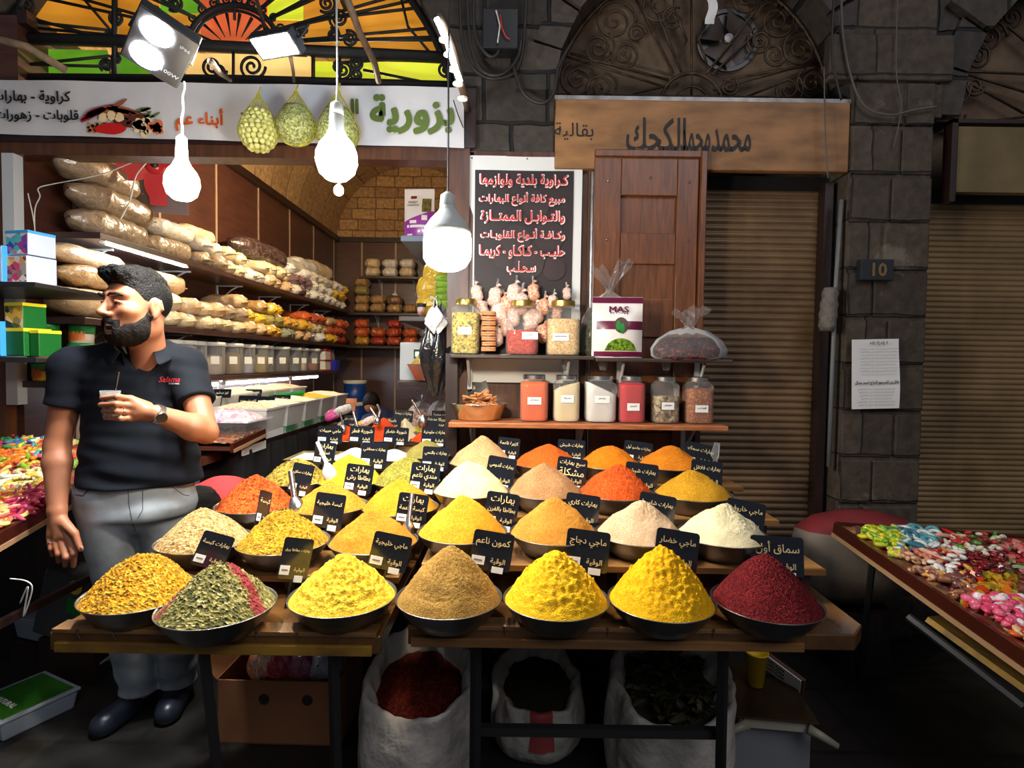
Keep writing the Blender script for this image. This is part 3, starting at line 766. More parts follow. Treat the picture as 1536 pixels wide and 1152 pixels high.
def flood(label, quad, Y, P, col, leds):
    """quad: four corners (photo) of the face, first edge is the top"""
    cs = [W(x, y, Y + dy) for (x, y, dy) in quad]
    c = sum(cs, Vector()) / 4
    ux = ((cs[1] - cs[0]) + (cs[2] - cs[3])); wd = ux.length / 2; ux.normalize()
    uy = ((cs[0] - cs[3]) + (cs[1] - cs[2])); ht = uy.length / 2; uy = (uy - ux * uy.dot(ux)).normalized()
    n = ux.cross(uy)                       # faces the viewer side
    if n.z > 0: n = -n
    uy = n.cross(ux)
    t = empty('flood_light', c); tag(t, label, 'lamp')
    t.rotation_euler = Matrix((ux, uy, n)).transposed().to_euler()
    MB().box(-wd / 2, wd / 2, -ht / 2, ht / 2, -.035, .0).build('housing', BLACK, t, bevel=.004)
    mb = MB()
    for k in range(9): mb.box(-wd * .42 + wd * .84 * k / 8 - .002, -wd * .42 + wd * .84 * k / 8 + .002, -ht * .35, ht * .35, -.055, -.035)
    mb.build('cooling_fin', BLACK, t)
    leds = [(l[0] * wd, l[1] * ht, l[2] * ht) if len(l) == 3 else (l[0] * wd, l[1] * ht, l[2] * wd, l[3] * ht) for l in leds]
    A = sum(pi * (l[2] ** 2) if len(l) == 3 else l[2] * l[3] for l in leds)
    em = emis('led_glow', col, wpow(P, A))
    for l in leds:
        if len(l) == 3: MB().lathe([(.001, .0015), (l[2], .0015)], 24, c=(l[0], l[1], 0)).build('led_disc', em, t)
        else: MB().box(l[0] - l[2] / 2, l[0] + l[2] / 2, l[1] - l[3] / 2, l[1] + l[3] / 2, 0, .0015).build('led_panel', em, t)
    MB().tube([(-wd * .52, 0, -.02), (-wd * .52, 0, -.10), (wd * .52, 0, -.10), (wd * .52, 0, -.02)], .005, 6).build('bracket', BLACK, t)
    return t, wd, ht
f1, wd, ht = flood('black flood light with two blazing round lamps above the person', [(225, 20, -.06), (315, 78, .04), (250, 125, .14), (163, 70, .04)], 1.72, 50, (.95, .95, .98), [(-.13, .25, .2), (-.13, -.24, .2)])
p = W(262, 100, 1.8)
write('100W', .05, .016, mat('grey_print', sr(150, 155, 162), .5), f1, (wd * .30, -ht * .28, .002), rot=(0, 0, 0))
write('IP66', .04, .012, MATS['grey_print'], f1, (wd * .34, ht * .28, .002), rot=(0, 0, 0))
f2, wd2, ht2 = flood('rectangular flood light shining over the banner beside the net bags', [(370, 56, .0), (434, 46, -.07), (451, 82, .0), (394, 93, .07)], 1.97, 26, (.95, 1.0, .90), [(0, 0, .88, .8)])
def stick(name, label, pts, r, m, cat='pole'):
    return tag(MB().tube([W(x, y, Y) for x, y, Y in pts], r, 8).build(name, m, smooth=True), label, cat)
OLDW = mat('old_stick', sr(92, 70, 50), .7, var=.4, vscale=30, bump=.4)
stick('support_arm', 'rusty brown iron arm holding the two-lamp flood light', [(316, 92, 1.75), (330, 110, 2.2), (345, 120, 2.98)], .010, OLDW, 'bracket')
stick('support_arm', 'thin arm holding the rectangular flood light', [(385, 0, 2.0), (398, 44, 1.99)], .007, OLDW, 'bracket')
stick('support_arm', 'arm behind the rectangular flood light reaching back to the banner', [(436, 86, 2.0), (440, 108, 2.6), (441, 122, 2.95)], .007, OLDW, 'bracket')
stick('hanging_rod', 'dark wooden stick tied up between banner and bulb cord', [(514, -20, 2.3), (540, 50, 2.5), (562, 95, 2.8), (568, 122, 2.96)], .016, OLDW, 'pole')
stick('wooden_pole', 'weathered wooden pole lying against the fanlight above the banner', [(-60, 45, 2.7), (40, 70, 2.75), (100, 106, 2.85)], .018, mat('weathered_wood', sr(130, 110, 88), .8, var=.4, vscale=25, bump=.5), 'pole')
# tube lamp on the slanting pole
t = empty('tube_lamp', W(676, 90, 2.3)); tag(t, 'slanting glowing tube lamp on a pole beside the banner end', 'lamp')
o_ = Vector(t.location)
mb = MB().tube([W(655, 28, 2.3) - o_, W(672, 66, 2.3) - o_, W(684, 106, 2.3) - o_, W(690, 122, 2.3) - o_], .011, 8)
mb.build('glowing_tube', emis('tube_glow', (.75, .88, 1.0), 60), t, smooth=True)
MB().tube([W(660, 20, 2.33) - o_, W(678, 70, 2.33) - o_, W(694, 135, 2.45) - o_, W(702, 165, 2.98) - o_], .016, 8).build('pole', OLDW, t, smooth=True)
for k in range(5):
    q = W(666 + 7 * k, 60 + 22 * k, 2.32) - o_; MB().lathe([(.02, -.004), (.022, 0), (.02, .004)], 10, c=q).build('wire_wrap', CORD, t)

# ================================================================ banner, net bags
VIN = mat('white_vinyl', sr(205, 203, 205), .45, var=.12, vscale=5)
b0, b1, b2, b3 = W(-30, 119, 2.97), W(696, 131, 2.97), W(696, 222, 2.97), W(-30, 200, 2.97)
bn = empty('shop_banner', (b0 + b2) / 2); tag(bn, 'long white shop banner with black, orange and green lettering', 'banner')
bo = Vector(bn.location)
mb = MB(); mb.grid(lambda i, j: (b0 + (b1 - b0) * i / 30) * (1 - j / 5) + (b3 + (b2 - b3) * i / 30) * (j / 5) - bo + Vector((0, .004 * sin(i * .9 + j), 0)), 30, 5)
mb.build('sheet', VIN, bn, smooth=True)
MB().box(-1.3, 1.3, .01, .03, -.15, .15).build('backing_board', DBROWN, bn)
OLV = mat('olive_print', sr(86, 104, 40), .5); ORG = mat('orange_print', sr(206, 92, 36), .5)
def ban(s, px, py, wp, hp, m, **k):
    p = W(px, py, 2.955) - bo; q = 2.955 / FOC
    return write(s, wp * q, hp * q, m, bn, p, **k)
ban('كراوية - بهارات', 46, 146, 118, 24, INK, bold=.03); ban('قلوبات - زهورات', 54, 174, 126, 24, INK, bold=.03)
ban('أبناء عم', 299, 180, 98, 34, ORG, bold=.035); ban('بزورية', 618, 172, 136, 58, OLV, bold=.045); ban('ال', 525, 163, 26, 44, OLV, bold=.045); 
ban('ـمـ', 372, 168, 22, 16, OLV, bold=.045)
# printed spice picture on the banner
def blob(mb, px, py, rx, ry, n=14, a=0.0, j=.12, y=2.9535):
    c = []
    for k in range(n):
        t = 2 * pi * k / n; f = 1 + U(-j, j)
        dx, dy = rx * f * cos(t), ry * f * sin(t)
        c.append(W(px + dx * cos(a) - dy * sin(a), py + dx * sin(a) + dy * cos(a), y) - bo)
    mb.add(c, [tuple(range(n))[::-1]])
PR = [mat('print_' + n, sr(*c), .5) for n, c in (('red', (190, 24, 22)), ('cinnamon', (150, 78, 44)), ('dark', (82, 38, 24)), ('cream', (226, 196, 150)), ('tan', (196, 130, 74)), ('green', (92, 110, 52)), ('chili', (150, 20, 28)), ('coral', (216, 110, 60)))]
mb = MB()
mb.mi = 5; [blob(mb, 212 + U(-6, 22), 166 + U(-6, 14), 9, 2, a=U(-1.2, .2), y=2.9545) for _ in range(9)]
mb.mi = 6; [blob(mb, 140 + i * 4, 172 - i * 3, 24, 3.6, a=-.5 + .08 * i, y=2.954) for i in range(4)]
mb.mi = 2; blob(mb, 194, 178, 26, 14, y=2.9542); [blob(mb, 190 + U(-22, 22), 176 + U(-10, 10), 3, 2.4, y=2.9532) for _ in range(20)]
mb.mi = 1; [blob(mb, 172 + 5 * i, 160 + 3 * i, 24, 3.6, a=(-.55, .12, .2, .1)[i], y=2.9536) for i in range(4)]
mb.mi = 4; [blob(mb, 142 + U(-10, 24), 190 + U(-6, 9), 2.4, 2, y=2.9531) for _ in range(50)]
mb.mi = 0; blob(mb, 166, 193, 24, 9, j=.06, y=2.9530)
mb.mi = 3; [blob(mb, 155 + 12 * i, 176 - 3 * (i % 2), 7, 7, y=2.9529) for i in range(3)]; [blob(mb, 212 + U(-10, 14), 192 + U(-12, 10), 5.5, 4, a=U(0, 3), y=2.9527) for _ in range(16)]
mb.mi = 7; [blob(mb, 232 + U(-12, 10), 193 + U(-8, 8), 6, 3.6, a=U(0, 3), y=2.9526) for _ in range(12)]
mb.build('spice_picture', PR, bn)

NETG = mat('yellow_net', sr(176, 168, 30), .5)
NUTB = mat('dried_limes', sr(196, 194, 120), .6, var=.3, vscale=14); SEEDG = grain('green_seed', [sr(140, 148, 84), sr(98, 104, 60), sr(176, 178, 120)], 130)
def net_bag(label, px, py, hw, hh, Y, inner):
    c = W(px, py, Y); t = empty('net_bag', c); tag(t, label, 'bag', None)
    s = Y / FOC; a, h = hw * s, hh * s
    def R(z):  # z in -1..1
        return a * (sqrt(max(0, 1 - ((z + .25) / .76) ** 2)) if z < -.25 else max(.07, (1 - ((z + .25) / 1.25) ** 1.3)))
    mb = MB(); nz, nr = 16, 16
    for k in range(nr):
        for d in (-1, 1): mb.tube([(R(z) * cos(2 * pi * (k / nr) + d * (i / nz) * 2.4), R(z) * sin(2 * pi * (k / nr) + d * (i / nz) * 2.4) * .8, h * z) for i in range(nz + 1) for z in [-1 + 2 * i / nz]], .0009, 4, cap=False)
    mb.build('netting', NETG, t)
    r_ = random.Random(px); mb = MB()
    if inner == 'limes':
        for k in range(9):
            z = -.88 + k * .15; q = max(.004, R(z) * .96 - .013); m_ = max(1, int(6.28 * q / .027))
            for an in range(m_): mb.ball((q * cos(an * 6.283 / m_ + k), q * sin(an * 6.283 / m_ + k) * .85, h * z), .0142, 10)
        mb.build('dried_limes', NUTB, t, smooth=True)
    else:
        mb.lathe([(max(.001, R(z) * .93), h * z) for z in [-1 + i * .1 for i in range(15)]] + [(.001, h * .42)], 20)
        mb.build('seeds', SEEDG, t, smooth=True)
    MB().tube([(0, 0, h * .95), (.004, .0, h * 1.1), (.002, .02, h * 1.3)], .004, 6).build('knot', NETG, t)
    return t
net_bag('yellow net bag of round dried limes hanging before the banner', 388, 184, 30, 42, 2.75, 'limes')
net_bag('middle hanging net bag, filled with fine green seed', 444, 178, 31, 40, 2.75, 'seeds')
net_bag('hanging net bag of dark green seed closest to the cool bulb', 507, 184, 33, 46, 2.72, 'seeds')

# ================================================================ poster
PY = FY - .045
p = (W(705, 236, PY) + W(873, 440, PY)) / 2
ps = empty('poster', (p.x, PY, 0)); tag(ps, 'dark poster with white border and red outlined lettering', 'poster')
x0, x1 = W(705, 236, PY).x - p.x, W(874, 236, PY).x - p.x
z0, z1 = 1.352, 2.532
PRN = mat('poster_print', (.016, .009, .010), .6, col2=(.026, .013, .014), vscale=5)
sheet(ps, x0, x1, z0, z1, 6, 10, lambda u, v: .003 * sin(u * 7 + v * 4)).build('border_sheet', mat('poster_white', sr(222, 222, 220), .45), ps, smooth=True)
sheet(ps, x0 + .028, x1 - .045, z0 + .15, z1 - .075, 6, 10, lambda u, v: .003 * sin(u * 7 + v * 4) - .004).build('printed_field', PRN, ps, smooth=True)
REDL = mat('red_lettering', sr(206, 44, 44), .5); WL = mat('white_outline', sr(235, 230, 228), .5)
mbp = MB()
for (cx_, cz_, r_) in ((.05, 2.28, .07), (.12, 2.12, .08), (-.05, 2.1, .075), (.02, 1.98, .08), (.15, 1.95, .06), (-.12, 2.0, .05)):
    mbp.lathe([(.001, 0), (r_, 0)], 20, M=Matrix.Translation((cx_, -.0095, cz_)) @ Matrix.Rotation(pi / 2, 4, 'X'))
mbp.build('printed_nuts', mat('nut_print', (.036, .018, .021), .6, col2=(.024, .013, .015), vscale=9), ps)
for s, px, py, wp in (('كـراوية بلدية ولوازمها', 786, 273, 132), ('مبيع كافة أنواع البهارات', 783, 300, 128), ('والتـوابـل الممتــازة', 784, 327, 126), ('وكـافـة أنـواع القلوبـات', 784, 354, 126), ('حليـب - كـاكـاو - كريمـا', 783, 379, 128), ('سـحـلـب', 782, 403, 44)):
    q = PY / FOC; P_ = W(px, py, PY) - Vector(ps.location)
    write(s, wp * q, 21 * q, WL, ps, (P_.x, -.016, P_.z), bold=.042, stretch=True)
    write(s, (wp - 4) * q, 18 * q, REDL, ps, (P_.x, -.019, P_.z), bold=.02, stretch=True)
mb = MB()
for dx in (x0 + .01, 0, x1 - .01): mb.ball((dx, -.006, z1 - .015), .005, 8)
mb.build('pin', DSTEEL, ps)

tag(MB().tube([(-3.0, 1.9, 3.32), (1.6, 1.82, 3.32)], .04, 8).tube([(-.9, 1.8, 3.34), (-.9, 3.1, 3.34)], .03, 8).build('awning_beam', OLDW, smooth=True), 'rough wooden awning beam overhead that the bulb cords hang from', 'beam')
# ================================================================ shelves and their goods
ORD = ['first', 'second', 'third', 'fourth', 'fifth', 'sixth', 'seventh', 'eighth', 'ninth', 'tenth', 'eleventh', 'twelfth', 'thirteenth', 'fourteenth', 'fifteenth', 'sixteenth', 'seventeenth', 'eighteenth', 'nineteenth', 'twentieth', '21st', '22nd', '23rd', '24th', '25th', '26th', '27th', '28th', '29th', '30th', '31st', '32nd']
def shelf(label, bx, m=LAM, brackets=()):
    x0, x1, y0, y1, z0, z1 = bx
    t = empty('wall_shelf', ((x0 + x1) / 2, (y0 + y1) / 2, z0)); tag(t, label, 'shelf'); o = t.location
    MB().box(x0 - o.x, x1 - o.x, y0 - o.y, y1 - o.y, 0, z1 - z0).build('board', m, t, bevel=.003)
    for (a, b_, dx, dy) in brackets:
        mb = MB(); d = Vector((dx, dy, 0)); p = Vector((a, b_, z0)) - o
        mb.tube([p + Vector((0, 0, -.20)), p + Vector((0, 0, -.004)), p + d * .22 + Vector((0, 0, -.004))], .008, 6)
        mb.tube([p + Vector((0, 0, -.15)), p + d * .12 + Vector((0, 0, -.04)), p + d * .18 + Vector((0, 0, -.008))], .006, 6)
        mb.build('bracket', ZINC, t)
    return t
WLX = [(XL + .01, y, 1, 0) for y in (3.42, 4.24, 5.05, 5.88, 6.7, 7.5)]
shelf('top long dark shelf on the panelled side wall, over the person', (XL, -2.25, 3.12, 7.9, 2.10, 2.135), brackets=WLX)
shelf('middle long dark shelf on the panelled side wall, behind the person\'s head', (XL, -2.25, 3.0, 7.9, 1.63, 1.665), brackets=WLX)
shelf('lowest long shelf on the side wall, carrying the row of clear canisters', (XL, -2.22, 3.0, 7.2, 1.29, 1.325))
shelf('short upper shelf on the back wall under white bags', (-2.2, -1.25, 8.1, YB, 2.62, 2.65), brackets=[(-1.95, YB - .01, 0, -1), (-1.45, YB - .01, 0, -1)])
shelf('middle shelf on the back wall under tan bags', (-2.62, -.8, 8.1, YB, 2.10, 2.135), brackets=[(-2.0, YB - .01, 0, -1)])
shelf('lowest shelf on the back wall under orange bags', (-2.62, -.7, 8.1, YB, 1.63, 1.665), brackets=[(-1.6, YB - .01, 0, -1)])
RS = [W(601, 353, 3.5), W(598, 474, 3.5), W(596, 572, 3.5)]
shelf('upper bluish-lit shelf behind the bell bulb, under a purple coffee bag', (RS[0].x, XR, 3.5, 5.2, RS[0].z - .035, RS[0].z), mat('bluish_lit_board', sr(120, 135, 160), .5))  # bluish lamp light on this board is put into its colour
shelf('dark shelf holding the yellow bags and a paper cup', (RS[1].x, XR, 3.5, 5.2, RS[1].z - .03, RS[1].z))
shelf('small dark shelf under the weighing scale', (RS[2].x, XR, 3.5, 4.4, RS[2].z - .03, RS[2].z))
# LED strip and tubes
def tubel(label, p, q, r, P, col, up=.014):
    p, q = Vector(p), Vector(q); c = (p + q) / 2; t = empty('tube_lamp', c); tag(t, label, 'lamp')
    MB().tube([p - c, q - c], r, 8).build('glowing_tube', emis('tube_glow', col, wpow(P, 2 * pi * r * (q - p).length)), t, smooth=True)
    d = (q - p).normalized() * .02
    MB().tube([p - c - d, p - c + d * .5], r * 1.15, 8).tube([q - c - d * .5, q - c + d], r * 1.15, 8).box(-.012, .012, -(q - p).length / 2, (q - p).length / 2, r, r + up).build('fitting', WHITE, t)
tubel('bright slim lamp strip under the front edge of the top shelf', (-2.262, 3.16, 2.086), (-2.262, 3.95, 2.086), .008, 14, (.8, .9, 1), .006)
tubel('bluish tube lamp under the canister shelf, closest to the street', (-2.33, 3.9, 1.255), (-2.33, 4.5, 1.255), .013, 18, (.75, .85, 1))
tubel('long bluish tube lamp under the middle of the canister shelf', (-2.33, 4.6, 1.255), (-2.33, 5.9, 1.255), .013, 32, (.75, .85, 1))
tubel('bluish tube lamp under the far end of the canister shelf', (-2.33, 6.0, 1.255), (-2.33, 6.8, 1.255), .013, 22, (.75, .85, 1))

# filled plastic bags
BC = {'grey-tan': (150, 128, 104), 'cream': (222, 200, 160), 'beige': (206, 170, 126), 'dark brown': (70, 48, 44), 'purplish': (112, 78, 84), 'white': (228, 224, 218), 'pale': (212, 204, 190),
      'yellow': (226, 184, 40), 'olive': (150, 138, 70), 'tan': (178, 138, 88), 'orange': (206, 92, 34), 'red': (168, 46, 26), 'rusty orange': (190, 74, 34), 'mustard': (206, 152, 44), 'silver grey': (150, 152, 156), 'grey-green': (136, 142, 118), 'brown': (128, 84, 56), 'gold': (214, 164, 50)}
BMAT = {k: plastic_bag('bag_' + k.replace(' ', '_').replace('-', '_'), sr(*v)) for k, v in BC.items()}
def bag_mesh(L, w, h, seed, tie=0):
    """pillow bag lying along x, its folded end at +x"""
    n, m = 20, 22; mb = MB()
    def f(i, j):
        u = i / n; t = 2 * pi * j / m
        e = min(1, (4.2 * u)) ** .5 * min(1, (7 * (1 - u))) ** .45 if 0 < u < 1 else 0
        if u == 0 or u == 1: e = .06
        if tie and u > .8: e *= .35 + .65 * (1 - (u - .8) / .2)
        c, s = cos(t), sin(t); q = 1 / (abs(c) ** 3 + abs(s) ** 3) ** (1 / 3)
        p = Vector((L * (u - .5), w / 2 * e * c * q, h / 2 * e * s * q * (1.0 if s > 0 else .92)))
        d = noise.noise(p * 14 + Vector((seed * 3.1, 0, 0))) * .014 + noise.noise(p * 34 + Vector((0, seed, 0))) * .005
        return p + Vector((noise.noise(Vector((t, u * 3, seed))) * .01, c, s * .8)).normalized() * d * (1 if e > .1 else 0)
    mb.grid(lambda i, j: f(i, j % m), n, m)
    if tie: mb.tube([(L * .47, 0, 0), (L * .53, .006, .01), (L * .60, .0, .028)], [.012, .016, .03], 8)
    else: mb.tube([(L * .49, -w * .34, -h * .1), (L * .515, 0, 0), (L * .49, w * .34, .0)], .005, 5)
    me = mb.mesh('filled_bag', True); me.materials.append(BMAT['white']); return me
BAGS = [bag_mesh(.40, .175, .125, s) for s in range(6)] + [bag_mesh(.38, .17, .14, 9, 1)]
STK = MB().box(-.0, .003, -.024, .024, -.020, .020).mesh('price_sticker')
def bag(col, loc, rz=0.0, sc=(1, 1, 1), variant=None, label='', group=None, sticker=True, rx=0.0, tilt=0.0):
    v = rnd.randrange(6) if variant is None else variant
    o = bpy.data.objects.new('filled_bag', BAGS[v]); COL.objects.link(o)
    recolor(o, BMAT[col]); o.location = loc; o.rotation_euler = (rx, tilt, rz); o.scale = sc
    tag(o, label, 'bag', group)
    if sticker:
        s = link('price_sticker', STK, PAPER, o, (.17, 0, .045), (U(-.3, .3), -.75, U(-.3, .3)))
    return o
def row(shelfname, y0, y1, zt, cols, tops, group, xo=-2.44, step=.192):
    """columns of bags with their ends to the aisle: cols(t) gives colours of the layers"""
    n = int((y1 - y0) / step)
    for i in range(n):
        y = y0 + (i + .5) * step; t = y
        for k, c in enumerate(cols(t, i)):
            bag(c, (xo + U(-.02, .03), y + U(-.012, .012), zt + .058 + k * .105), U(-.16, .12), (U(.9, 1.08), step / .182 * U(.95, 1.04), U(.88, .98)),
                label='%s filled bag on the %s, %s column from the street, %s layer' % (c, shelfname, ORD[i], ORD[k]), group=group, tilt=U(-.03, .05), sticker=rnd.random() < .75)
def top_cols(y, i):
    if y < 4.6: return ['grey-tan', 'pale']
    if y < 5.0: return ['cream', 'cream']
    if y < 5.3: return ['pale', 'cream'][:1 + i % 2]
    if y < 5.9: return ['beige', 'cream']
    if y < 6.5: return [('purplish', 'pale')[i % 2], 'purplish', 'white'][:2 + i % 2]
    if y < 7.2: return ['white', 'white', 'pale'][:3]
    if y < 7.6: return ['white', 'yellow', 'white']
    return ['white', 'yellow', 'yellow']
row('top side-wall shelf', 4.15, 7.95, 2.135, top_cols, None, 'filled bags on the top side-wall shelf')
def mid_cols(y, i):
    if y < 4.5: return ['cream', 'beige'] if i % 2 else ['cream', 'cream']
    if y < 4.9: return ['cream', 'grey-tan', 'beige'][:2 + i % 2]
    if y < 5.3: return ['beige', 'yellow', 'tan'][:2 + i % 2]
    if y < 5.7: return ['gold', 'olive', 'yellow']
    if y < 6.1: return ['grey-green', 'mustard']
    if y < 6.5: return ['beige', 'gold', 'orange'][:2 + i % 2]
    if y < 7.0: return ['white', 'cream', 'rusty orange']
    if y < 7.4: return ['yellow', 'rusty orange', 'tan']
    return ['red', 'rusty orange', 'orange']
row('middle side-wall shelf', 3.75, 7.9, 1.665, mid_cols, None, 'filled bags on the middle side-wall shelf')
# long sacks lying along the near ends of both shelves
BIG = [bag_mesh(.62, .22, .17, 20 + s) for s in range(3)]
def big(col, px, py, Y, rz, L, label, v=0, name='grain_sack', tilt=0.0, sc=1.0, rx=0.0):
    o = link(name, BIG[v], None, None, W(px, py, Y), (rx, tilt, rz), (L / .62, sc, sc))
    recolor(o, BMAT[col]); tag(o, label, 'bag'); return o
def at(px, X, z): 
    v = ray(px, 0); return None
for i, (col, x, y, z, L, s, lab) in enumerate([
    ('grey-tan', -2.42, 3.42, 2.215, .62, .95, 'grey-tan long sack at the bottom of the near stack on the top shelf'),
    ('grey-tan', -2.42, 3.45, 2.365, .66, .92, 'grey-tan long sack in the middle of the near stack on the top shelf'),
    ('grey-tan', -2.42, 3.34, 2.510, .62, .98, 'grey-tan long sack on top of the near stack, under the beam'),
    ('grey-tan', -2.40, 3.92, 2.205, .50, .80, 'grey-tan sack behind the near stack with a white tag on the top shelf'),
    ('pale', -2.40, 3.98, 2.335, .50, .72, 'pale tied sack lying on the second grey sack of the top shelf'),
    ('cream', -2.42, 4.35, 2.40, .46, .55, 'cream knotted sack crumpled over the grey-tan bags of the top shelf'),
    ('beige', -2.42, 3.32, 1.752, .68, 1.0, 'big beige sack at the street end of the middle shelf'),
    ('tan', -2.46, 3.36, 1.915, .56, .75, 'crumpled tan sack between two big beige sacks on the middle shelf'),
    ('beige', -2.46, 3.30, 2.022, .60, .62, 'smooth beige sack topping the stack on the middle shelf'),
    ('beige', -2.42, 3.86, 1.97, .60, .8, 'beige sack with folded end stacked above the person\'s hair')]):
    o = link('grain_sack', BIG[i % 3], None, None, (x, y, z), (0, U(-.02, .02), pi / 2 + U(-.06, .06)), (L / .62, s, s))
    recolor(o, BMAT[col]); tag(o, lab, 'bag')
for col, y, z, s, lab in (('dark brown', 5.42, 2.455, 1.15, 'large dark brown sack lying on top of the cream bags on the top shelf'), ('white', 6.55, 2.53, .8, 'white tied sack topping the top shelf'), ('cream', 7.0, 2.56, .95, 'big cream sack with brown end on top of the white bags'), ('pale', 6.2, 2.47, .75, 'pale knotted sack beside the dark brown one')):
    o = link('grain_sack', BIG[1], None, None, (-2.42, y, z), (0, .05, pi / 2 - .12), (1.2 * s, s, s)); recolor(o, BMAT[col]); tag(o, lab, 'bag')
mb = MB()
for k in range(7): mb.tube([(0, 0, 0), (.05 * cos(k), .03 * sin(k * 2), -.03 - .02 * (k % 3)), (.10 * cos(k), .05 * sin(k * 2), -.08 + .03 * (k % 2))], [.006, .02, .004], 6)
o = mb.build('plastic_scrap', FILM, smooth=True, loc=W(80, 363, 3.12)); tag(o, 'knotted clear plastic scrap hanging under the top shelf', 'plastic bag')
# back wall bags (ends to the viewer)
def brow(shelfname, x0, x1, zt, cols, group, step=.235, y=8.24):
    n = int((x1 - x0) / step)
    for i in range(n):
        for k, c in enumerate(cols[i % len(cols)]):
            bag(c, (x0 + (i + .5) * step, y + U(-.03, .03), zt + .07 + k * .125), U(-.1, .1), (.56, .225 / .175, 1.05),
                label='%s filled bag on the %s, %s column from the corner, %s layer' % (c, shelfname, ORD[i], ORD[k]), group=group, sticker=True, rx=0)
brow('middle back-wall shelf', -2.3, -.85, 2.135, [['tan', 'tan', 'olive', 'tan'], ['tan', 'tan'], ['tan', 'brown'], ['tan'], ['beige', 'cream'], ['beige', 'cream']], 'tan bags on the back wall')
brow('lowest back-wall shelf', -2.3, -.75, 1.665, [['mustard', 'orange', 'orange'], ['red', 'orange'], ['rusty orange', 'rusty orange', 'red'], ['orange', 'orange'], ['silver grey', 'silver grey', 'silver grey'], ['silver grey', 'silver grey']], 'orange and grey bags on the back wall')
brow('short upper back-wall shelf', -2.15, -1.3, 2.65, [['cream', 'cream'], ['white', 'white'], ['cream', 'white'], ['brown', 'brown']], 'bags on the short back shelf', .25)
mb = MB()
for k in range(16):
    a = k * 2.4; mb.tube([(0, 0, 0), (.10 * cos(a), .04 * sin(a * 2), .07 * sin(a) + .03), (.17 * cos(a), .05 * sin(a * 1.3), .13 * sin(a) + .03)], [.014, .02, .006], 5)
tag(mb.build('spice_bundle', mat('star_anise', sr(150, 92, 50), .6, var=.5, vscale=30), loc=(-1.30, 8.15, 2.98)), 'brown spiky bundle on the short back shelf', 'spice')

# clear canisters on the lowest side shelf
def powder(name, rgb, var=.18, bump=.25): return mat('powder_' + name, sr(*rgb), .95, var=var, vscale=9, bump=bump, bscale=60, dist=.004, spec=.15)
POW = {'beige': powder('beige', (226, 200, 170)), 'white': powder('white', (232, 228, 222)), 'brown': powder('brown', (128, 92, 66)), 'tan': powder('tan', (200, 160, 106)), 'rust': powder('rust', (168, 84, 58)), 'green': powder('green', (110, 120, 70)), 'lilac': powder('lilac', (190, 170, 190)), 'orange': powder('orange', (226, 98, 26)), 'cream': powder('cream', (232, 212, 170)), 'red': powder('red', (204, 28, 34)), 'yellow': powder('yellow', (224, 190, 70))}
CAN = glassy('canister_plastic', (.86, .88, .93), .5, .2)
def canister(px0, px1, fill, frac, lab, h=.245, X=-2.36, z=1.327, lidc=None):
    Ya = -X * FOC / (768 - px0); Yb = -X * FOC / (768 - px1); r = (Yb - Ya) / 2 * .72; r = min(max(r, .055), .095); y = (Ya + Yb) / 2
    t = empty('canister', (X, y, z)); tag(t, lab, 'canister', 'clear canisters on the side shelf')
    MB().lathe([(.001, 0), (r * .92, 0), (r * .97, .01), (r, h * .5), (r, h)], 20, close=True).build('wall', CAN, t, smooth=True)
    if frac: MB().lathe([(.001, .004), (r * .9, .004), (r * .95, .012), (r * .96, h * frac * .9), (r * .5, h * frac * 1.03), (.001, h * frac * 1.06)], 20).build('contents', POW[fill], t, smooth=True)
    MB().lathe([(.001, h + .012), (r * 1.02, h + .012), (r * 1.06, h + .005), (r * 1.06, h - .018), (r, h - .018)], 20, close=True).build('lid', lidc or WHITE, t, smooth=True)
    MB().box(r * .98, r * 1.0, -.03, .03, h * .35, h * .6).build('label', PAPER, t, rot=(0, 0, -.9))
for a in [(252, 270, 'white', .8, 'wide milky canister just beside the person\'s shoulder'), (272, 291, 'white', .9, 'tall milky canister, second from the person\'s shoulder'), (292, 304, 'lilac', .2, 'slim bluish almost empty canister'), (306, 331, 'beige', .62, 'canister two thirds full of pale beige powder'),
          (333, 358, 'tan', .72, 'canister with tan powder above white'), (360, 377, 'white', .55, 'canister half full of white powder'), (379, 396, 'yellow', .66, 'canister of yellow powder with a big white label'), (398, 405, 'brown', .3, 'narrow dark canister with white label'),
          (407, 431, 'brown', .5, 'broad canister half full of brown powder'), (434, 446, 'lilac', .1, 'nearly empty grey canister'), (447, 457, 'beige', .35, 'canister with a little pinkish powder'), (459, 475, 'rust', .38, 'canister with rust red powder'), (476, 484, 'green', .9, 'narrow canister of green herbs')]: canister(*a)
t = empty('drawer_tower', (-2.36, 7.0, 1.327)); tag(t, 'small red-framed plastic drawer tower at the far end of the canister shelf', 'drawers')
REDP = mat('red_plastic', sr(196, 44, 36), .4)
MB().box(-.1, .1, -.1, .1, .0, .01).box(-.1, .1, -.1, .1, .12, .13).box(-.1, .1, -.1, .1, .245, .26).box(-.1, .1, .09, .1, 0, .26).box(-.1, -.09, -.1, .1, 0, .26).build('frame', REDP, t)
for z in (.012, .132): MB().box(-.085, .095, -.095, .088, z, z + .1, taper=.004).build('drawer', WHITE, t)
t = empty('blue_basket', (-2.33, 7.28, 1.327)); tag(t, 'bright blue plastic basket at the end of the canister shelf', 'basket')
MB().box(-.09, .09, -.08, .08, 0, .13, taper=-.008).build('body', mat('blue_plastic', sr(30, 50, 200), .4), t)
t = empty('bottle', (-2.30, 7.28, 1.36)); tag(t, 'small clear water bottle standing in the blue basket', 'bottle')
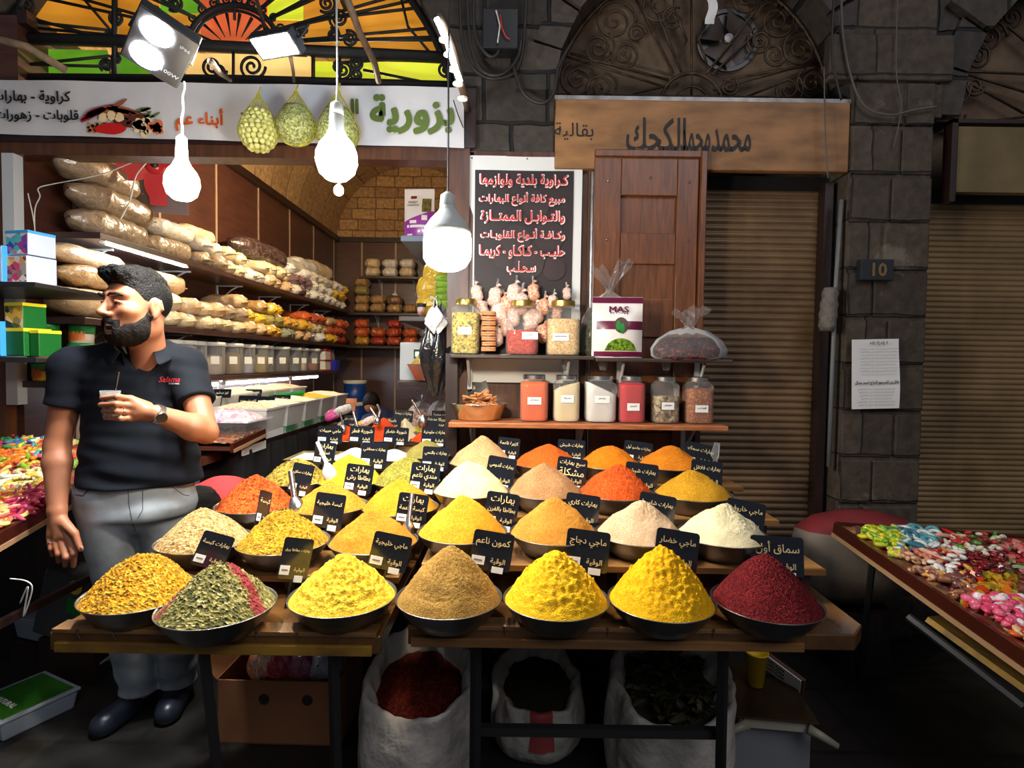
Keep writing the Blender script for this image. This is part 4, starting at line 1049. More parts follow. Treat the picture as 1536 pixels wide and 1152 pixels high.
MB().lathe([(.001, 0), (.03, 0), (.03, .15), (.012, .185), (.012, .2)], 16).build('body', FILM, t, smooth=True); MB().lathe([(.014, .195), (.014, .215), (.001, .215)], 12).build('cap', mat('blue_cap', sr(40, 80, 200), .4), t)

# small tubs stacked by the shop entrance
GRL = mat('green_lid', sr(30, 130, 60), .4); TUBL = mat('tub_label', sr(214, 120, 40), .5, col2=sr(170, 40, 30), vscale=14); TUBW = mat('tub_white', sr(225, 205, 190), .45)
TY = mat('tub_yellow', sr(214, 180, 50), .5, col2=sr(120, 130, 50), vscale=16)
k = 0
tubA = MB().lathe([(.001, 0), (.056, 0), (.060, .085), (.06, .09)], 20).mesh('tub_body', True)
tubL = MB().lathe([(.061, .05), (.0625, .082), (.064, .085), (.064, .10), (.001, .10)], 20).mesh('tub_lid', True)
tubD = MB().grid(lambda i, j: (.0612 * cos(i * .22 - 2.3) , .0612 * sin(i * .22 - 2.3), .015 + .05 * j), 8, 1).mesh('tub_label')
for ci, (x, y, n) in enumerate([(-2.50, 3.05, 3), (-2.38, 3.15, 3), (-2.32, 3.35, 3), (-2.42, 3.48, 3), (-2.36, 3.62, 2), (-2.50, 3.30, 3)]):
    for j in range(n):
        o = empty('plastic_tub', (x, y, 1.327 + j * .102), U(-1, 1)); tag(o, 'small green-lidded tub in the %s stack by the entrance post, %s from the shelf' % (ORD[ci], ORD[j]), 'tub', 'green-lidded tubs')
        link('body', tubA, [TY if ci in (0, 4) else TUBW], o) if ci not in (0, 4) else recolor(link('body', tubA, [TUBW], o), TY)
        link('lid', tubL, GRL, o); link('label', tubD, TUBL, o)

# ---------------------------------------------------------------- counter along the side wall
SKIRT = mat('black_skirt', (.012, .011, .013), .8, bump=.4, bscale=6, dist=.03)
TRW = wood('tray_wood', sr(74, 38, 26), sr(96, 52, 36), .45, (1, 4, 1))
t = empty('side_counter', (-2.0, 4.3, 0)); tag(t, 'long counter with black cloth skirt along the side wall', 'counter')
MB().box(-.6, .46, -1.05, 1.3, .92, .955).build('top', DBROWN, t)
mb = MB(); mb.grid(lambda i, j: (.47 + .012 * sin(i * 1.1) + .01 * (1 - j / 4), -1.05 + 2.35 * i / 60, .93 * j / 4), 60, 4); mb.grid(lambda i, j: (-.6 + 1.07 * i / 30, -1.06 + .01 * sin(i * 1.3), .93 * j / 4), 30, 4)
mb.build('skirt', SKIRT, t, smooth=True)
MB().tube([(.45, 1.28, .0), (.45, 1.28, .92)], .012).build('leg', ZINC, t)
TUB = mat('white_tub', sr(214, 212, 208), .35); HEAPW = powder('nuts_white', (238, 230, 214), .1, .5); 
def tub(x, y, w_, d_, z0, h, body, fillm, lab, heap=.04, name='food_tub', cat='tub', grp=None, tilt=0.0):
    t = empty(name, (x, y, z0), rot=(0, tilt, 0)); tag(t, lab, cat, grp)
    a, b_ = w_ / 2, d_ / 2; s = .022
    prof = [(a - s, b_ - s, 0), (a, b_, h), (a + .006, b_ + .006, h), (a + .006, b_ + .006, h - .012)]
    vs = []; 
    for (p, q, z) in prof: vs += [(-p, -q, z), (p, -q, z), (p, q, z), (-p, q, z)]
    fs = [(0, 3, 2, 1)] + [(4 * i + k, 4 * i + (k + 1) % 4, 4 * i + 4 + (k + 1) % 4, 4 * i + 4 + k) for i in range(3) for k in range(4)]
    MB().add(vs, fs).build('body', body, t)
    if fillm:
        mb = MB(); sd = U(0, 50)
        mb.grid(lambda i, j: ((a - .008) * (2 * i / 16 - 1), (b_ - .008) * (2 * j / 16 - 1), h - .012 + heap * (sin(pi * i / 16) * sin(pi * j / 16)) ** .6 + (.010 * noise.noise(Vector((i * .9, j * .9, sd))) if 0 < i < 16 and 0 < j < 16 else 0)), 16, 16)
        mb.build('contents', fillm, t, smooth=True)
    return t
ALM = grain('pale_nuts', [sr(240, 226, 196), sr(222, 196, 150), sr(250, 240, 220)], 60, bump=.8)
PINKC = grain('pink_sweets', [sr(236, 190, 206), sr(240, 230, 236), sr(214, 140, 176), sr(250, 244, 248)], 42, .35, bump=.8)
ys = [3.35, 3.68, 4.02, 4.36, 4.72, 5.1]
for i, y in enumerate(ys):
    if i: tub(-1.70, y, .36, .31, 1.0, .15, TUB, [HEAPW, ALM, HEAPW, HEAPW, POW['yellow'], HEAPW][i], 'white tub of pale nuts in the front row of the counter, %s from the street' % ORD[i], grp='white tubs on the counter')
    tub(-2.10, y + .05, .36, .31, 1.06, .15, TUB, [ALM, HEAPW, HEAPW, ALM, HEAPW, ALM][i], 'white tub in the rear row of the counter, %s from the street' % ORD[i], grp='white tubs on the counter')
tub(-1.68, 3.36, .38, .32, .985, .12, FILM, PINKC, 'clear tub heaped with pink and white sweets beside the person\'s elbow', .07)
GCAR = mat('green_carton', sr(60, 128, 84), .5, col2=sr(200, 206, 196), vscale=9)
for i, y in enumerate(ys[1:]):
    o = MB().box(-.16, .16, -.15, .15, 0, .043).build('carton', GCAR if i else PAPER, loc=(-1.70, y, .956)); tag(o, '%s carton under the %s white tub of the front row' % ('green and white' if i else 'white', ORD[i + 1]), 'carton', 'cartons under the tubs')
o = MB().box(-.16, .18, -.15, .15, 0, .028).box(.17, .18, -.15, .15, -.05, .028).build('carton', PAPER, loc=(-1.70, 3.36, .956)); tag(o, 'white carton end under the sweets tub beside the wooden tray', 'carton')
# tiny signs and scoop on the counter
def placard(px, py, Y, wpx, hpx, lines, lab, rot=0.0, yaw=0.0, tilt=.25, stem=.10, txtm=None, stickers=2, group='black price placards', board=None):
    """px, py: middle; Y depth; sizes in photo pixels"""
    q = Y / FOC; w_, h = wpx * q * 1.04, hpx * q * 1.12; c = W(px, py, Y)
    t = empty('price_placard', c); t.rotation_euler = (Matrix.Rotation(yaw, 3, 'Z') @ Matrix.Rotation(radians(rot), 3, 'Y') @ Matrix.Rotation(-tilt, 3, 'X')).to_euler()
    tag(t, lab, 'price placard', group)
    r = min(w_, h) * .08; poly = []
    for sx, sz, a0 in ((1, 1, 0), (-1, 1, 90), (-1, -1, 180), (1, -1, 270)):
        for a in (0, 45, 90): poly.append((sx * (w_ / 2 - r) + r * cos(radians(a0 + a)), sz * (h / 2 - r) + r * sin(radians(a0 + a))))
    MB().prism(poly[::-1], 0, .0035).build('board', board or BOARD, t)
    n = len(lines); m = txtm or GOLD
    for i, s in enumerate(lines):
        last = i == n - 1 and n > 1
        z = h * (.27 if n == 2 else (.30, .02, -.27)[i] if n == 3 else .05) if not last else -h * .27
        if n == 2 and not last: z = h * .20
        write(s, w_ * (.36 if last else .84), h * (.20 if last else (.34 if n < 3 else .25)), m, t, (w_ * (.18 if last else 0), -.0012, z), bold=.012)
    if stickers > 1: MB().box(w_ * .06, w_ * .34, -.0018, 0, -h * .56, -h * .40).build('price_sticker', PAPER, t)
    if stickers:
        so = MB().box(-w_ * .46, -w_ * .14, -.0018, 0, -h * .40, -h * .18).build('price_sticker', PAPER, t)
        MB().box(-w_ * .40, -w_ * .20, -.0024, -.0018, -h * .31, -h * .27).build('price_mark', mat('grey_ink', (.15, .15, .18), .6), so)
    if stem: MB().box(-.003, .003, .003, .006, -h / 2 - stem, -h * .3).build('stake', BLACK, t)
    return t
BOARD = mat('glossy_black_board', (.010, .012, .018), .16, coat=.5)
WLET = mat('pale_lettering', sr(214, 205, 180), .5)
for i, (px, py, w_, h, s, yy) in enumerate([(333, 590, 26, 12, 'لوز مبشور', 3.75), (380, 590, 24, 11, 'لوز مبشور', 4.3), (372, 602, 28, 16, 'القميش جديد', 3.75), (398, 604, 26, 17, 'الفستق حبيبة', 3.95), (422, 598, 26, 10, 'جوز القد ميلاد', 4.25), (447, 600, 24, 8, 'لوز سنوبري', 4.8)]):
    placard(px, py, yy, w_, h, [s], 'small black sign in the rear tubs of the counter, %s from the street' % ORD[i], stickers=0, stem=.08, txtm=WLET, group='small signs on the counter')
t = empty('scoop', W(425, 592, 4.6), rz=.3); tag(t, 'large green plastic scoop lying on the white tubs', 'scoop')
M = Matrix.Rotation(pi / 2, 4, 'Y')
mb = MB(); mb.grid(lambda i, j: (-.10 + .26 * i / 10, .07 * cos(pi + pi * j / 10) * (1 - .3 * (i / 10) ** 3), .06 * sin(pi + pi * j / 10) * (1 - .5 * (i / 10) ** 2) + .03 * i / 10), 10, 10)
mb.build('bowl', mat('green_scoop', sr(30, 160, 80), .35), t, smooth=True); MB().tube([(-.10, 0, -.03), (-.2, 0, -.0), (-.26, 0, .005)], .014).build('handle', MATS['green_scoop'], t, smooth=True)
# drums at the back, chair, small goods
for k, z in enumerate((.0, .47)):
    pass
BLU = mat('drum_blue', sr(20, 62, 132), .35)
for k, (z, h) in enumerate(((0.52, .36), (.90, .28))):
    t = empty('plastic_drum', (-2.18, 7.9, z)); tag(t, '%s blue plastic drum with pale lid against the back wall' % ('lower' if k == 0 else 'upper'), 'drum', 'stacked blue drums')
    MB().lathe([(.001, 0), (.14, 0), (.15, .02), (.15, h - .04)], 24).build('body', BLU, t, smooth=True)
    MB().lathe([(.158, h - .05), (.16, h - .03), (.16, h), (.001, h)], 24).build('lid', mat('drum_lid', sr(214, 208, 190), .4), t, smooth=True)
o = MB().box(-.2, .2, -.2, .2, 0, .52).build('crate', DBROWN, loc=(-2.18, 7.9, 0)); tag(o, 'dark box the blue drums stand on', 'box')

# ---------------------------------------------------------------- goods on the inner shelves by the post
t = empty('coffee_bag', (W(629, 355, 3.62).x, 3.62, RS[0].z), rz=-.08); tag(t, 'tall white and purple printed pouch on the bluish-lit shelf', 'pouch')
PURP = mat('purple_print', sr(150, 50, 160), .3, coat=.4); POUCH = mat('pouch_white', sr(226, 220, 216), .3, coat=.4)
def pouch_face(w_, h, d_):
    mb = MB()
    def f(i, j, s): 
        u, v = i / 10, j / 12; bul = d_ / 2 * (max(0, sin(pi * u)) ** .5) * (max(0, sin(pi * min(1, v * 1.05 + .12))) ** .6 if v < .94 else .05)
        return Vector((w_ * (u - .5), s * max(.003, bul), h * v))
    mb.grid(lambda i, j: f(i, j, -1), 10, 12); mb.grid(lambda i, j: f(10 - i, j, 1), 10, 12)
    mb.box(-w_ / 2 + .004, w_ / 2 - .004, -d_ * .3, d_ * .3, 0, .004)
    return mb, lambda u, v: f(u * 10, v * 12, -1)
mb, pf = pouch_face(.19, .315, .08); mb.build('pouch', POUCH, t, smooth=True)
def patch(t, pf, u0, u1, v0, v1, m, name='print', off=-.0015, n=10):
    mb = MB(); mb.grid(lambda i, j: pf(u0 + (u1 - u0) * i / n, (v0(u0 + (u1 - u0) * i / n) if callable(v0) else v0) * (1 - j / n) + (v1(u0 + (u1 - u0) * i / n) if callable(v1) else v1) * j / n) + Vector((0, off, 0)), n, n)
    return mb.build(name, m, t, smooth=True)
patch(t, pf, .0, 1, .02, lambda u: .34 + .22 * u, PURP, 'purple_field')
for a in ((.22, .45, .30, .36), (.12, .82, .22, .27), (.62, .8, .36, .46), (.12, .3, .07, .10)): patch(t, pf, *a, PAPER, 'white_patch', -.003, 3)
patch(t, pf, .22, .42, .80, .86, mat('maroon_print', sr(130, 24, 40), .4), 'emblem', -.003, 4)
patch(t, pf, .62, .92, .52, .80, mat('olive_leaf', sr(130, 120, 50), .4, col2=sr(70, 36, 24), vscale=40), 'plant_picture', -.003, 6)
write('SWEET', .07, .014, INK, t, (-.03, -.044, .222)); write('CARDAMOM', .075, .012, INK, t, (-.03, -.045, .204))
YB1 = ['yellow', 'yellow', 'yellow']
for i, (px, py, s) in enumerate([(650, 460, 1.15), (648, 435, 1.1), (655, 413, .95)]):
    bag('yellow', W(px, py, 3.72), -pi / 2 + .2, (.55, s, 1.25), i, 'yellow pasta bag in the pile by the bell bulb, %s from the shelf' % ORD[i], 'yellow bags by the post')
GRN = plastic_bag('bag_lime', sr(150, 196, 60))
for i in range(6):
    o = link('small_packet', BAGS[i % 6], None, None, W(669, 466 - i * 9.5, 3.60), (0, 0, -pi / 2 + U(-.1, .1)), (.45, .68, .36)); recolor(o, GRN); tag(o, 'lime green packet in the stack behind the bell bulb, %s from the shelf' % ORD[i], 'packet', 'green packets')
t = empty('paper_cup', W(632, 472, 3.54)); tag(t, 'small black and white printed paper cup on the inner shelf', 'cup')
MB().lathe([(.001, 0), (.021, 0), (.029, .068), (.027, .068)], 18, close=True).build('body', mat('cup_print', sr(200, 80, 70), .4, col2=sr(230, 225, 220), vscale=30), t, smooth=True); MB().lathe([(.0275, .045), (.0295, .069)], 18, close=True).build('rim_band', INK, t)
# weighing scale with pan of yellow grain
sc = empty('weighing_scale', (RS[2].x + .12, 3.62, RS[2].z)); tag(sc, 'white digital scale with green display on the small dark shelf', 'scale')
MB().box(-.13, .15, .0, .12, 0, .245).build('housing', mat('scale_body', sr(196, 204, 208), .4), sc, bevel=.01)
MB().box(-.04, .03, -.006, 0, .14, .20).build('screen_frame', BLACK, sc)
MB().box(-.03, .02, -.009, -.006, .155, .185).build('display', emis('green_display', (.1, .9, .3), 1.6), sc)
t = empty('grain_pan', (RS[2].x + .17, 3.53, RS[2].z + .008)); tag(t, 'steel scale pan before the white digital scale', 'pan')
MB().lathe([(.001, 0), (.075, .0), (.14, .10), (.138, .10), (.073, .004)], 4, close=True, M=Matrix.Rotation(pi / 4, 4, 'Z')).build('pan', STEEL, t)
o = MB().lathe([(.132, .096), (.08, .145), (.03, .19), (.001, .205)], 20).build('grain_heap', grain('yellow_grain', [sr(214, 180, 90), sr(190, 150, 60), sr(230, 200, 120)], 160), smooth=True, loc=(RS[2].x + .17, 3.53, RS[2].z + .008)); o.scale = (.72, .72, 1)
tag(o, 'heap of yellow grain in the steel scale pan', 'grain', kind='stuff')
# black carrier bags hanging at the post
def hang_bag(label, px, py0, py1, wpx, Y, m, seed, name='carrier_bag'):
    q = Y / FOC; a = wpx * q / 2; top = W(px, py0, Y); h = (W(px, py0, Y) - W(px, py1, Y)).z
    t = empty(name, top); tag(t, label, 'bag')
    mb = MB()
    def f(i, j):
        v = i / 26; th = 2 * pi * j / 30
        R = a * (.18 + .82 * min(1, v * 1.9) ** .8) * (1 - .75 * max(0, v - .62) / .38)
        k = 1 + .30 * sin(th * 5 + seed + v * 3) * (1 - .4 * v) + .15 * sin(th * 9 + v * 8)
        return (R * cos(th) * k, R * .6 * sin(th) * k, -h * v + .01 * sin(th * 3 + seed))
    mb.grid(lambda i, j: f(i, j % 30), 26, 30)
    mb.build('bag', m, t, smooth=True)
    MB().tube([(-a * .2, 0, -.01), (-a * .15, 0, .035), (0, 0, .05), (a * .15, 0, .03), (a * .2, 0, -.01)], .006, 6, flat=.4).build('handle', m, t, smooth=True)
    return t
BBAG = mat('black_bag_film', (.010, .010, .012), .22, coat=.6, bump=.9, bscale=14, dist=.02)
hang_bag('large black carrier bag hanging on the shop post', 657, 458, 592, 50, 3.0, BBAG, 1)
hang_bag('dark grey-blue carrier bag hanging under the jar shelf beside the post', 683, 520, 572, 22, 2.95, mat('dark_blue_film', (.03, .04, .06), .25, coat=.6, bump=.9, bscale=16, dist=.02), 3)
hang_bag('white crumpled bag tucked over the black carrier bag', 653, 462, 498, 30, 2.93, mat('white_film', sr(220, 224, 228), .3, coat=.4, bump=.9, bscale=18, dist=.02), 5)
hang_bag('small white plastic scrap bag on the back wall', 592, 440, 453, 10, 8.3, MATS['white_film'], 2)

# ---------------------------------------------------------------- jar shelves on the shop front
def plank(label, bx, m, feet=()):
    x0, x1, y0, y1, z0, z1 = bx; t = empty('jar_shelf', ((x0 + x1) / 2, (y0 + y1) / 2, z0)); tag(t, label, 'shelf'); o = t.location
    MB().box(x0 - o.x, x1 - o.x, y0 - o.y, y1 - o.y, 0, z1 - z0).build('board', m, t, bevel=.004)
    for x in feet: MB().box(x - o.x - .012, x - o.x + .012, y1 - o.y - .03, y1 - o.y - .01, -.16, 0).tube([(x - o.x, y1 - o.y - .02, -.15), (x - o.x, y0 - o.y + .05, -.005)], .008).build('bracket', ZINC, t)
    return t
SHB = mat('dark_shelf_board', sr(66, 54, 46), .4, var=.4, vscale=8)
US, LS = 1.495, 1.165
plank('upper dark shelf of glass jars fixed below the poster', (-.305, .40, 2.76, 2.99, US - .018, US), SHB, (-.22, .28))
plank('upper dark shelf under the pouch and the hibiscus bag', (.405, 1.07, 2.76, 2.95, US - .026, US - .008), SHB, (.55, .95))
plank('lower long wooden shelf of square plastic jars', (-.305, 1.05, 2.74, 3.0, LS - .025, LS), wood('orange_plank', sr(150, 84, 44), sr(186, 116, 68), .5, (1, 6, 6)), (-.2, .35, .9))
struct(MB().box(-.335, -.275, 2.86, 2.98, .2, 1.50).build('trim_60', DBROWN))
GOLDL = mat('gold_lid', sr(190, 160, 84), .3, .9)
def jar(label, px0, px1, Y, z, h, fillm, frac, lid, lab_txt, lx=0.0, lz=.5, slope=0.0, rz=0.0, group=None, glassm=CLEAR, wide=.6):
    xa, xb = W(px0, 545, Y).x, W(px1, 545, Y).x; a = (xb - xa) / 2
    t = empty('storage_jar', ((xa + xb) / 2, Y + a, z), rz); tag(t, label, 'jar', group)
    sq = 5.0; n = 40; hb = h * .86; k = 1 / (2 ** (1 / sq)); ro = a / 1.0
    # sq profile keeps |x| = r on the axes
    shell = [(.001, 0), (ro * .90, 0), (ro * .97, .006), (ro, .02), (ro, hb * .92), (ro * .93, hb * .97), (ro * wide * 1.12, hb), (ro * wide * 1.1, hb + .01)]
    MB().lathe(shell, n, sq=sq, close=True).build('glass', glassm, t, smooth=True)
    if fillm:
        mb = MB(); r2 = ro * .955; zt = hb * frac
        prof = [(.001, .006), (r2 * .9, .006), (r2, .02), (r2, zt), (r2 * .6, zt + .004), (.001, zt + .006)]
        mb.lathe(prof, n, sq=sq)
        if slope: mb.v = [(x, y, zz + (slope * x if zz > zt - .001 else 0)) for x, y, zz in mb.v]
        mb.build('contents', fillm, t, smooth=True, edge=50)
    MB().lathe([(ro * wide * 1.1, hb + .006), (ro * wide * 1.2, hb + .01), (ro * wide * 1.2, h - .004), (ro * wide * 1.12, h), (.001, h)], 28).build('lid', lid, t, smooth=True, edge=40)
    lw = ro * .95
    lo = MB().box(-lw / 2, lw / 2, -ro - .0016, -ro - .0006, -.018, .018).build('label', PAPER, t, loc=(lx * ro, 0, h * lz))
    write(lab_txt, lw * .8, .011, INK, lo, (0, -ro - .0022, .004), bold=.02)
    return t
PASTA = grain('seed_yellow_green', [sr(206, 176, 54), sr(150, 126, 34), sr(230, 208, 96), sr(104, 92, 26)], 110, .6, .9)
REDS = grain('seed_red', [sr(186, 46, 26), sr(150, 26, 16), sr(214, 80, 44)], 170, .7, .7)
WHEAT = grain('seed_wheat', [sr(222, 186, 130), sr(196, 154, 98), sr(240, 212, 160)], 140, .6, .8)
BARK = grain('bark_chips', [sr(120, 92, 62), sr(170, 140, 96), sr(70, 50, 34), sr(200, 180, 140)], 70, .8, .9)
SEEDB = grain('seed_brown', [sr(170, 96, 46), sr(140, 70, 30), sr(200, 130, 70)], 150, .7, .8)
JY = 2.78
jar('tall glass jar of yellow-green seeds with gold lid', 675, 718, JY, US, .275, PASTA, .86, GOLDL, 'شومر حب', 0, .42)
jar('glass jar half full of red grains with gold lid', 758, 808, JY, US, .272, REDS, .52, GOLDL, 'كركديه', .45, .35)
jar('glass jar three quarters full of pale wheat grains with gold lid', 820, 871, JY, US, .275, WHEAT, .76, GOLDL, 'سمسم مقشور', -.2, .33)
JY = 2.80
for i, (a, b_, fm_, fr, s, lab, sl, lz) in enumerate([(781, 824, POW['orange'], .97, 'عصفر ناعم', 'square jar of bright orange powder', 0, .45), (832, 872, POW['cream'], .88, 'حبة بركة', 'square jar of cream powder', .35, .5), (881, 928, POW['white'], .84, 'سكر ناعم', 'square jar of white powder with sloping surface', -.45, .5),
        (932, 971, POW['red'], .97, 'كشميري', 'square jar of pinkish red powder', 0, .35), (984, 1023, BARK, .66, 'خولنجان', 'square jar of brown bark chips', 0, .38), (1034, 1075, SEEDB, .86, 'كزبرة حب', 'square jar of round brown seeds at the shelf end', 0, .33)]):
    jar(lab, a, b_, JY, LS, .235, fm_, fr, STEEL, s, 0, lz, sl, group='square jars on the lower shelf', wide=.68)
for i, x in enumerate((850, 905, 1000)):
    mb = MB()
    for k in range(5): mb.tube([(.004 * k - .01, 0, 0), (.008 * k - .02, .01 * (k % 2), .035), (.012 * k - .03, 0, .07)], [.009, .008, .011], 6)
    o = mb.build('bag_tip', FILM, loc=W(x, 555, 2.86), smooth=True); tag(o, 'twisted clear plastic wrap hanging over the %s' % ('cream powder jar', 'white powder jar', 'bark chip jar')[i], 'plastic bag')
# bowl of cinnamon
c = W(717, 628, 2.86); t = empty('metal_bowl', (c.x, 2.90, LS)); tag(t, 'brass-toned bowl of cinnamon sticks on the lower shelf', 'bowl')
MB().lathe([(.001, 0), (.10, 0), (.112, .008), (.147, .082), (.150, .085), (.144, .083), (.108, .012), (.001, .008)], 36).build('bowl', mat('brass_bowl', (.86, .80, .62), .22, 1, bump=.1, bscale=20), t, smooth=True)
cin = MB(); R0 = .0085
for s in (-1, 1):
    cin.grid(lambda i, j: (.075 * (2 * i / 4 - 1), s * (.0075 - (.0078 - .0042 * j / 10) * cos(j / 10 * 4.6)) , (.0078 - .0042 * j / 10) * sin(j / 10 * 4.6)), 4, 10)
cme = cin.mesh('cinnamon_stick', True); CIN = mat('cinnamon_bark', sr(214, 146, 92), .75, var=.35, vscale=30, bump=.3)
for i in range(34):
    a = U(0, 6.28); r = U(0, .085); z = .055 + .012 * (i // 6) + U(0, .008)
    o = link('cinnamon_stick', cme, CIN, None, Vector(t.location) + Vector((r * cos(a) * (1 - i / 60), r * sin(a) * .8 * (1 - i / 60), z)), (U(-3, 3), U(-.6, .3), U(-.9, .9) if i % 3 else U(0, 3)), (U(.55, .85), 1, 1))
    tag(o, 'cinnamon stick in the brass-toned bowl', 'spice', 'cinnamon sticks in the bowl')
placard(706, 585, 3.0, 50, 22, ['قرفة'], 'black sign behind the cinnamon bowl', rot=-14, stickers=0, stem=.05)
# bundles of sticks, sweets bags, printed pouch
bu = MB()
for k in range(9): bu.tube([(-.034, -.02 + .010 * (k % 5), .006 + .010 * (k // 5)), (.034, -.02 + .010 * (k % 5) + U(-.002, .002), .006 + .010 * (k // 5))], .0058, 7)
bme = bu.mesh('cinnamon_bundle', True)
for i in range(8):
    o = link('cinnamon_bundle', bme, CIN, None, W(733, 527 - i * 7.6, 2.83), (U(-.06, .06), U(-.04, .04), U(-.1, .1))); tag(o, 'bundle of cinnamon sticks in the stack between jars, %s from the shelf' % ORD[i], 'spice', 'cinnamon bundles between the jars')
    MB().tube([(0, -.03, .012), (0, -.028, .024), (0, .028, .024), (0, .03, .01)], .003, 5, flat=3).build('film_band', FILM, o)
SW = grain('bag_sweets', [sr(240, 214, 200), sr(226, 170, 150), sr(248, 238, 230), sr(236, 196, 170)], 55, .22, .8, big=(.85, .8, .8)); SW2 = grain('bag_sweets_orange', [sr(232, 150, 100), sr(240, 200, 170), sr(214, 110, 70), sr(246, 224, 204)], 55, .22, .8, big=(.85, .8, .8))
k = 0
for (px, py, s, m) in [(745, 505, .8, SW), (748, 470, .9, SW), (742, 445, .8, SW), (770, 440, .8, SW), (800, 438, .7, SW2), (815, 460, .7, SW2), (795, 480, .8, SW), (770, 475, .8, SW), (815, 500, .8, SW2), (715, 440, .7, SW), (790, 510, .8, SW), (828, 452, .55, SW), (760, 456, .7, SW2), (850, 440, .5, SW), (722, 465, .8, SW), (780, 455, .9, SW), (805, 470, .8, SW), (760, 490, .8, SW), (728, 495, .7, SW), (835, 470, .6, SW2)]:
    o = link('sweets_bag', BAGS[6], None, None, W(px, py, 2.93), (U(-.15, .15), -pi / 2 + U(-.25, .25), pi + U(-.3, .3)), (.36 * s, .52 * s, .62 * s)); recolor(o, m); k += 1
    mq = MB(); mq.grid(lambda i, j: (.19 + .13 * i / 4, (j / 6 - .5) * (.02 + .10 * i / 4), .012 * sin(j * 2 + i + k)), 4, 6); mq.build('bag_top', FILM, o, smooth=True)
    tag(o, 'clear bag of %s sweets piled behind the glass jars, %s from the post' % ('pale' if m is SW else 'orange', ORD[k]), 'bag', 'bags of sweets behind the jars')
t = empty('printed_pouch', (W(925, 540, 2.80).x, 2.81, US - .006), rz=-.05); tag(t, 'white and maroon printed pouch picturing green cardamom', 'pouch')
mb, pf = pouch_face(.245, .297, .10); mb.build('pouch', POUCH, t, smooth=True)
MAR = mat('maroon_field', sr(96, 14, 54), .3, coat=.4); GCD = grain('printed_cardamom', [sr(90, 130, 30), sr(140, 176, 60), sr(60, 90, 20)], 90, .4, 0)
patch(t, pf, 0, 1, .90, .995, MAR, 'top_band'); patch(t, pf, 0.04, 1, .01, .10, MAR, 'bottom_band'); patch(t, pf, .08, 1, .46, .60, MAR, 'middle_band')
patch(t, pf, .24, .88, .115, lambda u: .115 + .20 * max(0, 1 - ((u - .56) / .32) ** 2) ** .6, GCD, 'cardamom_picture', -.002)
patch(t, pf, .42, .70, lambda u: .53 - .13 * max(0, 1 - ((u - .56) / .14) ** 2) ** .5, lambda u: .53 + .13 * max(0, 1 - ((u - .56) / .14) ** 2) ** .5, mat('emblem_brown', sr(70, 50, 30), .4), 'emblem', -.003)
LG = mat('leaf_green_print', sr(26, 120, 40), .4)
for a, b_ in ((.50, .02), (.58, -.03)): patch(t, pf, a - .05, a + .05, lambda u: .50 + b_ - .08 * max(0, 1 - ((u - a) / .05) ** 2) ** .5, lambda u: .50 + b_ + .09 * max(0, 1 - ((u - a) / .05) ** 2) ** .5, LG, 'pod_picture', -.0045, 6)
q_ = pf(.52, .78)
write('MAS', .095, .030, MAR, t, (q_.x, q_.y - .006, q_.z + .004), bold=.03, stretch=True); write('TRADERS', .09, .014, INK, t, (q_.x, q_.y - .007, q_.z - .018), bold=.02, stretch=True)
def clear_bag(label, c, a, b_, h, seed, inner=None, neck=.12, ear=.10, name='clear_bag', n=24):
    """tied clear bag: rounded body, pinched neck, flared ears"""
    t = empty(name, c); tag(t, label, 'bag'); mb = MB()
    P_ = [(.0, .02), (.8, .0), (1.0, .12), (1.02, .35), (.86, .62), (.5, .88), (neck, 1.0), (neck * .9, 1.04)]
    def f(i, j):
        th = 2 * pi * j / n; r, z = P_[i]
        k = 1 + (.10 + .5 * max(0, z - .5)) * .5 * sin(th * 7 + seed) * (1 if z > .1 else 0) + .06 * sin(th * 3 + seed * 2)
        return Vector((a * r * k * cos(th), b_ * r * k * sin(th), h * z))
    mb.grid(lambda i, j: f(i, j % n), len(P_) - 1, n)
    for s, dx, dz in ((1, .5, 1.0), (-1, -.35, .8)):
        mb.grid(lambda i, j: Vector(((neck * a * .8) * (j / 6 - .5) * 2 * (1 + 2.0 * i / 6) + dx * ear * i / 6, .02 * sin(j * 1.7 + i + seed), h * 1.0 + dz * ear * i / 6 + .012 * sin(j * 2 + i))), 6, 6)
    mb.build('film', FILM, t, smooth=True)
    if inner: 
        m2 = MB(); fr = .72
        m2.grid(lambda i, j: Vector((a * .93 * cos(2 * pi * (j % n) / n) * min(1, (8 - i) / 5), b_ * .93 * sin(2 * pi * (j % n) / n) * min(1, (8 - i) / 5), .006 + h * .64 * min(1, i / 5) + .012 * noise.noise(Vector((i, (j % n) * .7, seed)))) ) if i > 2 else Vector((a * .93 * cos(2 * pi * (j % n) / n), b_ * .93 * sin(2 * pi * (j % n) / n), .006 + h * .14 * i)), 8, n)
        m2.build('contents', inner, t, smooth=True)
    return t
HIB = grain('hibiscus', [sr(40, 10, 16), sr(58, 16, 22), sr(22, 8, 12), sr(46, 12, 18), sr(30, 8, 14), sr(64, 20, 24), sr(130, 50, 40)], 110, .6, 1.0)
clear_bag('tied clear bag of dark hibiscus at the end of the upper shelf', W(1033, 541, 2.83), .185, .10, .165, 2, HIB)
clear_bag('clear plastic bag with a tall twisted top behind the printed pouch', W(912, 538, 2.92), .155, .04, .34, 4, grain('green_herb', [sr(60, 70, 40), sr(84, 96, 54), sr(40, 46, 30)], 90, .8, .8), ear=.16)
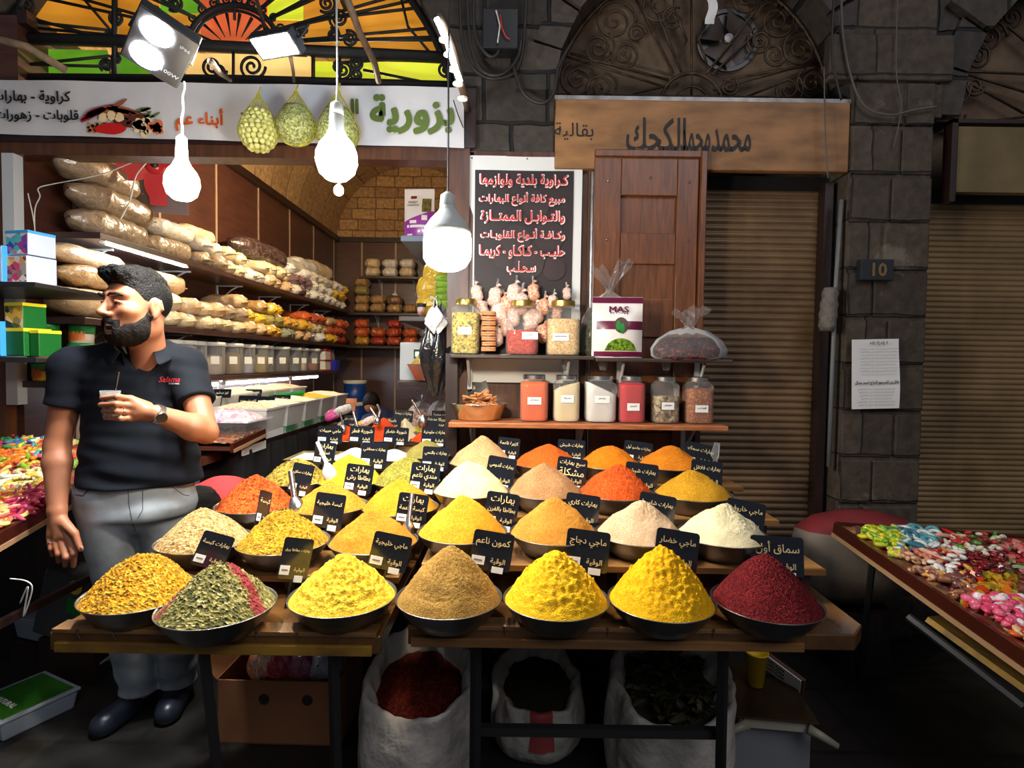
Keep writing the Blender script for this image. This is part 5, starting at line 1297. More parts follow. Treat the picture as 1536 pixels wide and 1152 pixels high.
# tangle of clear bags in the heap inside the post
for i, (px, py, s) in enumerate([(632, 640, 1.0), (660, 638, .9), (680, 632, .7)]):
    clear_bag('clear bag of pinkish dried goods under the scale shelf, %s from the shop inside' % ORD[i], W(px, py, 3.75), .10 * s, .09, .17, i, grain('dried_pink', [sr(190, 110, 90), sr(230, 200, 180), sr(120, 70, 60)], 80, .6, .8))
t = tub(-.62, 3.8, .5, .42, .62, .34, MATS['white_tub'] if 'white_tub' in MATS else WHITE, None, 'pale plastic crate under the clear bags of dried goods', name='crate', cat='crate')
# boxes on the little shelves at the entrance
def carton(label, px, py, Y, wpx, hpx, d_, face, side, lines=(), rz=-.25, name='carton_box', grp=None, band=None):
    q = Y / FOC; w_, h = wpx * q, hpx * q; c = W(px, py, Y); t = empty(name, (c.x, Y + d_ / 2, c.z), rz); tag(t, label, 'box', grp)
    MB().box(-w_ / 2, w_ / 2, -d_ / 2, d_ / 2, 0, h).build('box', side, t, bevel=.002)
    MB().box(-w_ * .47, w_ * .47, -d_ / 2 - .001, -d_ / 2, h * .04, h * .96).build('printed_face', face, t)
    if band: MB().box(-w_ / 2 - .001, w_ / 2 + .001, -d_ / 2 - .002, d_ / 2, h * .88, h * 1.0).build('band', band, t)
    for (s, x, z, ww, hh, m) in lines: write(s, w_ * ww, h * hh, m, t, (w_ * x, -d_ / 2 - .002, h * z), bold=.03)
    return t
EY = 2.55
e1, e2 = W(40, 427, EY).z, W(40, 536, EY).z
xr_ = W(74, 430, EY).x
shelf('small upper shelf of printed boxes beside the entrance', (-2.9, xr_ + .02, 2.45, FY - .06, e1 - .022, e1), BLACK)
shelf('small lower shelf of green and blue boxes beside the entrance', (-2.9, xr_ + .02, 2.45, FY - .06, e2 - .022, e2), BLACK)
def pic(n, *c): return grain('print_' + n, [sr(*k) for k in c], 34, .35, 0, big=(.9, .9, .9))
F1 = pic('sea', (80, 190, 200), (230, 240, 245), (200, 60, 120), (60, 80, 180)); F2 = pic('flowers', (220, 60, 120), (240, 200, 70), (240, 235, 230), (120, 60, 40)); F3 = pic('rice', (230, 180, 60), (60, 90, 40), (30, 30, 30), (240, 220, 160))
LB = mat('light_blue_carton', sr(60, 160, 220), .4); CGN = mat('green_box', sr(14, 96, 34), .4); YEL = mat('yellow_band', sr(230, 214, 40), .4); PW = mat('pale_tin', sr(200, 210, 235), .3, coat=.3)
carton('white box printed with pink flowers, lower of the two on the upper entrance shelf', 28, 424, EY, 46, 40, .13, F2, PW)
carton('box printed with blue and pink pictures, stacked on the flower box', 30, 382, EY, 44, 36, .12, F1, PW, band=LB)
carton('pale blue plastic box at the frame edge on the upper entrance shelf', -2, 424, EY, 26, 55, .12, PW, LB)
carton('green box with a noodle picture standing on the plain green box', 25, 494, EY, 36, 40, .10, F3, CGN, band=YEL)
carton('plain green box with yellow band on the lower entrance shelf', 27, 534, EY, 36, 42, .12, CGN, CGN, band=YEL)
carton('narrow green box with barcode at the end of the lower entrance shelf', 56, 535, EY, 17, 40, .10, CGN, CGN, band=YEL)
carton('light blue box at the frame edge on the lower entrance shelf', -4, 534, EY, 26, 52, .12, LB, LB, lines=[('سكر', .25, .7, .3, .15, PAPER), ('LAVO', .3, .3, .35, .1, PAPER)])
# fan on the side wall, cords
t = empty('wall_fan', W(232, 248, 3.5), rot=(0, 0, .45)); tag(t, 'red-bladed wall fan on the panelling above the grey sacks', 'fan')
RF = mat('fan_red', sr(200, 34, 40), .35, coat=.3)
M = Matrix.Rotation(pi / 2, 4, 'X')
MB().lathe([(.001, .03), (.02, .03), (.05, .02), (.055, 0), (.05, -.02), (.001, -.02)], 24, M=M).build('hub', RF, t, smooth=True); MB().lathe([(.001, .036), (.02, .034), (.024, .028)], 20, M=M).build('cap', BLACK, t, smooth=True)
for a in (200, 275, 20):
    R_ = Matrix.Rotation(-radians(a), 4, 'Y'); mb = MB()
    mb.grid(lambda i, j: R_ @ Vector((.05 + .19 * i / 8, .02 * (j / 6 - .5), (j / 6 - .5) * (.055 + .075 * sin(pi * min(1, i / 8 + .25) * .85)))), 8, 6); mb.build('blade', RF, t, smooth=True)
MB().tube([(0, .02, 0), (0, .12, -.02), (-.05, .25, -.06)], .02).build('arm', BLACK, t)
o = MB().box(-.16, .16, 0, .012, -.22, .2).build('mounting_board', mat('grey_board', sr(120, 116, 120), .6), t); o.location = (.0, .27, 0)
def cord(label, pts, r=.004, m=CORD, name='cord'):
    P_ = [W(x, y, Y) for x, y, Y in pts]; out = []
    for i in range(len(P_) - 1):
        a, b_, c_, d_ = P_[max(0, i - 1)], P_[i], P_[i + 1], P_[min(len(P_) - 1, i + 2)]
        for k in range(6):
            s = k / 6; out.append(.5 * ((2 * b_) + (c_ - a) * s + (2 * a - 5 * b_ + 4 * c_ - d_) * s * s + (3 * b_ - a - 3 * c_ + d_) * s ** 3))
    out.append(P_[-1]); return tag(MB().tube(out, r, 6).build(name, m, smooth=True), label, 'cable')
cord('thin white cord from the fan down to the lamp strip', [(232, 232, 3.4), (205, 262, 3.3), (195, 300, 3.25), (180, 330, 3.2)])
cord('thin white cable loop over the grey sacks', [(215, 237, 3.1), (150, 262, 3.1), (85, 275, 3.1), (58, 282, 3.08), (60, 295, 3.08), (52, 320, 3.08), (54, 400, 3.08), (48, 430, 3.08)], .003)
cord('pale cable hanging beside the entrance frame', [(42, 290, 3.02), (52, 340, 3.02), (50, 380, 3.02), (40, 420, 2.9), (55, 410, 2.9)], .003)
for i, a in enumerate([[(700, -30, 2.95), (705, 60, 2.95), (722, 105, 2.95), (752, 112, 2.95), (776, 88, 2.95), (782, 60, 2.95)], [(690, -30, 2.96), (692, 50, 2.96), (706, 98, 2.96), (740, 118, 2.96), (780, 95, 2.96), (790, -20, 2.96)], [(712, -30, 2.94), (712, 50, 2.94), (735, 85, 2.94), (750, 70, 2.95), (748, 20, 2.95)],
           [(770, 100, 2.95), (785, 140, 2.95), (812, 155, 2.95), (830, 140, 2.95), (838, 100, 2.95), (860, 60, 2.95)], [(680, 150, 2.9), (690, 180, 2.95), (700, 200, 2.98), (712, 212, 2.98)], [(1262, -60, 2.955), (1265, 60, 2.955), (1290, 150, 2.95), (1330, 172, 2.95), (1372, 165, 2.95), (1405, 160, 2.95)], [(1348, -60, 2.975), (1344, 100, 2.945), (1352, 160, 2.95), (1340, 222, 2.955)],
           [(1236, 100, 2.93), (1238, 200, 2.93), (1242, 268, 2.93)], [(1252, -20, 2.92), (1248, 80, 2.92), (1262, 150, 2.92)]]):
    cord(['black cable looping under the junction box', 'outer black cable loop around the junction box', 'short black cable beside the junction box', 'black cable drooping towards the lunette grille', 'thin dark cable end below the banner corner', 'grey cable sagging across the top of the pillar', 'thin wire hanging down the pillar front', 'thin wire hanging across the calligraphy signboard end', 'black cable on the edge of the scrolled lunette'][i], a, .009 if i < 4 else .006 if i in (5, 8) else .003, DCORD if i in (0, 1, 2, 3, 4, 8) else mat('grey_cable', sr(90, 88, 84), .6))
t = empty('junction_box', W(750, 42, 2.93)); tag(t, 'dark open junction box with a red wire on the stone beside the fanlight', 'box')
MB().box(-.09, .09, .0, .1, -.10, .10).build('box', BLACK, t, bevel=.006); MB().tube([(0, -.01, .06), (.01, -.02, -.01), (.03, -.015, -.05), (.05, -.01, -.06)], .003).build('red_wire', REDL, t); MB().tube([(-.02, -.01, .08), (.0, -.02, .0), (-.01, -.015, -.08)], .004).build('wire', CORD, t)
# ================================================================ spice stall
PLK = mat('stained_plank', sr(150, 104, 52), .55, col2=sr(84, 56, 28), vscale=5, bump=.3, bscale=30, stretch=(.6, 3, 3), dist=.004)
PLY = mat('yellow_stained_plank', sr(160, 120, 30), .6, col2=sr(92, 62, 24), vscale=6, bump=.3, bscale=40, stretch=(1, 2, 2), dist=.004)
WETF = mat('plastic_covered_board', sr(112, 74, 36), .22, col2=sr(60, 38, 18), vscale=6, bump=.5, bscale=9, dist=.006, coat=.5)
LEGM = mat('black_table_leg', (.012, .012, .013), .5)
def table(label, poly, z0, z1, legs, front, zc, mtop, xr):
    cx = sum(p[0] for p in poly) / len(poly); t = empty('display_table', (cx, front, z0)); tag(t, label, 'table'); o = Vector(t.location)
    mb = MB(); n = len(poly); vs = [Vector((x, y, z1)) - o for x, y in poly] + [Vector((x, y, z0)) - o for x, y in poly]
    mb.add(vs, [tuple(range(n)), tuple(range(2 * n - 1, n - 1, -1))] + [(k, n + k, n + (k + 1) % n, (k + 1) % n) for k in range(n)])
    mb.build('tabletop', mtop, t, bevel=.004)
    MB().box(xr[0] - o.x, xr[1] - o.x, -.006, .05, z1 - z0, z1 - z0 + .012).build('lath', PLK, t, bevel=.002)
    MB().box(xr[0] - o.x + .01, xr[1] - o.x - .01, -.012, .0, .0, (z1 - z0) * .55).build('edge_board', zc, t, bevel=.002)
    mb = MB(); r_ = random.Random(int(cx * 50))
    nl = MB()
    for k in range(7):
        x = xr[0] - o.x + (xr[1] - xr[0]) * (k + .5) / 7 + r_.uniform(-.04, .04); nl.tube([(x, -.0, .03), (x + r_.uniform(-.004, .004), -.012, .062)], .0016, 6).lathe([(.001, .001), (.004, 0)], 8, c=(x, -.012, .062))
    nl.build('nail', DSTEEL, t)
    for (x, y, x2, y2) in legs: MB().tube([(x - o.x, y - o.y, 0), (x2 - o.x, y2 - o.y, -z0)], .016, 4).build('leg', LEGM, t)
    return t
TR = table('wooden stall table with nailed lath edge under the seven right bowls of spice', [(-.27, 1.50), (.93, 1.50), (.985, 1.56), (.99, 2.72), (-.30, 2.72)], .697, .742, [(-.09, 1.56, -.09, 1.58), (.60, 1.56, .62, 1.60), (-.2, 2.65, -.2, 2.65), (.9, 2.65, .9, 2.65)], 1.50, PLK, WETF, (-.27, .80))
TL = table('spice-stained wooden stall table nearest the standing person', [(-1.20, 1.46), (-.335, 1.46), (-.335, 3.5), (-1.03, 3.5), (-1.03, 1.9), (-1.20, 1.88)], .690, .738, [(-.82, 1.50, -.76, 1.52), (-.47, 1.50, -.46, 1.52), (-.95, 3.3, -.95, 3.3), (-.4, 3.3, -.4, 3.3)], 1.46, PLY, WETF, (-1.19, -.345))
o = MB().box(-.09, .62, 1.60, 1.625, .38, .405).build('rail', LEGM, TR); o.location = -Vector(TR.location)
# raised boards under the rows behind
def step(label, x0, x1, y, z, m=PLK):
    t = empty('display_step', ((x0 + x1) / 2, y, .742)); tag(t, label, 'board'); w_ = (x1 - x0) / 2
    MB().box(-w_, w_, -.12, .12, z - .742 - .018, z - .742).build('board', m, t)
    for x in (-w_ + .05, 0, w_ - .05): MB().box(x - .015, x + .015, -.10, .10, 0, z - .742 - .018).build('support', DBROWN, t)
ROWS = {1: (1.545, .742, .742), 2: (1.84, .838, .795), 3: (2.15, .902, .835), 4: (2.47, .952, .865), 5: (2.85, 0, .93), 6: (3.18, 0, .96)}
for k in (2, 3, 4):
    step('raised board under the %s row of bowls on the right table' % ORD[k - 1], -.27, .97, ROWS[k][0], ROWS[k][1])
    step('raised board under the %s row of bowls on the table beside the person' % ORD[k - 1], -1.02, -.34, ROWS[k][0], ROWS[k][2])
step('raised board under the white trays', -1.02, -.38, 2.85, .93); step('raised board under the orange heaps at the rear of the stall', -1.02, -.42, 3.2, .96)

BOWLM = mat('bowl_steel', (.28, .27, .26), .33, .95, var=.4, vscale=10); 
def bowl_mesh(r=.145, h=.068):
    return MB().lathe([(.001, 0), (r * .60, 0), (r * .66, .004), (r * .86, h * .55), (r * .985, h * .97), (r, h), (r * 1.012, h + .0025), (r * 1.0, h + .004), (r * .97, h * .96), (r * .84, h * .5), (r * .62, .008), (.001, .006)], 56).mesh('bowl', True)
BM = bowl_mesh()
def heap_mesh(R, H, seed, kind, nr=60, na=132, ax=0.0, ay=0.0, sharp=.10):
    """cone of spice filling a bowl to its rim"""
    rr = (np.arange(nr + 1) / nr)[:, None]; th = (np.arange(na) * 2 * pi / na)[None]
    x = R * rr * np.cos(th); y = R * rr * np.sin(th)
    X, Y = x - ax * (1 - rr), y - ay * (1 - rr)
    rho = np.repeat(rr, na, 1)
    rnd_ = np.sqrt(rho ** 2 + sharp ** 2) - sharp
    mx = sqrt(1 + sharp ** 2) - sharp
    q = rnd_ / mx
    z = H * (.72 * (1 - q) + .28 * (1 - q ** 2.4))
    P = np.stack([x.ravel(), y.ravel(), z.ravel()], 1).astype(np.float32)
    env = np.clip((1 - rho.ravel()) * 5, 0, 1) * 1.0
    a = {'powder': (.0075, .0018), 'clump': (.0055, .0046), 'flake': (.008, .0042), 'seed': (.004, .0022)}[kind]
    d = a[0] * fbm(P, 32, seed) * 1.3
    d2 = np.array([noise.noise(Vector(p) * {'powder': 130, 'clump': 85, 'flake': 140, 'seed': 200}[kind] + Vector((seed, 0, 0))) for p in P.tolist()]) * a[1] * 2
    if kind == 'clump':
        d2 += np.array([max(0, noise.noise(Vector(p) * 60 + Vector((0, seed, 0)))) for p in P.tolist()]) * .007
    P[:, 2] += (d + d2) * np.clip(env, .12, 1)
    P[:, 0] += ax * (1 - rho.ravel()); P[:, 1] += ay * (1 - rho.ravel())
    f = [(i * na + k, (i + 1) * na + k, (i + 1) * na + (k + 1) % na, i * na + (k + 1) % na) for i in range(nr) for k in range(na)]
    me = bpy.data.meshes.new('spice_heap'); me.from_pydata(P.tolist(), [], f); me.polygons.foreach_set('use_smooth', [True] * len(f)); me.update()
    return me
def sat(c, s=1.08, b=.95):
    l = .3 * c[0] + .59 * c[1] + .11 * c[2]; return tuple(min(255, max(0, (l + (x - l) * s) * b)) for x in c)
def g3(n, *c, scale=230, bump=.5, **k):
    c = [sat(x) for x in c]; return grain('spice_' + n, [sr(*x) for x in c], scale, .92, bump, **k)
# a herb mix streaked with crimson
def mixed():
    m = g3('zaatar', (98, 96, 46), (150, 138, 84), (66, 70, 36), (186, 172, 116), (120, 112, 60), (52, 54, 30), scale=105, bump=1.3, flake=1.2)
    nt = m.node_tree; b = nt.nodes['Principled BSDF']; src = b.inputs['Base Color'].links[0].from_socket
    tc = N(nt, 'ShaderNodeTexCoord'); sp = N(nt, 'ShaderNodeSeparateXYZ')
    n = N(nt, 'ShaderNodeTexNoise', i_Scale=26, i_Detail=4); nt.links.new(tc.outputs['Object'], n.inputs['Vector'])
    ad = N(nt, 'ShaderNodeVectorMath', operation='MULTIPLY_ADD'); ad.inputs[1].default_value = (.05,) * 3
    nt.links.new(n.outputs['Color'], ad.inputs[0]); nt.links.new(tc.outputs['Object'], ad.inputs[2]); nt.links.new(ad.outputs[0], sp.inputs[0])
    tot = None
    for (a, c, d, w_, lo, hi) in ((.55, .84, .077, .018, -.9, .9), (-.80, .55, .045, .016, -.9, .9)):   # a x + c y = d, half width w_
        m1 = N(nt, 'ShaderNodeMath', operation='MULTIPLY'); m1.inputs[1].default_value = a; nt.links.new(sp.outputs[0], m1.inputs[0])
        m2 = N(nt, 'ShaderNodeMath', operation='MULTIPLY_ADD'); m2.inputs[1].default_value = c; nt.links.new(sp.outputs[1], m2.inputs[0]); nt.links.new(m1.outputs[0], m2.inputs[2])
        m3 = N(nt, 'ShaderNodeMath', operation='SUBTRACT'); m3.inputs[1].default_value = d; nt.links.new(m2.outputs[0], m3.inputs[0])
        m4 = N(nt, 'ShaderNodeMath', operation='ABSOLUTE'); nt.links.new(m3.outputs[0], m4.inputs[0])
        m5 = N(nt, 'ShaderNodeMapRange'); m5.inputs[1].default_value = w_ * .6; m5.inputs[2].default_value = w_ * 1.3; m5.inputs[3].default_value = .85; m5.inputs[4].default_value = 0; nt.links.new(m4.outputs[0], m5.inputs[0])
        if tot is None: tot = m5.outputs[0]
        else:
            mm = N(nt, 'ShaderNodeMath', operation='MAXIMUM'); nt.links.new(tot, mm.inputs[0]); nt.links.new(m5.outputs[0], mm.inputs[1]); tot = mm.outputs[0]
    mx = N(nt, 'ShaderNodeMix', data_type='RGBA'); nt.links.new(tot, mx.inputs[0]); nt.links.new(src, mx.inputs[6]); mx.inputs[7].default_value = c4(sr(130, 22, 44))
    nt.links.new(mx.outputs[2], b.inputs['Base Color']); return m
SP = {
 'A1': g3('yellow_flakes', (207, 150, 28), (170, 107, 18), (124, 99, 28), (225, 183, 71), (190, 126, 22), (106, 84, 25), (199, 140, 25), scale=125, bump=1.2, flake=.6), 'B1': mixed(),
 'C1': g3('pale_yellow_clumps', (228, 191, 61), (215, 170, 40), (234, 203, 81), scale=200), 'D1': g3('cumin', (152, 116, 56), (172, 136, 72), (134, 100, 46), scale=330),
 'E1': g3('bright_yellow', (234, 184, 28), (221, 166, 17), (238, 197, 51), scale=300), 'F1': g3('bright_yellow_deep', (232, 176, 20), (217, 159, 11), (238, 192, 39), scale=300),
 'G1': g3('sumac', (104, 22, 28), (84, 14, 20), (134, 40, 42), (70, 10, 16), scale=260, bump=.9), 'A2': g3('pale_seeds', (200, 166, 108), (156, 120, 72), (222, 198, 146), (104, 76, 46), (176, 140, 88), scale=125, bump=.9, flake=1.5),
 'B2': g3('olive_yellow_flakes', (199, 147, 32), (145, 111, 25), (215, 178, 66), (100, 80, 22), (184, 134, 28), scale=135, bump=1.1, flake=.8), 'C2': g3('ochre', (199, 130, 39), (184, 114, 28), (209, 148, 56), scale=330),
 'D2': g3('golden', (228, 162, 42), (213, 143, 28), (232, 177, 64), scale=300), 'E2': g3('curry_tan', (206, 144, 58), (190, 126, 42), (214, 156, 76), scale=330),
 'F2': g3('pinkish_beige', (216, 184, 148), (204, 168, 130), (228, 200, 168), scale=330), 'G2': g3('ivory', (234, 222, 182), (226, 212, 166), (240, 230, 198), scale=300),
 'A3': g3('orange_red_flakes', (218, 96, 34), (190, 70, 24), (230, 124, 56), (130, 44, 18), scale=145, bump=.9, flake=.5), 'B3': g3('orange_yellow', (217, 144, 45), (195, 112, 28), (225, 162, 66), scale=280),
 'C3': g3('warm_yellow', (219, 150, 37), (203, 128, 25), (226, 166, 56), scale=320), 'D3': g3('cream_white', (236, 218, 164), (228, 206, 142), (240, 226, 182), scale=320),
 'E3': g3('light_brown', (172, 128, 88), (156, 112, 72), (188, 146, 106), scale=340), 'F3': g3('red_orange', (206, 84, 28), (182, 62, 18), (222, 110, 48), scale=260, bump=.8), 'G3': g3('mustard', (197, 147, 34), (178, 126, 23), (209, 161, 52), scale=320),
 'A4': g3('yellow_green_flakes', (207, 172, 71), (145, 126, 42), (225, 201, 110), (97, 87, 30), scale=110, bump=1.0, flake=.8), 'B4': g3('lemon_flakes', (219, 190, 45), (190, 160, 34), (228, 205, 76), scale=200),
 'C4': g3('green_herb', (156, 148, 62), (120, 120, 46), (180, 170, 90), scale=190, bump=.8), 'D4': g3('rosy_brown', (206, 158, 112), (190, 138, 92), (218, 176, 134), scale=330),
 'E4': g3('deep_orange', (206, 96, 32), (188, 78, 22), (218, 114, 46), scale=330), 'F4': g3('turmeric', (222, 124, 22), (208, 108, 16), (232, 144, 40), scale=330), 'G4': g3('turmeric_gold', (216, 128, 26), (200, 110, 18), (226, 148, 46), scale=330),
 'C5': g3('sage', (164, 152, 78), (144, 132, 62), (180, 170, 100), scale=330), 'A6': g3('paprika', (214, 72, 26), (196, 56, 18), (224, 92, 40), scale=330), 'S5': g3('salt_white', (244, 242, 238), (236, 234, 228), scale=300)}
# key: (row, x, depth offset, heap height, texture, name)
BL = [('A1', 1, -1.015, .0, .115, 'flake', 'coarse yellow flaked spice', 'nearest the person\'s leg'), ('B1', 1, -.765, -.075, .115, 'flake', 'green herbs streaked with crimson', 'in front'), ('C1', 1, -.458, .0, .115, 'clump', 'pale yellow crumbly spice', 'beside the gap between the tables'),
      ('D1', 1, -.165, .0, .145, 'powder', 'brown ground cumin', 'at the corner of the long table'), ('E1', 1, .13, .0, .140, 'clump', 'bright yellow powder', 'between brown cumin and another yellow heap'), ('F1', 1, .42, .0, .150, 'clump', 'bright yellow powder', 'next to the dark red sumac'), ('G1', 1, .71, .0, .135, 'seed', 'dark red sumac', 'at the end of the table'),
      ('A2', 2, -1.0, .0, .11, 'seed', 'pale husky seeds', 'beside the jeans'), ('B2', 2, -.74, .0, .11, 'flake', 'olive-yellow flaked spice', 'behind the herb mix'), ('C2', 2, -.45, .02, .105, 'powder', 'ochre powder', 'behind the pale yellow crumbly heap'),
      ('D2', 2, -.155, .0, .118, 'powder', 'golden yellow powder', 'behind the brown cumin'), ('E2', 2, .145, .0, .118, 'powder', 'tan curry powder', 'behind the bright yellow heap'), ('F2', 2, .425, .0, .11, 'powder', 'pinkish beige powder', 'in the second row'), ('G2', 2, .695, .0, .105, 'powder', 'ivory white powder', 'behind the sumac'),
      ('A3', 3, -.97, .0, .115, 'flake', 'orange-red flakes', 'near the crouching person'), ('B3', 3, -.69, .0, .09, 'powder', 'orange-yellow powder', 'with a steel scoop in it'), ('C3', 3, -.42, .0, .105, 'powder', 'warm yellow powder', 'in the third row'), 
      ('D3', 3, -.15, .0, .115, 'powder', 'cream white powder', 'in the third row'), ('E3', 3, .135, .0, .112, 'powder', 'light brown powder', 'in the third row'), ('F3', 3, .40, .0, .108, 'flake', 'red-orange spice', 'in the third row'), ('G3', 3, .695, .0, .09, 'powder', 'mustard yellow powder', 'in the third row'),
      ('A4', 4, -.935, .0, .10, 'flake', 'yellow and green leafy flakes', 'in the fourth row'), ('B4', 4, -.70, .0, .115, 'flake', 'lemon yellow spice', 'with the white plastic scoop'), ('C4', 4, -.455, .0, .115, 'flake', 'green ground herb', 'in the fourth row'),
      ('D4', 4, -.125, .0, .115, 'powder', 'rosy brown powder', 'under the cinnamon bowl shelf'), ('E4', 4, .155, .0, .09, 'powder', 'deep orange powder', 'under the jar shelf'), ('F4', 4, .43, .0, .085, 'powder', 'turmeric orange powder', 'under the middle of the jar shelf'), ('G4', 4, .70, .0, .09, 'powder', 'golden turmeric powder', 'under the end of the jar shelf'),
      ('C5', 5, -.42, .0, .10, 'powder', 'sage green powder', 'beside the post'), ('A6', 6, -.93, .0, .10, 'powder', 'orange-red paprika', 'closest to the side counter'), ('A6', 6, -.72, .02, .15, 'powder', 'orange-red paprika', 'tallest at the rear of the stall'), ('A6', 6, -.45, .0, .09, 'powder', 'orange-red paprika', 'rear of the stall beside the post')]
BOW = {}
for k, (key, row_, x, dy, H, kind, nm, where) in enumerate(BL):
    y, zr, zl = ROWS[row_]; z = zr if (x > -.3 and row_ < 5) else zl; y += dy
    sc_ = 1.0 if row_ < 5 else .82
    o = link('spice_bowl', BM, BOWLM, None, (x, y, z), (0, 0, U(0, 6)), (sc_,) * 3); tag(o, 'steel bowl holding the %s, %s' % (nm, where), 'bowl', 'steel spice bowls')
    nr, na = (84, 190) if row_ == 1 else (56, 128) if row_ == 2 else (40, 90)
    h = link('spice_heap', heap_mesh(.141, H, k + 1, kind, nr, na, U(-.01, .01), U(-.005, .01)), SP[key], None, (x, y, z + .064 * sc_), None, (sc_,) * 3)
    tag(h, 'cone-shaped heap of %s, %s' % (nm, where), 'spice', None, 'stuff'); BOW[(key, k)] = (x, y, z, H)
# white trays
def tray(label, px, py, Y, z, w_, d_, hs, m):
    x = W(px, py, Y).x; t = empty('metal_tray', (x, Y, z)); tag(t, label, 'tray')
    a, b_ = w_ / 2, d_ / 2; vs = []
    for (p, q, zz) in ((a - .01, b_ - .01, 0), (a, b_, .05), (a + .008, b_ + .008, .05), (a - .002, b_ - .002, .046), (a - .012, b_ - .012, .004)): vs += [(-p, -q, zz), (p, -q, zz), (p, q, zz), (-p, q, zz)]
    MB().add(vs, [(0, 3, 2, 1)] + [(4 * i + k, 4 * i + (k + 1) % 4, 4 * i + 4 + (k + 1) % 4, 4 * i + 4 + k) for i in range(4) for k in range(4)] + [(16, 17, 18, 19)]).build('tray', mat('yellowish_steel', sr(190, 176, 130), .3, .9), t)
    mb = MB(); mb.grid(lambda i, j: ((a - .006) * (2 * i / 40 - 1), (b_ - .006) * (2 * j / 24 - 1), .042 + sum(hh * math.exp(-(((a * (2 * i / 40 - 1) - cx) / .075) ** 2 + ((b_ * (2 * j / 24 - 1)) / .075) ** 2)) for cx, hh in hs)), 40, 24)
    o = mb.build('spice_heap', m, None, smooth=True, loc=(x, Y, z)); tag(o, 'white powder filling the %s' % label, 'spice', kind='stuff')
tray('wide steel tray with two white heaps behind the lemon yellow spice', 562, 672, 2.83, .93, .42, .26, [(-.10, .05), (.10, .045)], SP['S5'])
tray('smaller steel tray of flat white powder beside the black skirt', 468, 670, 2.83, .93, .17, .26, [(0, .006)], SP['S5'])
# heaps on the back of the stall
o = MB().lathe([(.11, 0), (.03, .10), (.001, .125)], 5).build('spice_heap', POW['cream'], loc=(W(605, 632, 3.35).x, 3.40, .99)); tag(o, 'cream pyramid-shaped heap at the rear of the stall', 'spice', kind='stuff')
o = link('spice_bowl', BM, BOWLM, None, (W(640, 628, 3.4).x, 3.46, .98), None, (.8, .8, .8)); tag(o, 'steel bowl of dried yellow flowers at the rear of the stall', 'bowl', 'steel spice bowls')
o = link('spice_heap', heap_mesh(.141, .08, 55, 'clump', 40, 90), grain('dried_flowers', [sr(214, 190, 50), sr(150, 150, 50), sr(236, 214, 90)], 60, .8, 1), None, (W(640, 628, 3.4).x, 3.46, 1.03), None, (.8, .8, .8)); tag(o, 'heap of dried yellow flowers at the rear of the stall', 'spice', kind='stuff')
step('raised board under the dried yellow flowers', -.75, -.42, 3.46, .98)
# wrapped sweets on the stall
o = MB().box(-1.13, -.84, 3.46, 3.66, 0, 1.055).build('crate', DBROWN); tag(o, 'dark crate at the rear of the stall carrying the bright packets', 'crate')
for i, (px, py, m) in enumerate([(553, 632, SW), (536, 640, BMAT['yellow']), (515, 615, BMAT['white']), (498, 622, plastic_bag('bag_magenta', sr(200, 50, 130))), (520, 636, BMAT['pale'])]):
    o = link('snack_packet', BAGS[i], None, None, W(px, py, 3.55), (.5, U(-.3, .3), -pi / 2 + U(-.5, .5)), (.30, .5, .38)); recolor(o, m); tag(o, '%s packet propped behind the orange heaps' % ['pink and white', 'yellow', 'white', 'magenta', 'pale'][i], 'packet', None)

# scoops
def scoop(label, base, top, bx, m, rh=.009, bowl=(.034, .05, .03), tilt=0.0):
    a, b_ = W(*base), W(*top); t = empty('scoop', a); tag(t, label, 'scoop'); d = b_ - a
    MB().tube([(0, 0, 0), d], [rh, rh * 1.05], 12).build('handle', m, t, smooth=True, edge=50)
    M = Matrix.Rotation(tilt, 4, 'Y'); mb = MB()
    mb.grid(lambda i, j: M @ Vector((bowl[0] * cos(pi * j / 12) * (sin(pi * (.12 + .62 * i / 12))), -bowl[2] * sin(pi * j / 12) * (sin(pi * (.12 + .62 * i / 12))), .012 - bowl[1] * 1.5 * i / 12)), 12, 12)
    mb.grid(lambda i, j: M @ Vector((bowl[0] * cos(pi * (12 - j) / 12) * .96 * (sin(pi * (.12 + .62 * i / 12))), -bowl[2] * .9 * sin(pi * j / 12) * (sin(pi * (.12 + .62 * i / 12))), .012 - bowl[1] * 1.5 * i / 12)), 12, 12)
    mb.build('blade', m, t, smooth=True)
scoop('steel scoop with cylindrical handle standing in the orange-yellow powder', (442, 750, 2.08), (436, 707, 2.12), 0, STEEL, .010, (.036, .052, .034), -.25)
scoop('steel scoop standing before the blue-tinted placard of the warm yellow powder', (613, 786, 1.92), (618, 740, 1.98), 0, STEEL, .007, (.026, .045, .02), .1)
scoop('white plastic scoop stuck in the lemon yellow spice', (492, 700, 2.38), (476, 663, 2.42), 0, WHITE, .008, (.030, .045, .014), -.2)
scoop('steel scoop handle in the flower bowl', (634, 626, 3.3), (618, 600, 3.3), 0, STEEL, .008, (.03, .05, .02), 0)
scoop('steel handle rising from the rear paprika heap', (536, 640, 3.1), (530, 618, 3.12), 0, STEEL, .008, (.02, .03, .02), 0)
scoop('tilted steel handle beside the tallest paprika heap', (566, 628, 3.1), (556, 612, 3.12), 0, STEEL, .007, (.02, .03, .02), 0)
scoop('thin steel handle behind the granule placard', (515, 640, 3.1), (510, 618, 3.1), 0, STEEL, .006, (.02, .03, .02), 0)

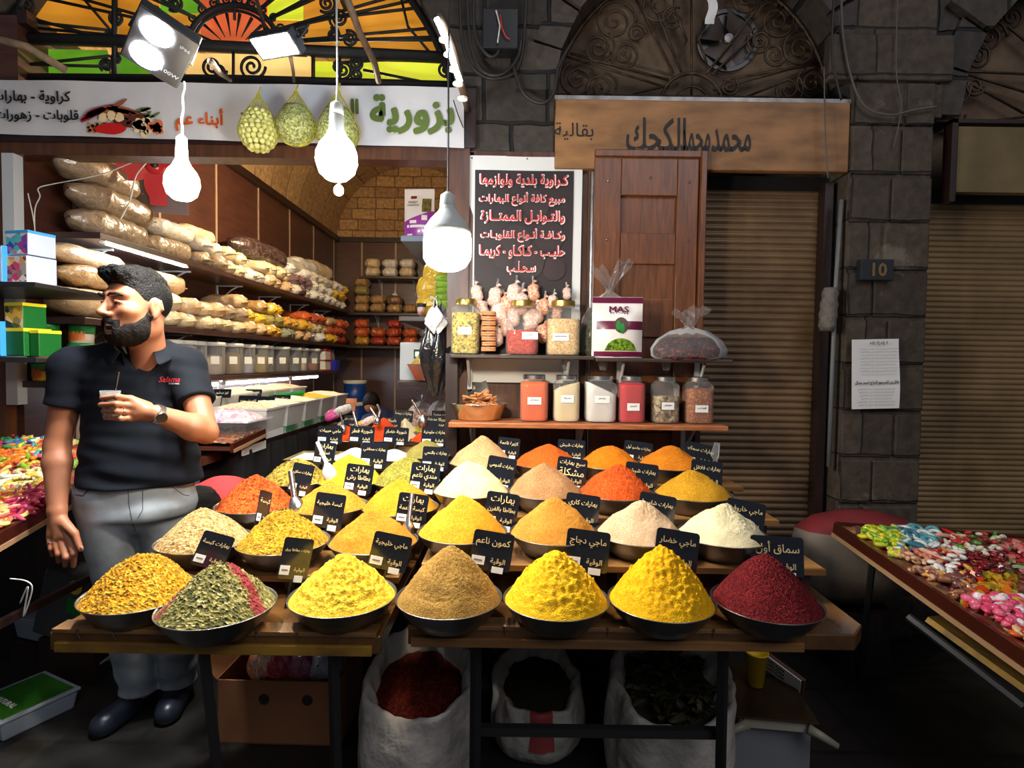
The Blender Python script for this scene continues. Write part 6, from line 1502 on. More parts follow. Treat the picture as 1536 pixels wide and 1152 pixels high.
# ---------------------------------------------------------------- price placards
WQ = 'الوقية'
PL = [(738, 826, 1.70, 60, 50, ['كمون ناعم', WQ], 9, 0, 'behind the brown cumin heap'), (881, 826, 1.70, 64, 54, ['ماجي دجاج', WQ], 7, 0, 'between the two bright yellow heaps'), (1015, 826, 1.70, 64, 54, ['ماجي خضار', WQ], 9, 0, 'behind the bright yellow heap beside the sumac'), (1166, 834, 1.72, 78, 52, ['سماق أول', WQ], 3, 0, 'behind the dark red sumac'),
      (585, 828, 1.68, 56, 48, ['ماجي خليجية', WQ], 11, .0, 'behind the pale yellow crumbly heap, catching blue light'), (444, 838, 1.66, 42, 54, ['بهارات بطاطا ورق', WQ], 14, .5, 'tilted behind the herb mix, catching blue light'), (320, 826, 1.66, 44, 46, ['بهارات كبسة', WQ], 24, .5, 'tilted at the rim of the pale seeds, catching blue light'),
      (752, 766, 1.99, 48, 48, ['بهارات', 'بطاطا بالفرن', WQ], 8, 0, 'behind the golden yellow powder'), (873, 766, 1.99, 50, 44, ['بهارات كاري', WQ], 8, 0, 'behind the tan curry powder'), (985, 766, 1.99, 54, 44, ['بهارات شاورما', WQ], 10, 0, 'behind the pinkish beige powder'), (1118, 776, 1.99, 58, 44, ['ماجي خاروف', WQ], 11, 0, 'behind the ivory white powder'),
      (618, 764, 1.98, 44, 42, ['بهارات', 'كبسة ناعمة', WQ], 7, 0, 'behind the steel scoop in front of the warm yellow powder'), (493, 766, 1.99, 44, 46, ['كبسة خليجية', WQ], 7, 0, 'behind the olive-yellow flakes'), (396, 762, 2.0, 22, 46, ['كبسة', WQ], 24, 1.1, 'turned almost edge-on before the orange-red flakes'),
      (751, 708, 2.28, 42, 40, ['بهارات أندومي', WQ], 10, 0, 'behind the cream white powder'), (857, 709, 2.28, 44, 40, ['سبع بهارات', 'مشكلة', WQ], 8, 0, 'behind the light brown powder'), (962, 716, 2.28, 48, 38, ['بهارات شيش', WQ], 7, 0, 'behind the red-orange spice'), (1060, 711, 2.28, 46, 36, ['بهارات فلافل', WQ], 6, 0, 'behind the mustard yellow powder'),
      (637, 716, 2.28, 42, 38, ['بهارات', 'مندي ناعم', WQ], 6, 0, 'behind the warm yellow powder'), (538, 718, 2.28, 40, 38, ['بهارات', 'بطاطا رش', WQ], 6, 0, 'behind the orange-yellow powder'), (452, 718, 2.26, 30, 40, ['بهارات سلق', WQ], 16, .5, 'beside the steel scoop, turned aside'),
      (763, 671, 2.62, 32, 26, ['كزبرة ناعمة', WQ], 6, 0, 'behind the rosy brown powder, catching blue light'), (857, 674, 2.62, 40, 26, ['بهارات شيش', WQ], 3, 0, 'in shade behind the deep orange powder'), (957, 678, 2.62, 42, 28, ['بهارات جامبو أول', WQ], 8, 0, 'in shade behind the turmeric orange powder'), (1050, 682, 2.62, 46, 30, ['بهارات سمك', WQ], 12, 0, 'in shade behind the golden turmeric'),
      (653, 687, 2.60, 38, 30, ['بهارات بالنحي', WQ], 3, 0, 'behind the green ground herb'), (561, 682, 2.60, 38, 32, ['بهارات محاشي', WQ], 3, 0, 'behind the lemon yellow spice, before the white heaps'), (487, 680, 2.60, 30, 30, ['بهارات', 'سلق', WQ], 5, 0, 'behind the white plastic scoop'),
      (594, 653, 2.98, 36, 22, ['شوربة خضار', WQ], 3, 0, 'behind the wide white tray, the one beside the post'), (543, 652, 2.98, 36, 22, ['شوربة فطر', WQ], 2, 0, 'behind the middle of the wide white tray'), (495, 652, 2.98, 36, 22, ['ماجي حبيبات', WQ], 3, 0, 'behind the small white tray'), (652, 654, 2.96, 38, 24, ['بهارات ملوخية', WQ], 1, 0, 'behind the sage green powder'),
      (588, 634, 3.34, 26, 14, ['بابريكا', WQ], 4, 0, 'behind the tallest paprika heap'), (605, 624, 3.44, 28, 16, ['بهارات بيضا', WQ], 4, 0, 'pale lettered, over the cream pyramid'), (656, 633, 3.30, 34, 16, ['بابريكا مدخنة', WQ], 2, 0, 'behind the paprika heap beside the post'), (663, 623, 3.40, 30, 12, ['بهارات مجدرة'], 2, 0, 'topmost next to the cinnamon bowl'), (525, 632, 3.34, 18, 16, ['بهارات حلو', WQ], 2, 0, 'behind the paprika heap by the counter')]
for (px, py, Y, w_, h, lines, rot, yaw, where) in PL:
    placard(px, py, Y, w_, h, lines, 'glossy black price placard %s' % where, rot=rot, yaw=yaw, tilt=.22, stem=.10 if Y < 2.1 else .07, txtm=GOLD, stickers=2 if h > 20 else 0)
o = MB().tube([W(1068, 722, 2.45), W(1071, 700, 2.45), W(1073, 690, 2.45), W(1072, 683, 2.45), W(1076, 664, 2.45)], [.028, .022, .008, .018, .012], 10).build('plastic_pouch', FILM, smooth=True); tag(o, 'tied clear plastic pouch standing by the last orange heap', 'plastic bag')

# ================================================================ under the tables
SACK = mat('woven_sack', sr(176, 170, 160), .6, var=.25, vscale=14, bump=.9, bscale=16, dist=.02)
def sack(label, x, y, r, zb, zf, fill, seed, fl, flm, lean=0.0, red=False):
    t = empty('open_sack', (x, y, 0)); tag(t, label, 'sack'); n = 64; zm = (zb + zf) / 2; dz = (zb - zf) / 2
    P_ = [(.80, .0, 0), (.98, .08, .1), (1.08, .35, .4), (1.06, .7, .8), (1.0, .92, 1), (1.02, 1.04, 1), (.94, 1.08, 1), (.84, 1.02, 1), (.78, .92, 1), (.74, .80, 1)]
    def f(i, j):
        th = 2 * pi * j / n; q, z, k = P_[i]; zz = z * zm + dz * sin(th) * k * z
        wr = noise.noise(Vector((cos(th) * 2.2, sin(th) * 2.2, z * 2.2 + seed))) * .16 + noise.noise(Vector((cos(th) * 7, sin(th) * 7, z * 3 + seed))) * .09
        rr_ = r * (q + wr * (1 if i > 1 else .3))
        return Vector((rr_ * cos(th) + lean * zz, rr_ * sin(th), max(0, zz + (.02 * noise.noise(Vector((th * 1.6 if j < n else 0, seed, 0))) if 3 < i < 9 else 0))))
    mb = MB(); mb.grid(lambda i, j: f(i, j % n), len(P_) - 1, n); mb.build('sack', [SACK], t, smooth=True)
    md = t.children[0].modifiers.new('smooth', 'SUBSURF'); md.levels = 1; md.render_levels = 1
    me = MB(); me.grid(lambda i, j: Vector((.82 * r * (1 - i / 12) * cos(2 * pi * (j % n) / n) + lean * zm, .82 * r * (1 - i / 12) * sin(2 * pi * (j % n) / n), zm * .86 + dz * sin(2 * pi * (j % n) / n) * (1 - i / 12) + fill * (1 - (1 - i / 12) ** 2) + .006 * noise.noise(Vector((i, (j % n) * .5, seed))))), 12, n)
    me.build('contents', flm, t, smooth=True)
    if red:
        s = MB(); s.grid(lambda i, j: f(min(9, 2 + i), (46 + j) % n) + Vector((0, -.004, .002)), 5, 5); s.build('red_stripe', mat('sack_red', sr(150, 54, 54), .6), t, smooth=True)
    return t
sack('white sack of dark red crushed pepper, tallest under the tables', -.30, 1.87, .185, .47, .34, .05, 1, 1, g3('crushed_pepper', (84, 24, 12), (62, 15, 8), (110, 38, 18), scale=120, bump=.9))
sack('pale sack with red stripe holding dark green powder', .115, 2.15, .17, .29, .19, .03, 2, 1, g3('dark_green', (46, 46, 22), (38, 38, 18), scale=200), red=True)
sack('slumped white sack of dark dried leaves beside the table leg', .55, 1.93, .21, .44, .30, .0, 3, 1, mat('dark_leaf_bed', sr(36, 34, 16), .8), lean=.05)
lf = MB(); lf.grid(lambda i, j: ((i / 6 - .5) * .07, (j / 4 - .5) * .028 * sin(pi * (i / 6 * .9 + .05)) , .006 * cos(j * 1.5) + .006 * sin(i)), 6, 4); lme = lf.mesh('dried_leaf', True); LFM = mat('dried_leaf', sr(70, 66, 28), .6, col2=sr(40, 36, 16), vscale=20)
for i in range(70):
    a, r = U(0, 6.28), .15 * sqrt(U(0, 1)); o = link('dried_leaf', lme, LFM, None, (.565 + r * cos(a), 1.93 + r * sin(a), .345 + .06 * sin(a) * r / .15 + U(0, .03)), (U(-.8, .8), U(-.8, .8), U(0, 6.28))); tag(o, 'curled dark dried leaf in the slumped sack', 'leaf', 'dried leaves in the slumped sack')
t = empty('cardboard_box', (-.865, 2.10, 0), rz=-.02); tag(t, 'brown cardboard box with two hand holes on the floor under the table', 'box')
CB = mat('cardboard', sr(150, 98, 60), .8, var=.15, vscale=4)
pl = MB().box(-.235, .235, 0, .005, 0, .245); pl.box(-.235, .235, .30, .305, 0, .25).box(-.235, -.23, 0, .3, 0, .25).box(.23, .235, 0, .3, 0, .25).box(-.235, .235, 0, .3, 0, .005); pl.build('body', CB, t)
for x in (-.055, .11): MB().lathe([(.001, 0), (.021, 0)], 20, M=Matrix.Translation((x, -.001, .175)) @ Matrix.Rotation(pi / 2, 4, 'X')).build('hand_hole', INK, t)
MB().grid(lambda i, j: (-.235 - .06 * i, .3 * j, .245 + .02 * i + .06 * i), 1, 1).build('flap', CB, t)
for i, (x, z, c) in enumerate([(-.95, .27, SW2), (-.88, .28, plastic_bag('bag_redblue', sr(190, 50, 60))), (-.80, .27, plastic_bag('bag_redblue2', sr(150, 60, 90))), (-.72, .26, BMAT['silver grey'])]):
    o = link('snack_packet', BAGS[i + 1], None, None, (x, 2.2, z), (0, -.5 + i * .3, .5 * i), (.4, .8, .9)); recolor(o, c); tag(o, '%s packet inside the cardboard box' % ['orange', 'red', 'red and blue', 'grey'][i], 'packet')
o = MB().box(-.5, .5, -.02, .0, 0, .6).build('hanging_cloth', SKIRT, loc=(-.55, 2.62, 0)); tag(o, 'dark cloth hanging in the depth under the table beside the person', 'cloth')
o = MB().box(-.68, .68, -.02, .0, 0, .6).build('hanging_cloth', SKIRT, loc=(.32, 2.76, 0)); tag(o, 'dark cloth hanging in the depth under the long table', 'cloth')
# small platform scale, yellow cup, tub beneath the end of the table
t = empty('platform_scale', W(1165, 1095, 1.95)); t.rotation_euler = (0, 0, -.12); tag(t, 'grey platform scale under the end of the long table', 'scale')
GM = mat('scale_grey', sr(150, 142, 124), .45, var=.2); TM = mat('scale_plate', sr(84, 68, 48), .3, .7, var=.4, vscale=6)
MB().box(-.13, .13, .0, .34, .0, .035, taper=.01).build('body', GM, t); MB().box(-.14, .14, -.01, .36, .037, .043).build('plate', TM, t, bevel=.004)
for s in (-1, 1): MB().tube([(s * .10, -.01, .02), (s * .14, -.02, .005), (s * .19, -.03, -.02)], [.018, .015, .011], 8).build('foot', GM, t, smooth=True)
c = W(1170, 1095, 1.95)
o = MB().box(-.15, .13, .0, .38, 0, c.z - .012).build('crate', mat('crate_grey', sr(120, 122, 126), .5), loc=(c.x, 1.99, 0)); tag(o, 'grey crate that the platform scale stands on', 'crate')
cu = W(1133, 1035, 2.15); t = empty('plastic_cup', (cu.x, 2.15, c.z + .048)); tag(t, 'yellow plastic cup standing on the platform scale', 'cup')
MB().lathe([(.001, 0), (.028, 0), (.042, .125), (.044, .125), (.044, .13), (.040, .13), (.027, .004), (.001, .004)], 24).build('body', mat('yellow_cup', sr(226, 190, 30), .4), t, smooth=True)
t = empty('catalogue', (cu.x + .10, 2.22, c.z + .05), rot=(.5, .3, -.9)); tag(t, 'white printed leaflet leaning behind the yellow cup', 'paper')
MB().box(-.11, .11, -.004, .0, 0, .10).build('sheet', PAPER, t); MB().box(-.12, .12, 0, .012, -.01, .105).build('backing', TRW, t); [write('قائمة الأسعار', .13, .02, INK, t, (.0, -.0048, .08 - .025 * i)) for i in range(3)]

# ================================================================ confectionery trays
def cap_mesh(name, pts, rad, n=8): 
    rs = rad if isinstance(rad, list) else [rad * .55] + [rad] * (len(pts) - 2) + [rad * .55]
    return MB().tube(pts, rs, n).mesh(name, True)
arc = lambda R, a, n, z=.008: [(R * cos(a * (i / n - .5)) - R, R * sin(a * (i / n - .5)), z) for i in range(n + 1)]
CM = {'banana': cap_mesh('gummy_banana', arc(.03, 1.5, 6), .008), 'worm': cap_mesh('gummy_worm', [(.008 * sin(i * 1.0), (i - 4) * .010, .008) for i in range(9)], .0065), 'stick': cap_mesh('gummy_stick', [(0, (i - 2) * .014, .008) for i in range(5)], .007),
      'ring': MB().grid(lambda i, j: ((.018 + .0075 * cos(2 * pi * (j % 8) / 8)) * cos(2 * pi * (i % 18) / 18), (.018 + .0075 * cos(2 * pi * (j % 8) / 8)) * sin(2 * pi * (i % 18) / 18), .0065 + .0065 * sin(2 * pi * (j % 8) / 8)), 18, 8).mesh('gummy_ring', True),
      'heart': MB().prism([(0, -.016), (.013, -.002), (.014, .008), (.007, .013), (0, .007), (-.007, .013), (-.014, .008), (-.013, -.002)], -.005, .005, Matrix.Rotation(-pi / 2, 4, 'X')).mesh('gummy_heart'),
      'bottle': MB().lathe([(.001, -.02), (.007, -.02), (.009, -.012), (.009, .004), (.004, .011), (.004, .02), (.001, .021)], 10, M=Matrix.Rotation(pi / 2, 4, 'X')).mesh('gummy_bottle', True),
      'mushroom': MB().lathe([(.001, -.002), (.006, -.001), (.007, .010), (.0135, .011), (.015, .016), (.011, .024), (.001, .028)], 12).mesh('sweet_mushroom', True), 'egg': MB().ball((0, 0, .005), .016, 12, (1, .75, .4)).mesh('gummy_egg', True),
      'bean': MB().ball((0, 0, .006), .010, 10, (1.3, .8, .7)).mesh('gummy_bean', True)}
_cm = {}
def candy_mat(c):
    if c not in _cm:
        m = mat('sweet_%d_%d_%d' % c, sr(*c), .28, spec=.6, coat=.3, bump=.15, bscale=400, dist=.001); m.node_tree.nodes['Principled BSDF'].inputs['Subsurface Weight'].default_value = .0; _cm[c] = m
    return _cm[c]
for k_, m_ in CM.items(): m_.materials.append(candy_mat((230, 60, 60)))
def plane_hit(px, py, pl):
    p0, n = pl; d = ray(px, py); o = Vector((0, 0, EYE)); return o + d * ((p0 - o).dot(n) / d.dot(n))
def scatter(pl, box, kind, cols, n, lab, grp, lay=.012, inside=None, sc=1.0, cat='sweet'):
    k = 0; tries = 0
    p0, nn = pl; q = nn.to_track_quat('Z', 'Y')
    while k < n and tries < n * 8:
        tries += 1
        px, py = U(box[0], box[2]), U(box[1], box[3]); 
        cxn, cyn = (px - (box[0] + box[2]) / 2) / (box[2] - box[0]) * 2, (py - (box[1] + box[3]) / 2) / (box[3] - box[1]) * 2
        if cxn * cxn + cyn * cyn > 1.5: continue
        h = lay * (1.2 - .5 * (cxn * cxn + cyn * cyn)) * U(.4, 1.9)
        p = plane_hit(px, py, (p0 + nn * h, nn))
        if inside and not inside(p): continue
        o = bpy.data.objects.new({'banana': 'gummy_banana', 'ring': 'gummy_ring', 'worm': 'gummy_worm', 'heart': 'gummy_heart', 'bottle': 'gummy_bottle', 'mushroom': 'sweet_mushroom', 'egg': 'gummy_egg', 'stick': 'gummy_stick', 'bean': 'gummy_bean'}[kind], CM[kind]); COL.objects.link(o)
        recolor(o, candy_mat(cols[rnd.randrange(len(cols))])); o.location = p
        e = (q @ Matrix.Rotation(U(0, 6.28), 3, 'Z').to_quaternion()).to_euler(); o.rotation_euler = (e.x + U(-.5, .5), e.y + U(-.5, .5), e.z); s = sc * U(.9, 1.12); o.scale = (s, s, s)
        tag(o, lab, cat, grp); k += 1
def sweets_tray(name, label, corners, wallh, bedcols, sides):
    """corners: four world points (back a, front a, front b, back b); sides: which rails to show"""
    c = [Vector(p) for p in corners]; o_ = c[0]; t = empty(name, o_); tag(t, label, 'tray'); n = (c[1] - c[0]).cross(c[3] - c[0]).normalized(); n = n if n.z > 0 else -n
    MB().add([p - o_ for p in c] + [p - o_ - n * .02 for p in c], [(0, 1, 2, 3), (7, 6, 5, 4), (0, 4, 5, 1), (1, 5, 6, 2), (2, 6, 7, 3), (3, 7, 4, 0)]).build('base', TRW, t)
    for i in sides:
        a, b_ = c[i] - o_, c[(i + 1) % 4] - o_; d = (b_ - a).normalized(); s = d.cross(n) * .018
        if (a + s - (sum(c, Vector()) / 4 - o_)).length < (a - s - (sum(c, Vector()) / 4 - o_)).length: s = -s
        vs = [a - n * .03, b_ - n * .03, b_ + n * wallh, a + n * wallh]; vs2 = [v + s for v in vs]
        r = MB().add(vs + vs2, [(0, 1, 2, 3), (7, 6, 5, 4), (0, 4, 5, 1), (1, 5, 6, 2), (2, 6, 7, 3), (3, 7, 4, 0)]).build('rail', mat('tray_rail', sr(66, 24, 12), .35, coat=.4), t)
        MB().add([v + s * 1.02 + n * dz for v, dz in ((a - n * .03, -.0), (b_ - n * .03, 0), (b_ - n * .03, .018), (a - n * .03, .018))] + [v + s * 1.2 + n * dz for v, dz in ((a - n * .03, -.0), (b_ - n * .03, 0), (b_ - n * .03, .018), (a - n * .03, .018))], [(0, 1, 2, 3), (7, 6, 5, 4), (0, 4, 5, 1), (1, 5, 6, 2), (2, 6, 7, 3), (3, 7, 4, 0)]).build('pale_strip', mat('pale_strip', sr(170, 132, 96), .5), t)
    mb = MB(); mb.grid(lambda i, j: ((c[0] * (1 - i / 40) + c[1] * i / 40) * (1 - j / 40) + (c[3] * (1 - i / 40) + c[2] * i / 40) * j / 40) + n * (.022 + .012 * noise.noise(Vector((i * .5, j * .5, 0))) + .008 * noise.noise(Vector((i * 1.7, j * 1.7, 3)))), 40, 40)
    o = mb.build('sweets_bed', grain('sweets_bed', [sr(*x) for x in bedcols], 36, .4, 1.0, big=(.8, .7, .7)), smooth=True); tag(o, 'mass of jelly sweets lying underneath in the %s' % label[:38].rsplit(' ', 1)[0], 'sweets', kind='stuff')
    return (o_ + n * .02, n), t
RP, rt = sweets_tray('sweets_tray', 'large tilted wooden tray of jelly sweets beside the pillar', [(1.52, 2.62, .70), (1.52, 1.35, .575), (2.75, 1.35, .50), (2.75, 2.62, .63)], .035, [(150, 90, 60), (190, 150, 100), (100, 90, 50), (160, 50, 50), (120, 80, 80)], (0, 3))
for (x, y) in ((1.62, 2.5), (1.75, 1.6), (2.6, 2.5)): o = MB().tube([(x, y, .66 - .08 * (2.6 - y)), (x + .03, y + .12, 0)], .014, 6).build('leg', LEGM, rt); o.location = -Vector(rt.location)
o = MB().tube([W(1362, 925, 1.9), W(1536, 1060, 1.62)], .014, 6).build('brace', LEGM, rt); o.location = -Vector(rt.location)
o = MB().add([W(1392, 925, 2.0), W(1560, 1045, 1.7), W(1560, 1000, 2.1), W(1430, 920, 2.3)], [(0, 1, 2, 3)]).build('lower_tray', PLY); md = o.modifiers.new('thick', 'SOLIDIFY'); md.thickness = .02; tag(o, 'old yellowed board slung under the tilted sweets tray', 'board')
ins = lambda p: p.x > 1.55 and p.y < 2.6
SC = [((1285, 793, 1355, 838), 'banana', [(226, 214, 40), (190, 206, 40), (232, 224, 60), (120, 180, 50)], 60, 'yellow-green banana-shaped gummy in the corner heap of the tilted tray', 'banana gummies'),
      ((1328, 793, 1405, 826), 'ring', [(90, 160, 170), (226, 232, 228), (60, 120, 140)], 26, 'blue and white ring sweet at the back of the tilted tray', 'blue and white rings'),
      ((1385, 797, 1440, 845), 'stick', [(236, 226, 214), (200, 40, 34), (232, 180, 150)], 26, 'white and red stick sweet at the back of the tilted tray', 'white and red sweets'),
      ((1425, 800, 1505, 838), 'bean', [(226, 216, 190), (90, 140, 60), (190, 50, 50), (240, 236, 220)], 46, 'small white, green or red bean sweet at the back of the tilted tray', 'small mixed beans'),
      ((1490, 805, 1560, 860), 'heart', [(80, 120, 50), (190, 50, 56), (220, 130, 120)], 34, 'green or red heart jelly at the frame edge of the tilted tray', 'green and red hearts'),
      ((1433, 822, 1505, 870), 'bean', [(120, 10, 20), (150, 16, 26), (90, 8, 14)], 60, 'deep red jelly bean in the dark red heap of the tilted tray', 'deep red jelly beans'),
      ((1385, 820, 1462, 868), 'egg', [(240, 232, 220), (232, 170, 80), (244, 240, 232)], 36, 'white and amber egg-shaped gummy in the middle of the tilted tray', 'egg gummies'),
      ((1325, 826, 1412, 872), 'bean', [(206, 120, 90), (190, 140, 110), (170, 100, 110), (220, 170, 130)], 60, 'sugared pinkish brown sweet along the rail of the tilted tray', 'sugared brown sweets'),
      ((1370, 850, 1462, 915), 'bottle', [(150, 96, 60), (120, 70, 60), (190, 150, 110), (100, 60, 70)], 60, 'brown bottle-shaped gummy along the rail of the tilted tray', 'bottle gummies'),
      ((1443, 858, 1520, 910), 'heart', [(226, 120, 24), (214, 70, 24), (230, 180, 40), (190, 160, 40)], 60, 'orange and yellow heart jelly in the tilted tray', 'orange and yellow hearts'),
      ((1432, 898, 1534, 952), 'mushroom', [(236, 80, 120), (240, 110, 140), (246, 226, 230)], 80, 'pink and white mushroom sweet near the front of the tilted tray', 'pink mushroom sweets'),
      ((1500, 895, 1570, 930), 'heart', [(80, 130, 30), (190, 180, 40), (220, 120, 30)], 24, 'green and yellow heart jelly beside the mushroom sweets', 'green and yellow hearts'),
      ((1495, 945, 1570, 1000), 'egg', [(220, 100, 40), (190, 60, 40), (236, 190, 140)], 24, 'orange gummy at the front end of the tilted tray', 'orange gummies')]
for b_, k_, cs, n, lab, g in SC: scatter(RP, b_, k_, cs, int(n * 1.6), lab, g, lay=.022, inside=ins, sc=1.25 if k_ != 'mushroom' else 1.05)
LP, lt = sweets_tray('sweets_tray', 'wooden tray of jelly sweets behind the person\'s arm', [(-1.75, 2.84, 1.01), (-1.75, 1.5, .742), (-2.9, 1.5, .742), (-2.9, 2.84, 1.01)], .03, [(230, 190, 90), (240, 220, 140), (220, 110, 60), (200, 60, 90), (120, 150, 60)], (0, 3))
for (x, y) in ((-1.80, 1.6), (-1.80, 2.75), (-2.8, 2.75)): o = MB().tube([(x, y, .70 + .2 * (y - 1.5)), (x, y, 0)], .016, 6).build('leg', LEGM, lt); o.location = -Vector(lt.location)
o = MB().box(-2.9, -1.78, 2.80, 2.82, 0, .96).box(-1.80, -1.78, 1.6, 2.8, .50, .53).build('rear_board', DBROWN, lt); o.location = -Vector(lt.location)
ins = lambda p: p.x < -1.765 and p.y < 2.82
SC = [((-10, 655, 62, 685), 'worm', [(60, 150, 90), (200, 60, 70), (230, 200, 60), (80, 110, 160), (226, 130, 40)], 50, 'multicoloured gummy worm at the back of the tray behind the person\'s arm', 'multicoloured worms'),
      ((40, 655, 75, 690), 'stick', [(230, 90, 110), (240, 230, 230), (90, 180, 180)], 24, 'pink, white or teal stick sweet beside the person\'s elbow', 'striped stick sweets'),
      ((-10, 675, 66, 704), 'banana', [(236, 130, 40), (150, 190, 50), (236, 196, 60), (226, 90, 50)], 50, 'orange or green banana-shaped gummy in the tray behind the person\'s arm', 'orange and green gummies'),
      ((-10, 696, 66, 718), 'bean', [(190, 60, 60), (226, 150, 90), (120, 40, 50), (236, 200, 150)], 40, 'red-brown bean sweet in the tray behind the person\'s arm', 'red-brown beans'),
      ((-10, 708, 68, 745), 'worm', [(244, 224, 120), (246, 234, 170), (240, 200, 80), (244, 240, 214)], 60, 'pale yellow sugared worm in the tray behind the person\'s arm', 'pale yellow worms'),
      ((-10, 735, 40, 755), 'stick', [(240, 180, 60), (236, 150, 60)], 24, 'orange-yellow stick sweet behind the pink worms', 'orange-yellow sticks'),
      ((14, 738, 76, 785), 'worm', [(224, 60, 96), (232, 90, 130), (200, 40, 80)], 70, 'pink sugared worm nearest the person\'s wrist', 'pink worms'),
      ((-14, 760, 46, 800), 'ring', [(244, 210, 170), (236, 190, 130), (240, 220, 120), (220, 110, 80)], 36, 'peach and cream ring sweet at the corner of the tray', 'peach rings'),
      ((-14, 745, 20, 765), 'egg', [(240, 130, 40), (236, 100, 50)], 12, 'orange gummy drop among the rings and worms', 'orange drops'),
      ((105, 640, 112, 700), 'heart', [(236, 90, 70), (240, 180, 150), (150, 190, 90)], 10, 'red and green gummy seen between the person\'s arm and shirt', 'gummies by the person')]
for b_, k_, cs, n, lab, g in SC: scatter(LP, b_, k_, cs, int(n * 1.2), lab, g, inside=ins, sc=1.2, lay=.014)
# long tray beyond the person
P2_, lt2 = sweets_tray('sweets_tray', 'wooden tray edge with pink-white sweets, beyond the person\'s elbow', [(-1.50, 3.42, 1.02), (-1.50, 3.02, .985), (-1.95, 3.02, .985), (-1.95, 3.42, 1.02)], .02, [(240, 226, 230), (230, 180, 200)], (0,))
o = MB().box(-1.98, -1.64, 2.97, 3.2, .885, .93).build('low_box', TRW); tag(o, 'wooden box end low beside the standing person\'s hip', 'box')
o = MB().box(-1.72, -1.55, 2.87, 3.02, .0, .79).build('crate', DBROWN); tag(o, 'dark crate under the lilac plastic cup', 'crate')
t = empty('plastic_cup', (W(292, 722, 2.95).x, 2.95, .79)); tag(t, 'lilac plastic cup standing low beside the standing person\'s hip', 'cup'); MB().lathe([(.001, 0), (.022, 0), (.032, .075), (.034, .078), (.03, .078)], 18, close=True).build('body', mat('lilac_cup', sr(190, 160, 196), .4), t, smooth=True)
# big wrapped drum by the pillar
t = empty('wrapped_basin', (1.72, 2.78, .0)); tag(t, 'big round basin wrapped in clouded plastic with pink top, behind the tilted tray', 'basin')
def wb(i, j):
    P_ = [(.001, .30), (.12, .30), (.25, .36), (.31, .46), (.315, .60), (.30, .66), (.22, .72), (.10, .75), (.001, .755)]
    r, z = P_[i]; th = 2 * pi * j / 40; k = 1 + .02 * sin(th * 9 + z * 20) + .015 * sin(th * 5)
    return (r * k * cos(th), r * k * .48 * sin(th), z)
mb = MB(); mb.grid(lambda i, j: wb(i, j % 40), 5, 40); mb.build('basin', mat('clouded_plastic', sr(150, 138, 124), .3, col2=sr(112, 98, 88), vscale=4, coat=.4, bump=.4, bscale=10, dist=.01), t, smooth=True)
mb = MB(); mb.grid(lambda i, j: wb(i + 5, j % 40), 3, 40); mb.build('cover', mat('pink_cover', sr(132, 44, 48), .4, var=.4, vscale=5, coat=.3), t, smooth=True)
o = MB().lathe([(.001, 0), (.16, 0), (.14, .29), (.001, .29)], 20).build('stool', DBROWN, loc=(1.72, 2.78, 0)); tag(o, 'dark stool under the wrapped basin', 'stool')
# tubs and bags on the floor beside the person
def lidtub(label, px, py, Y, w_, d_, z, h, lidm, fillm=None, rz=0.2, txt=None):
    c = W(px, py, Y); t = empty('food_tub', (c.x, Y, z), rz); tag(t, label, 'tub'); a, b_ = w_ / 2, d_ / 2
    MB().box(-a, a, -b_, b_, 0, h, taper=-.012).build('body', mat('frosted_plastic', sr(150, 160, 170), .35, trans=.0), t, bevel=.008); MB().box(-a - .018, a + .018, -b_ - .018, b_ + .018, h, h + .012).build('rim', MATS['frosted_plastic'], t, bevel=.004)
    MB().box(-a, a, -b_, b_, h + .012, h + .014).build('lid_print', lidm, t)
    if txt: write(txt, w_ * .6, .03, PAPER, t, (0, -b_ * .5, h + .016), rot=(0, 0, 0))
GLP = mat('lid_green_print', sr(56, 120, 30), .4, col2=sr(30, 90, 24), vscale=6); RLP = grain('lid_red_print', [sr(190, 30, 50), sr(220, 80, 90), sr(150, 20, 40)], 60, .4, 0)
lidtub('square food tub with green printed lid on the floor at the frame edge', 36, 1060, 2.25, .24, .24, 0, .075, GLP, rz=-.45, txt='NATURAL')
o = MB().box(-.11, .11, -.03, .03, 0, .001).build('x', RLP); bpy.data.objects.remove(o, do_unlink=True)
lidtub('frosted food tub standing behind the green-lidded tub', 88, 990, 2.75, .26, .2, .10, .10, MATS['frosted_plastic'], rz=-.3)
lidtub('clear tub of red sweets on the floor beside the person\'s ankle', 142, 1030, 2.62, .20, .16, .0, .07, RLP, rz=-.1); lidtub('clear tub of red sweets stacked on its twin beside the ankle', 140, 1010, 2.64, .20, .16, .09, .07, RLP, rz=-.15)
o = MB().box(-.15, .15, -.1, .1, 0, .095).build('crate', DBROWN, loc=(W(88, 990, 2.75).x, 2.75, 0)); tag(o, 'low dark crate under the frosted tub', 'crate')
t = empty('snack_box', W(92, 905, 2.45), rot=(0, .25, -.1)); tag(t, 'clear plastic box with a round yellow sticker reading 5 under the sweets tray', 'box')
MB().box(-.11, .11, 0, .14, -.17, .13).build('body', mat('dark_clear_plastic', sr(70, 70, 72), .25, coat=.4), t, bevel=.01); MB().lathe([(.001, 0), (.032, 0)], 24, M=Matrix.Translation((.05, -.003, .09)) @ Matrix.Rotation(pi / 2, 4, 'X')).build('sticker', mat('yellow_sticker', sr(226, 180, 40), .5), t); write('5', .02, .03, REDL, t, (.05, -.005, .09), bold=.03)
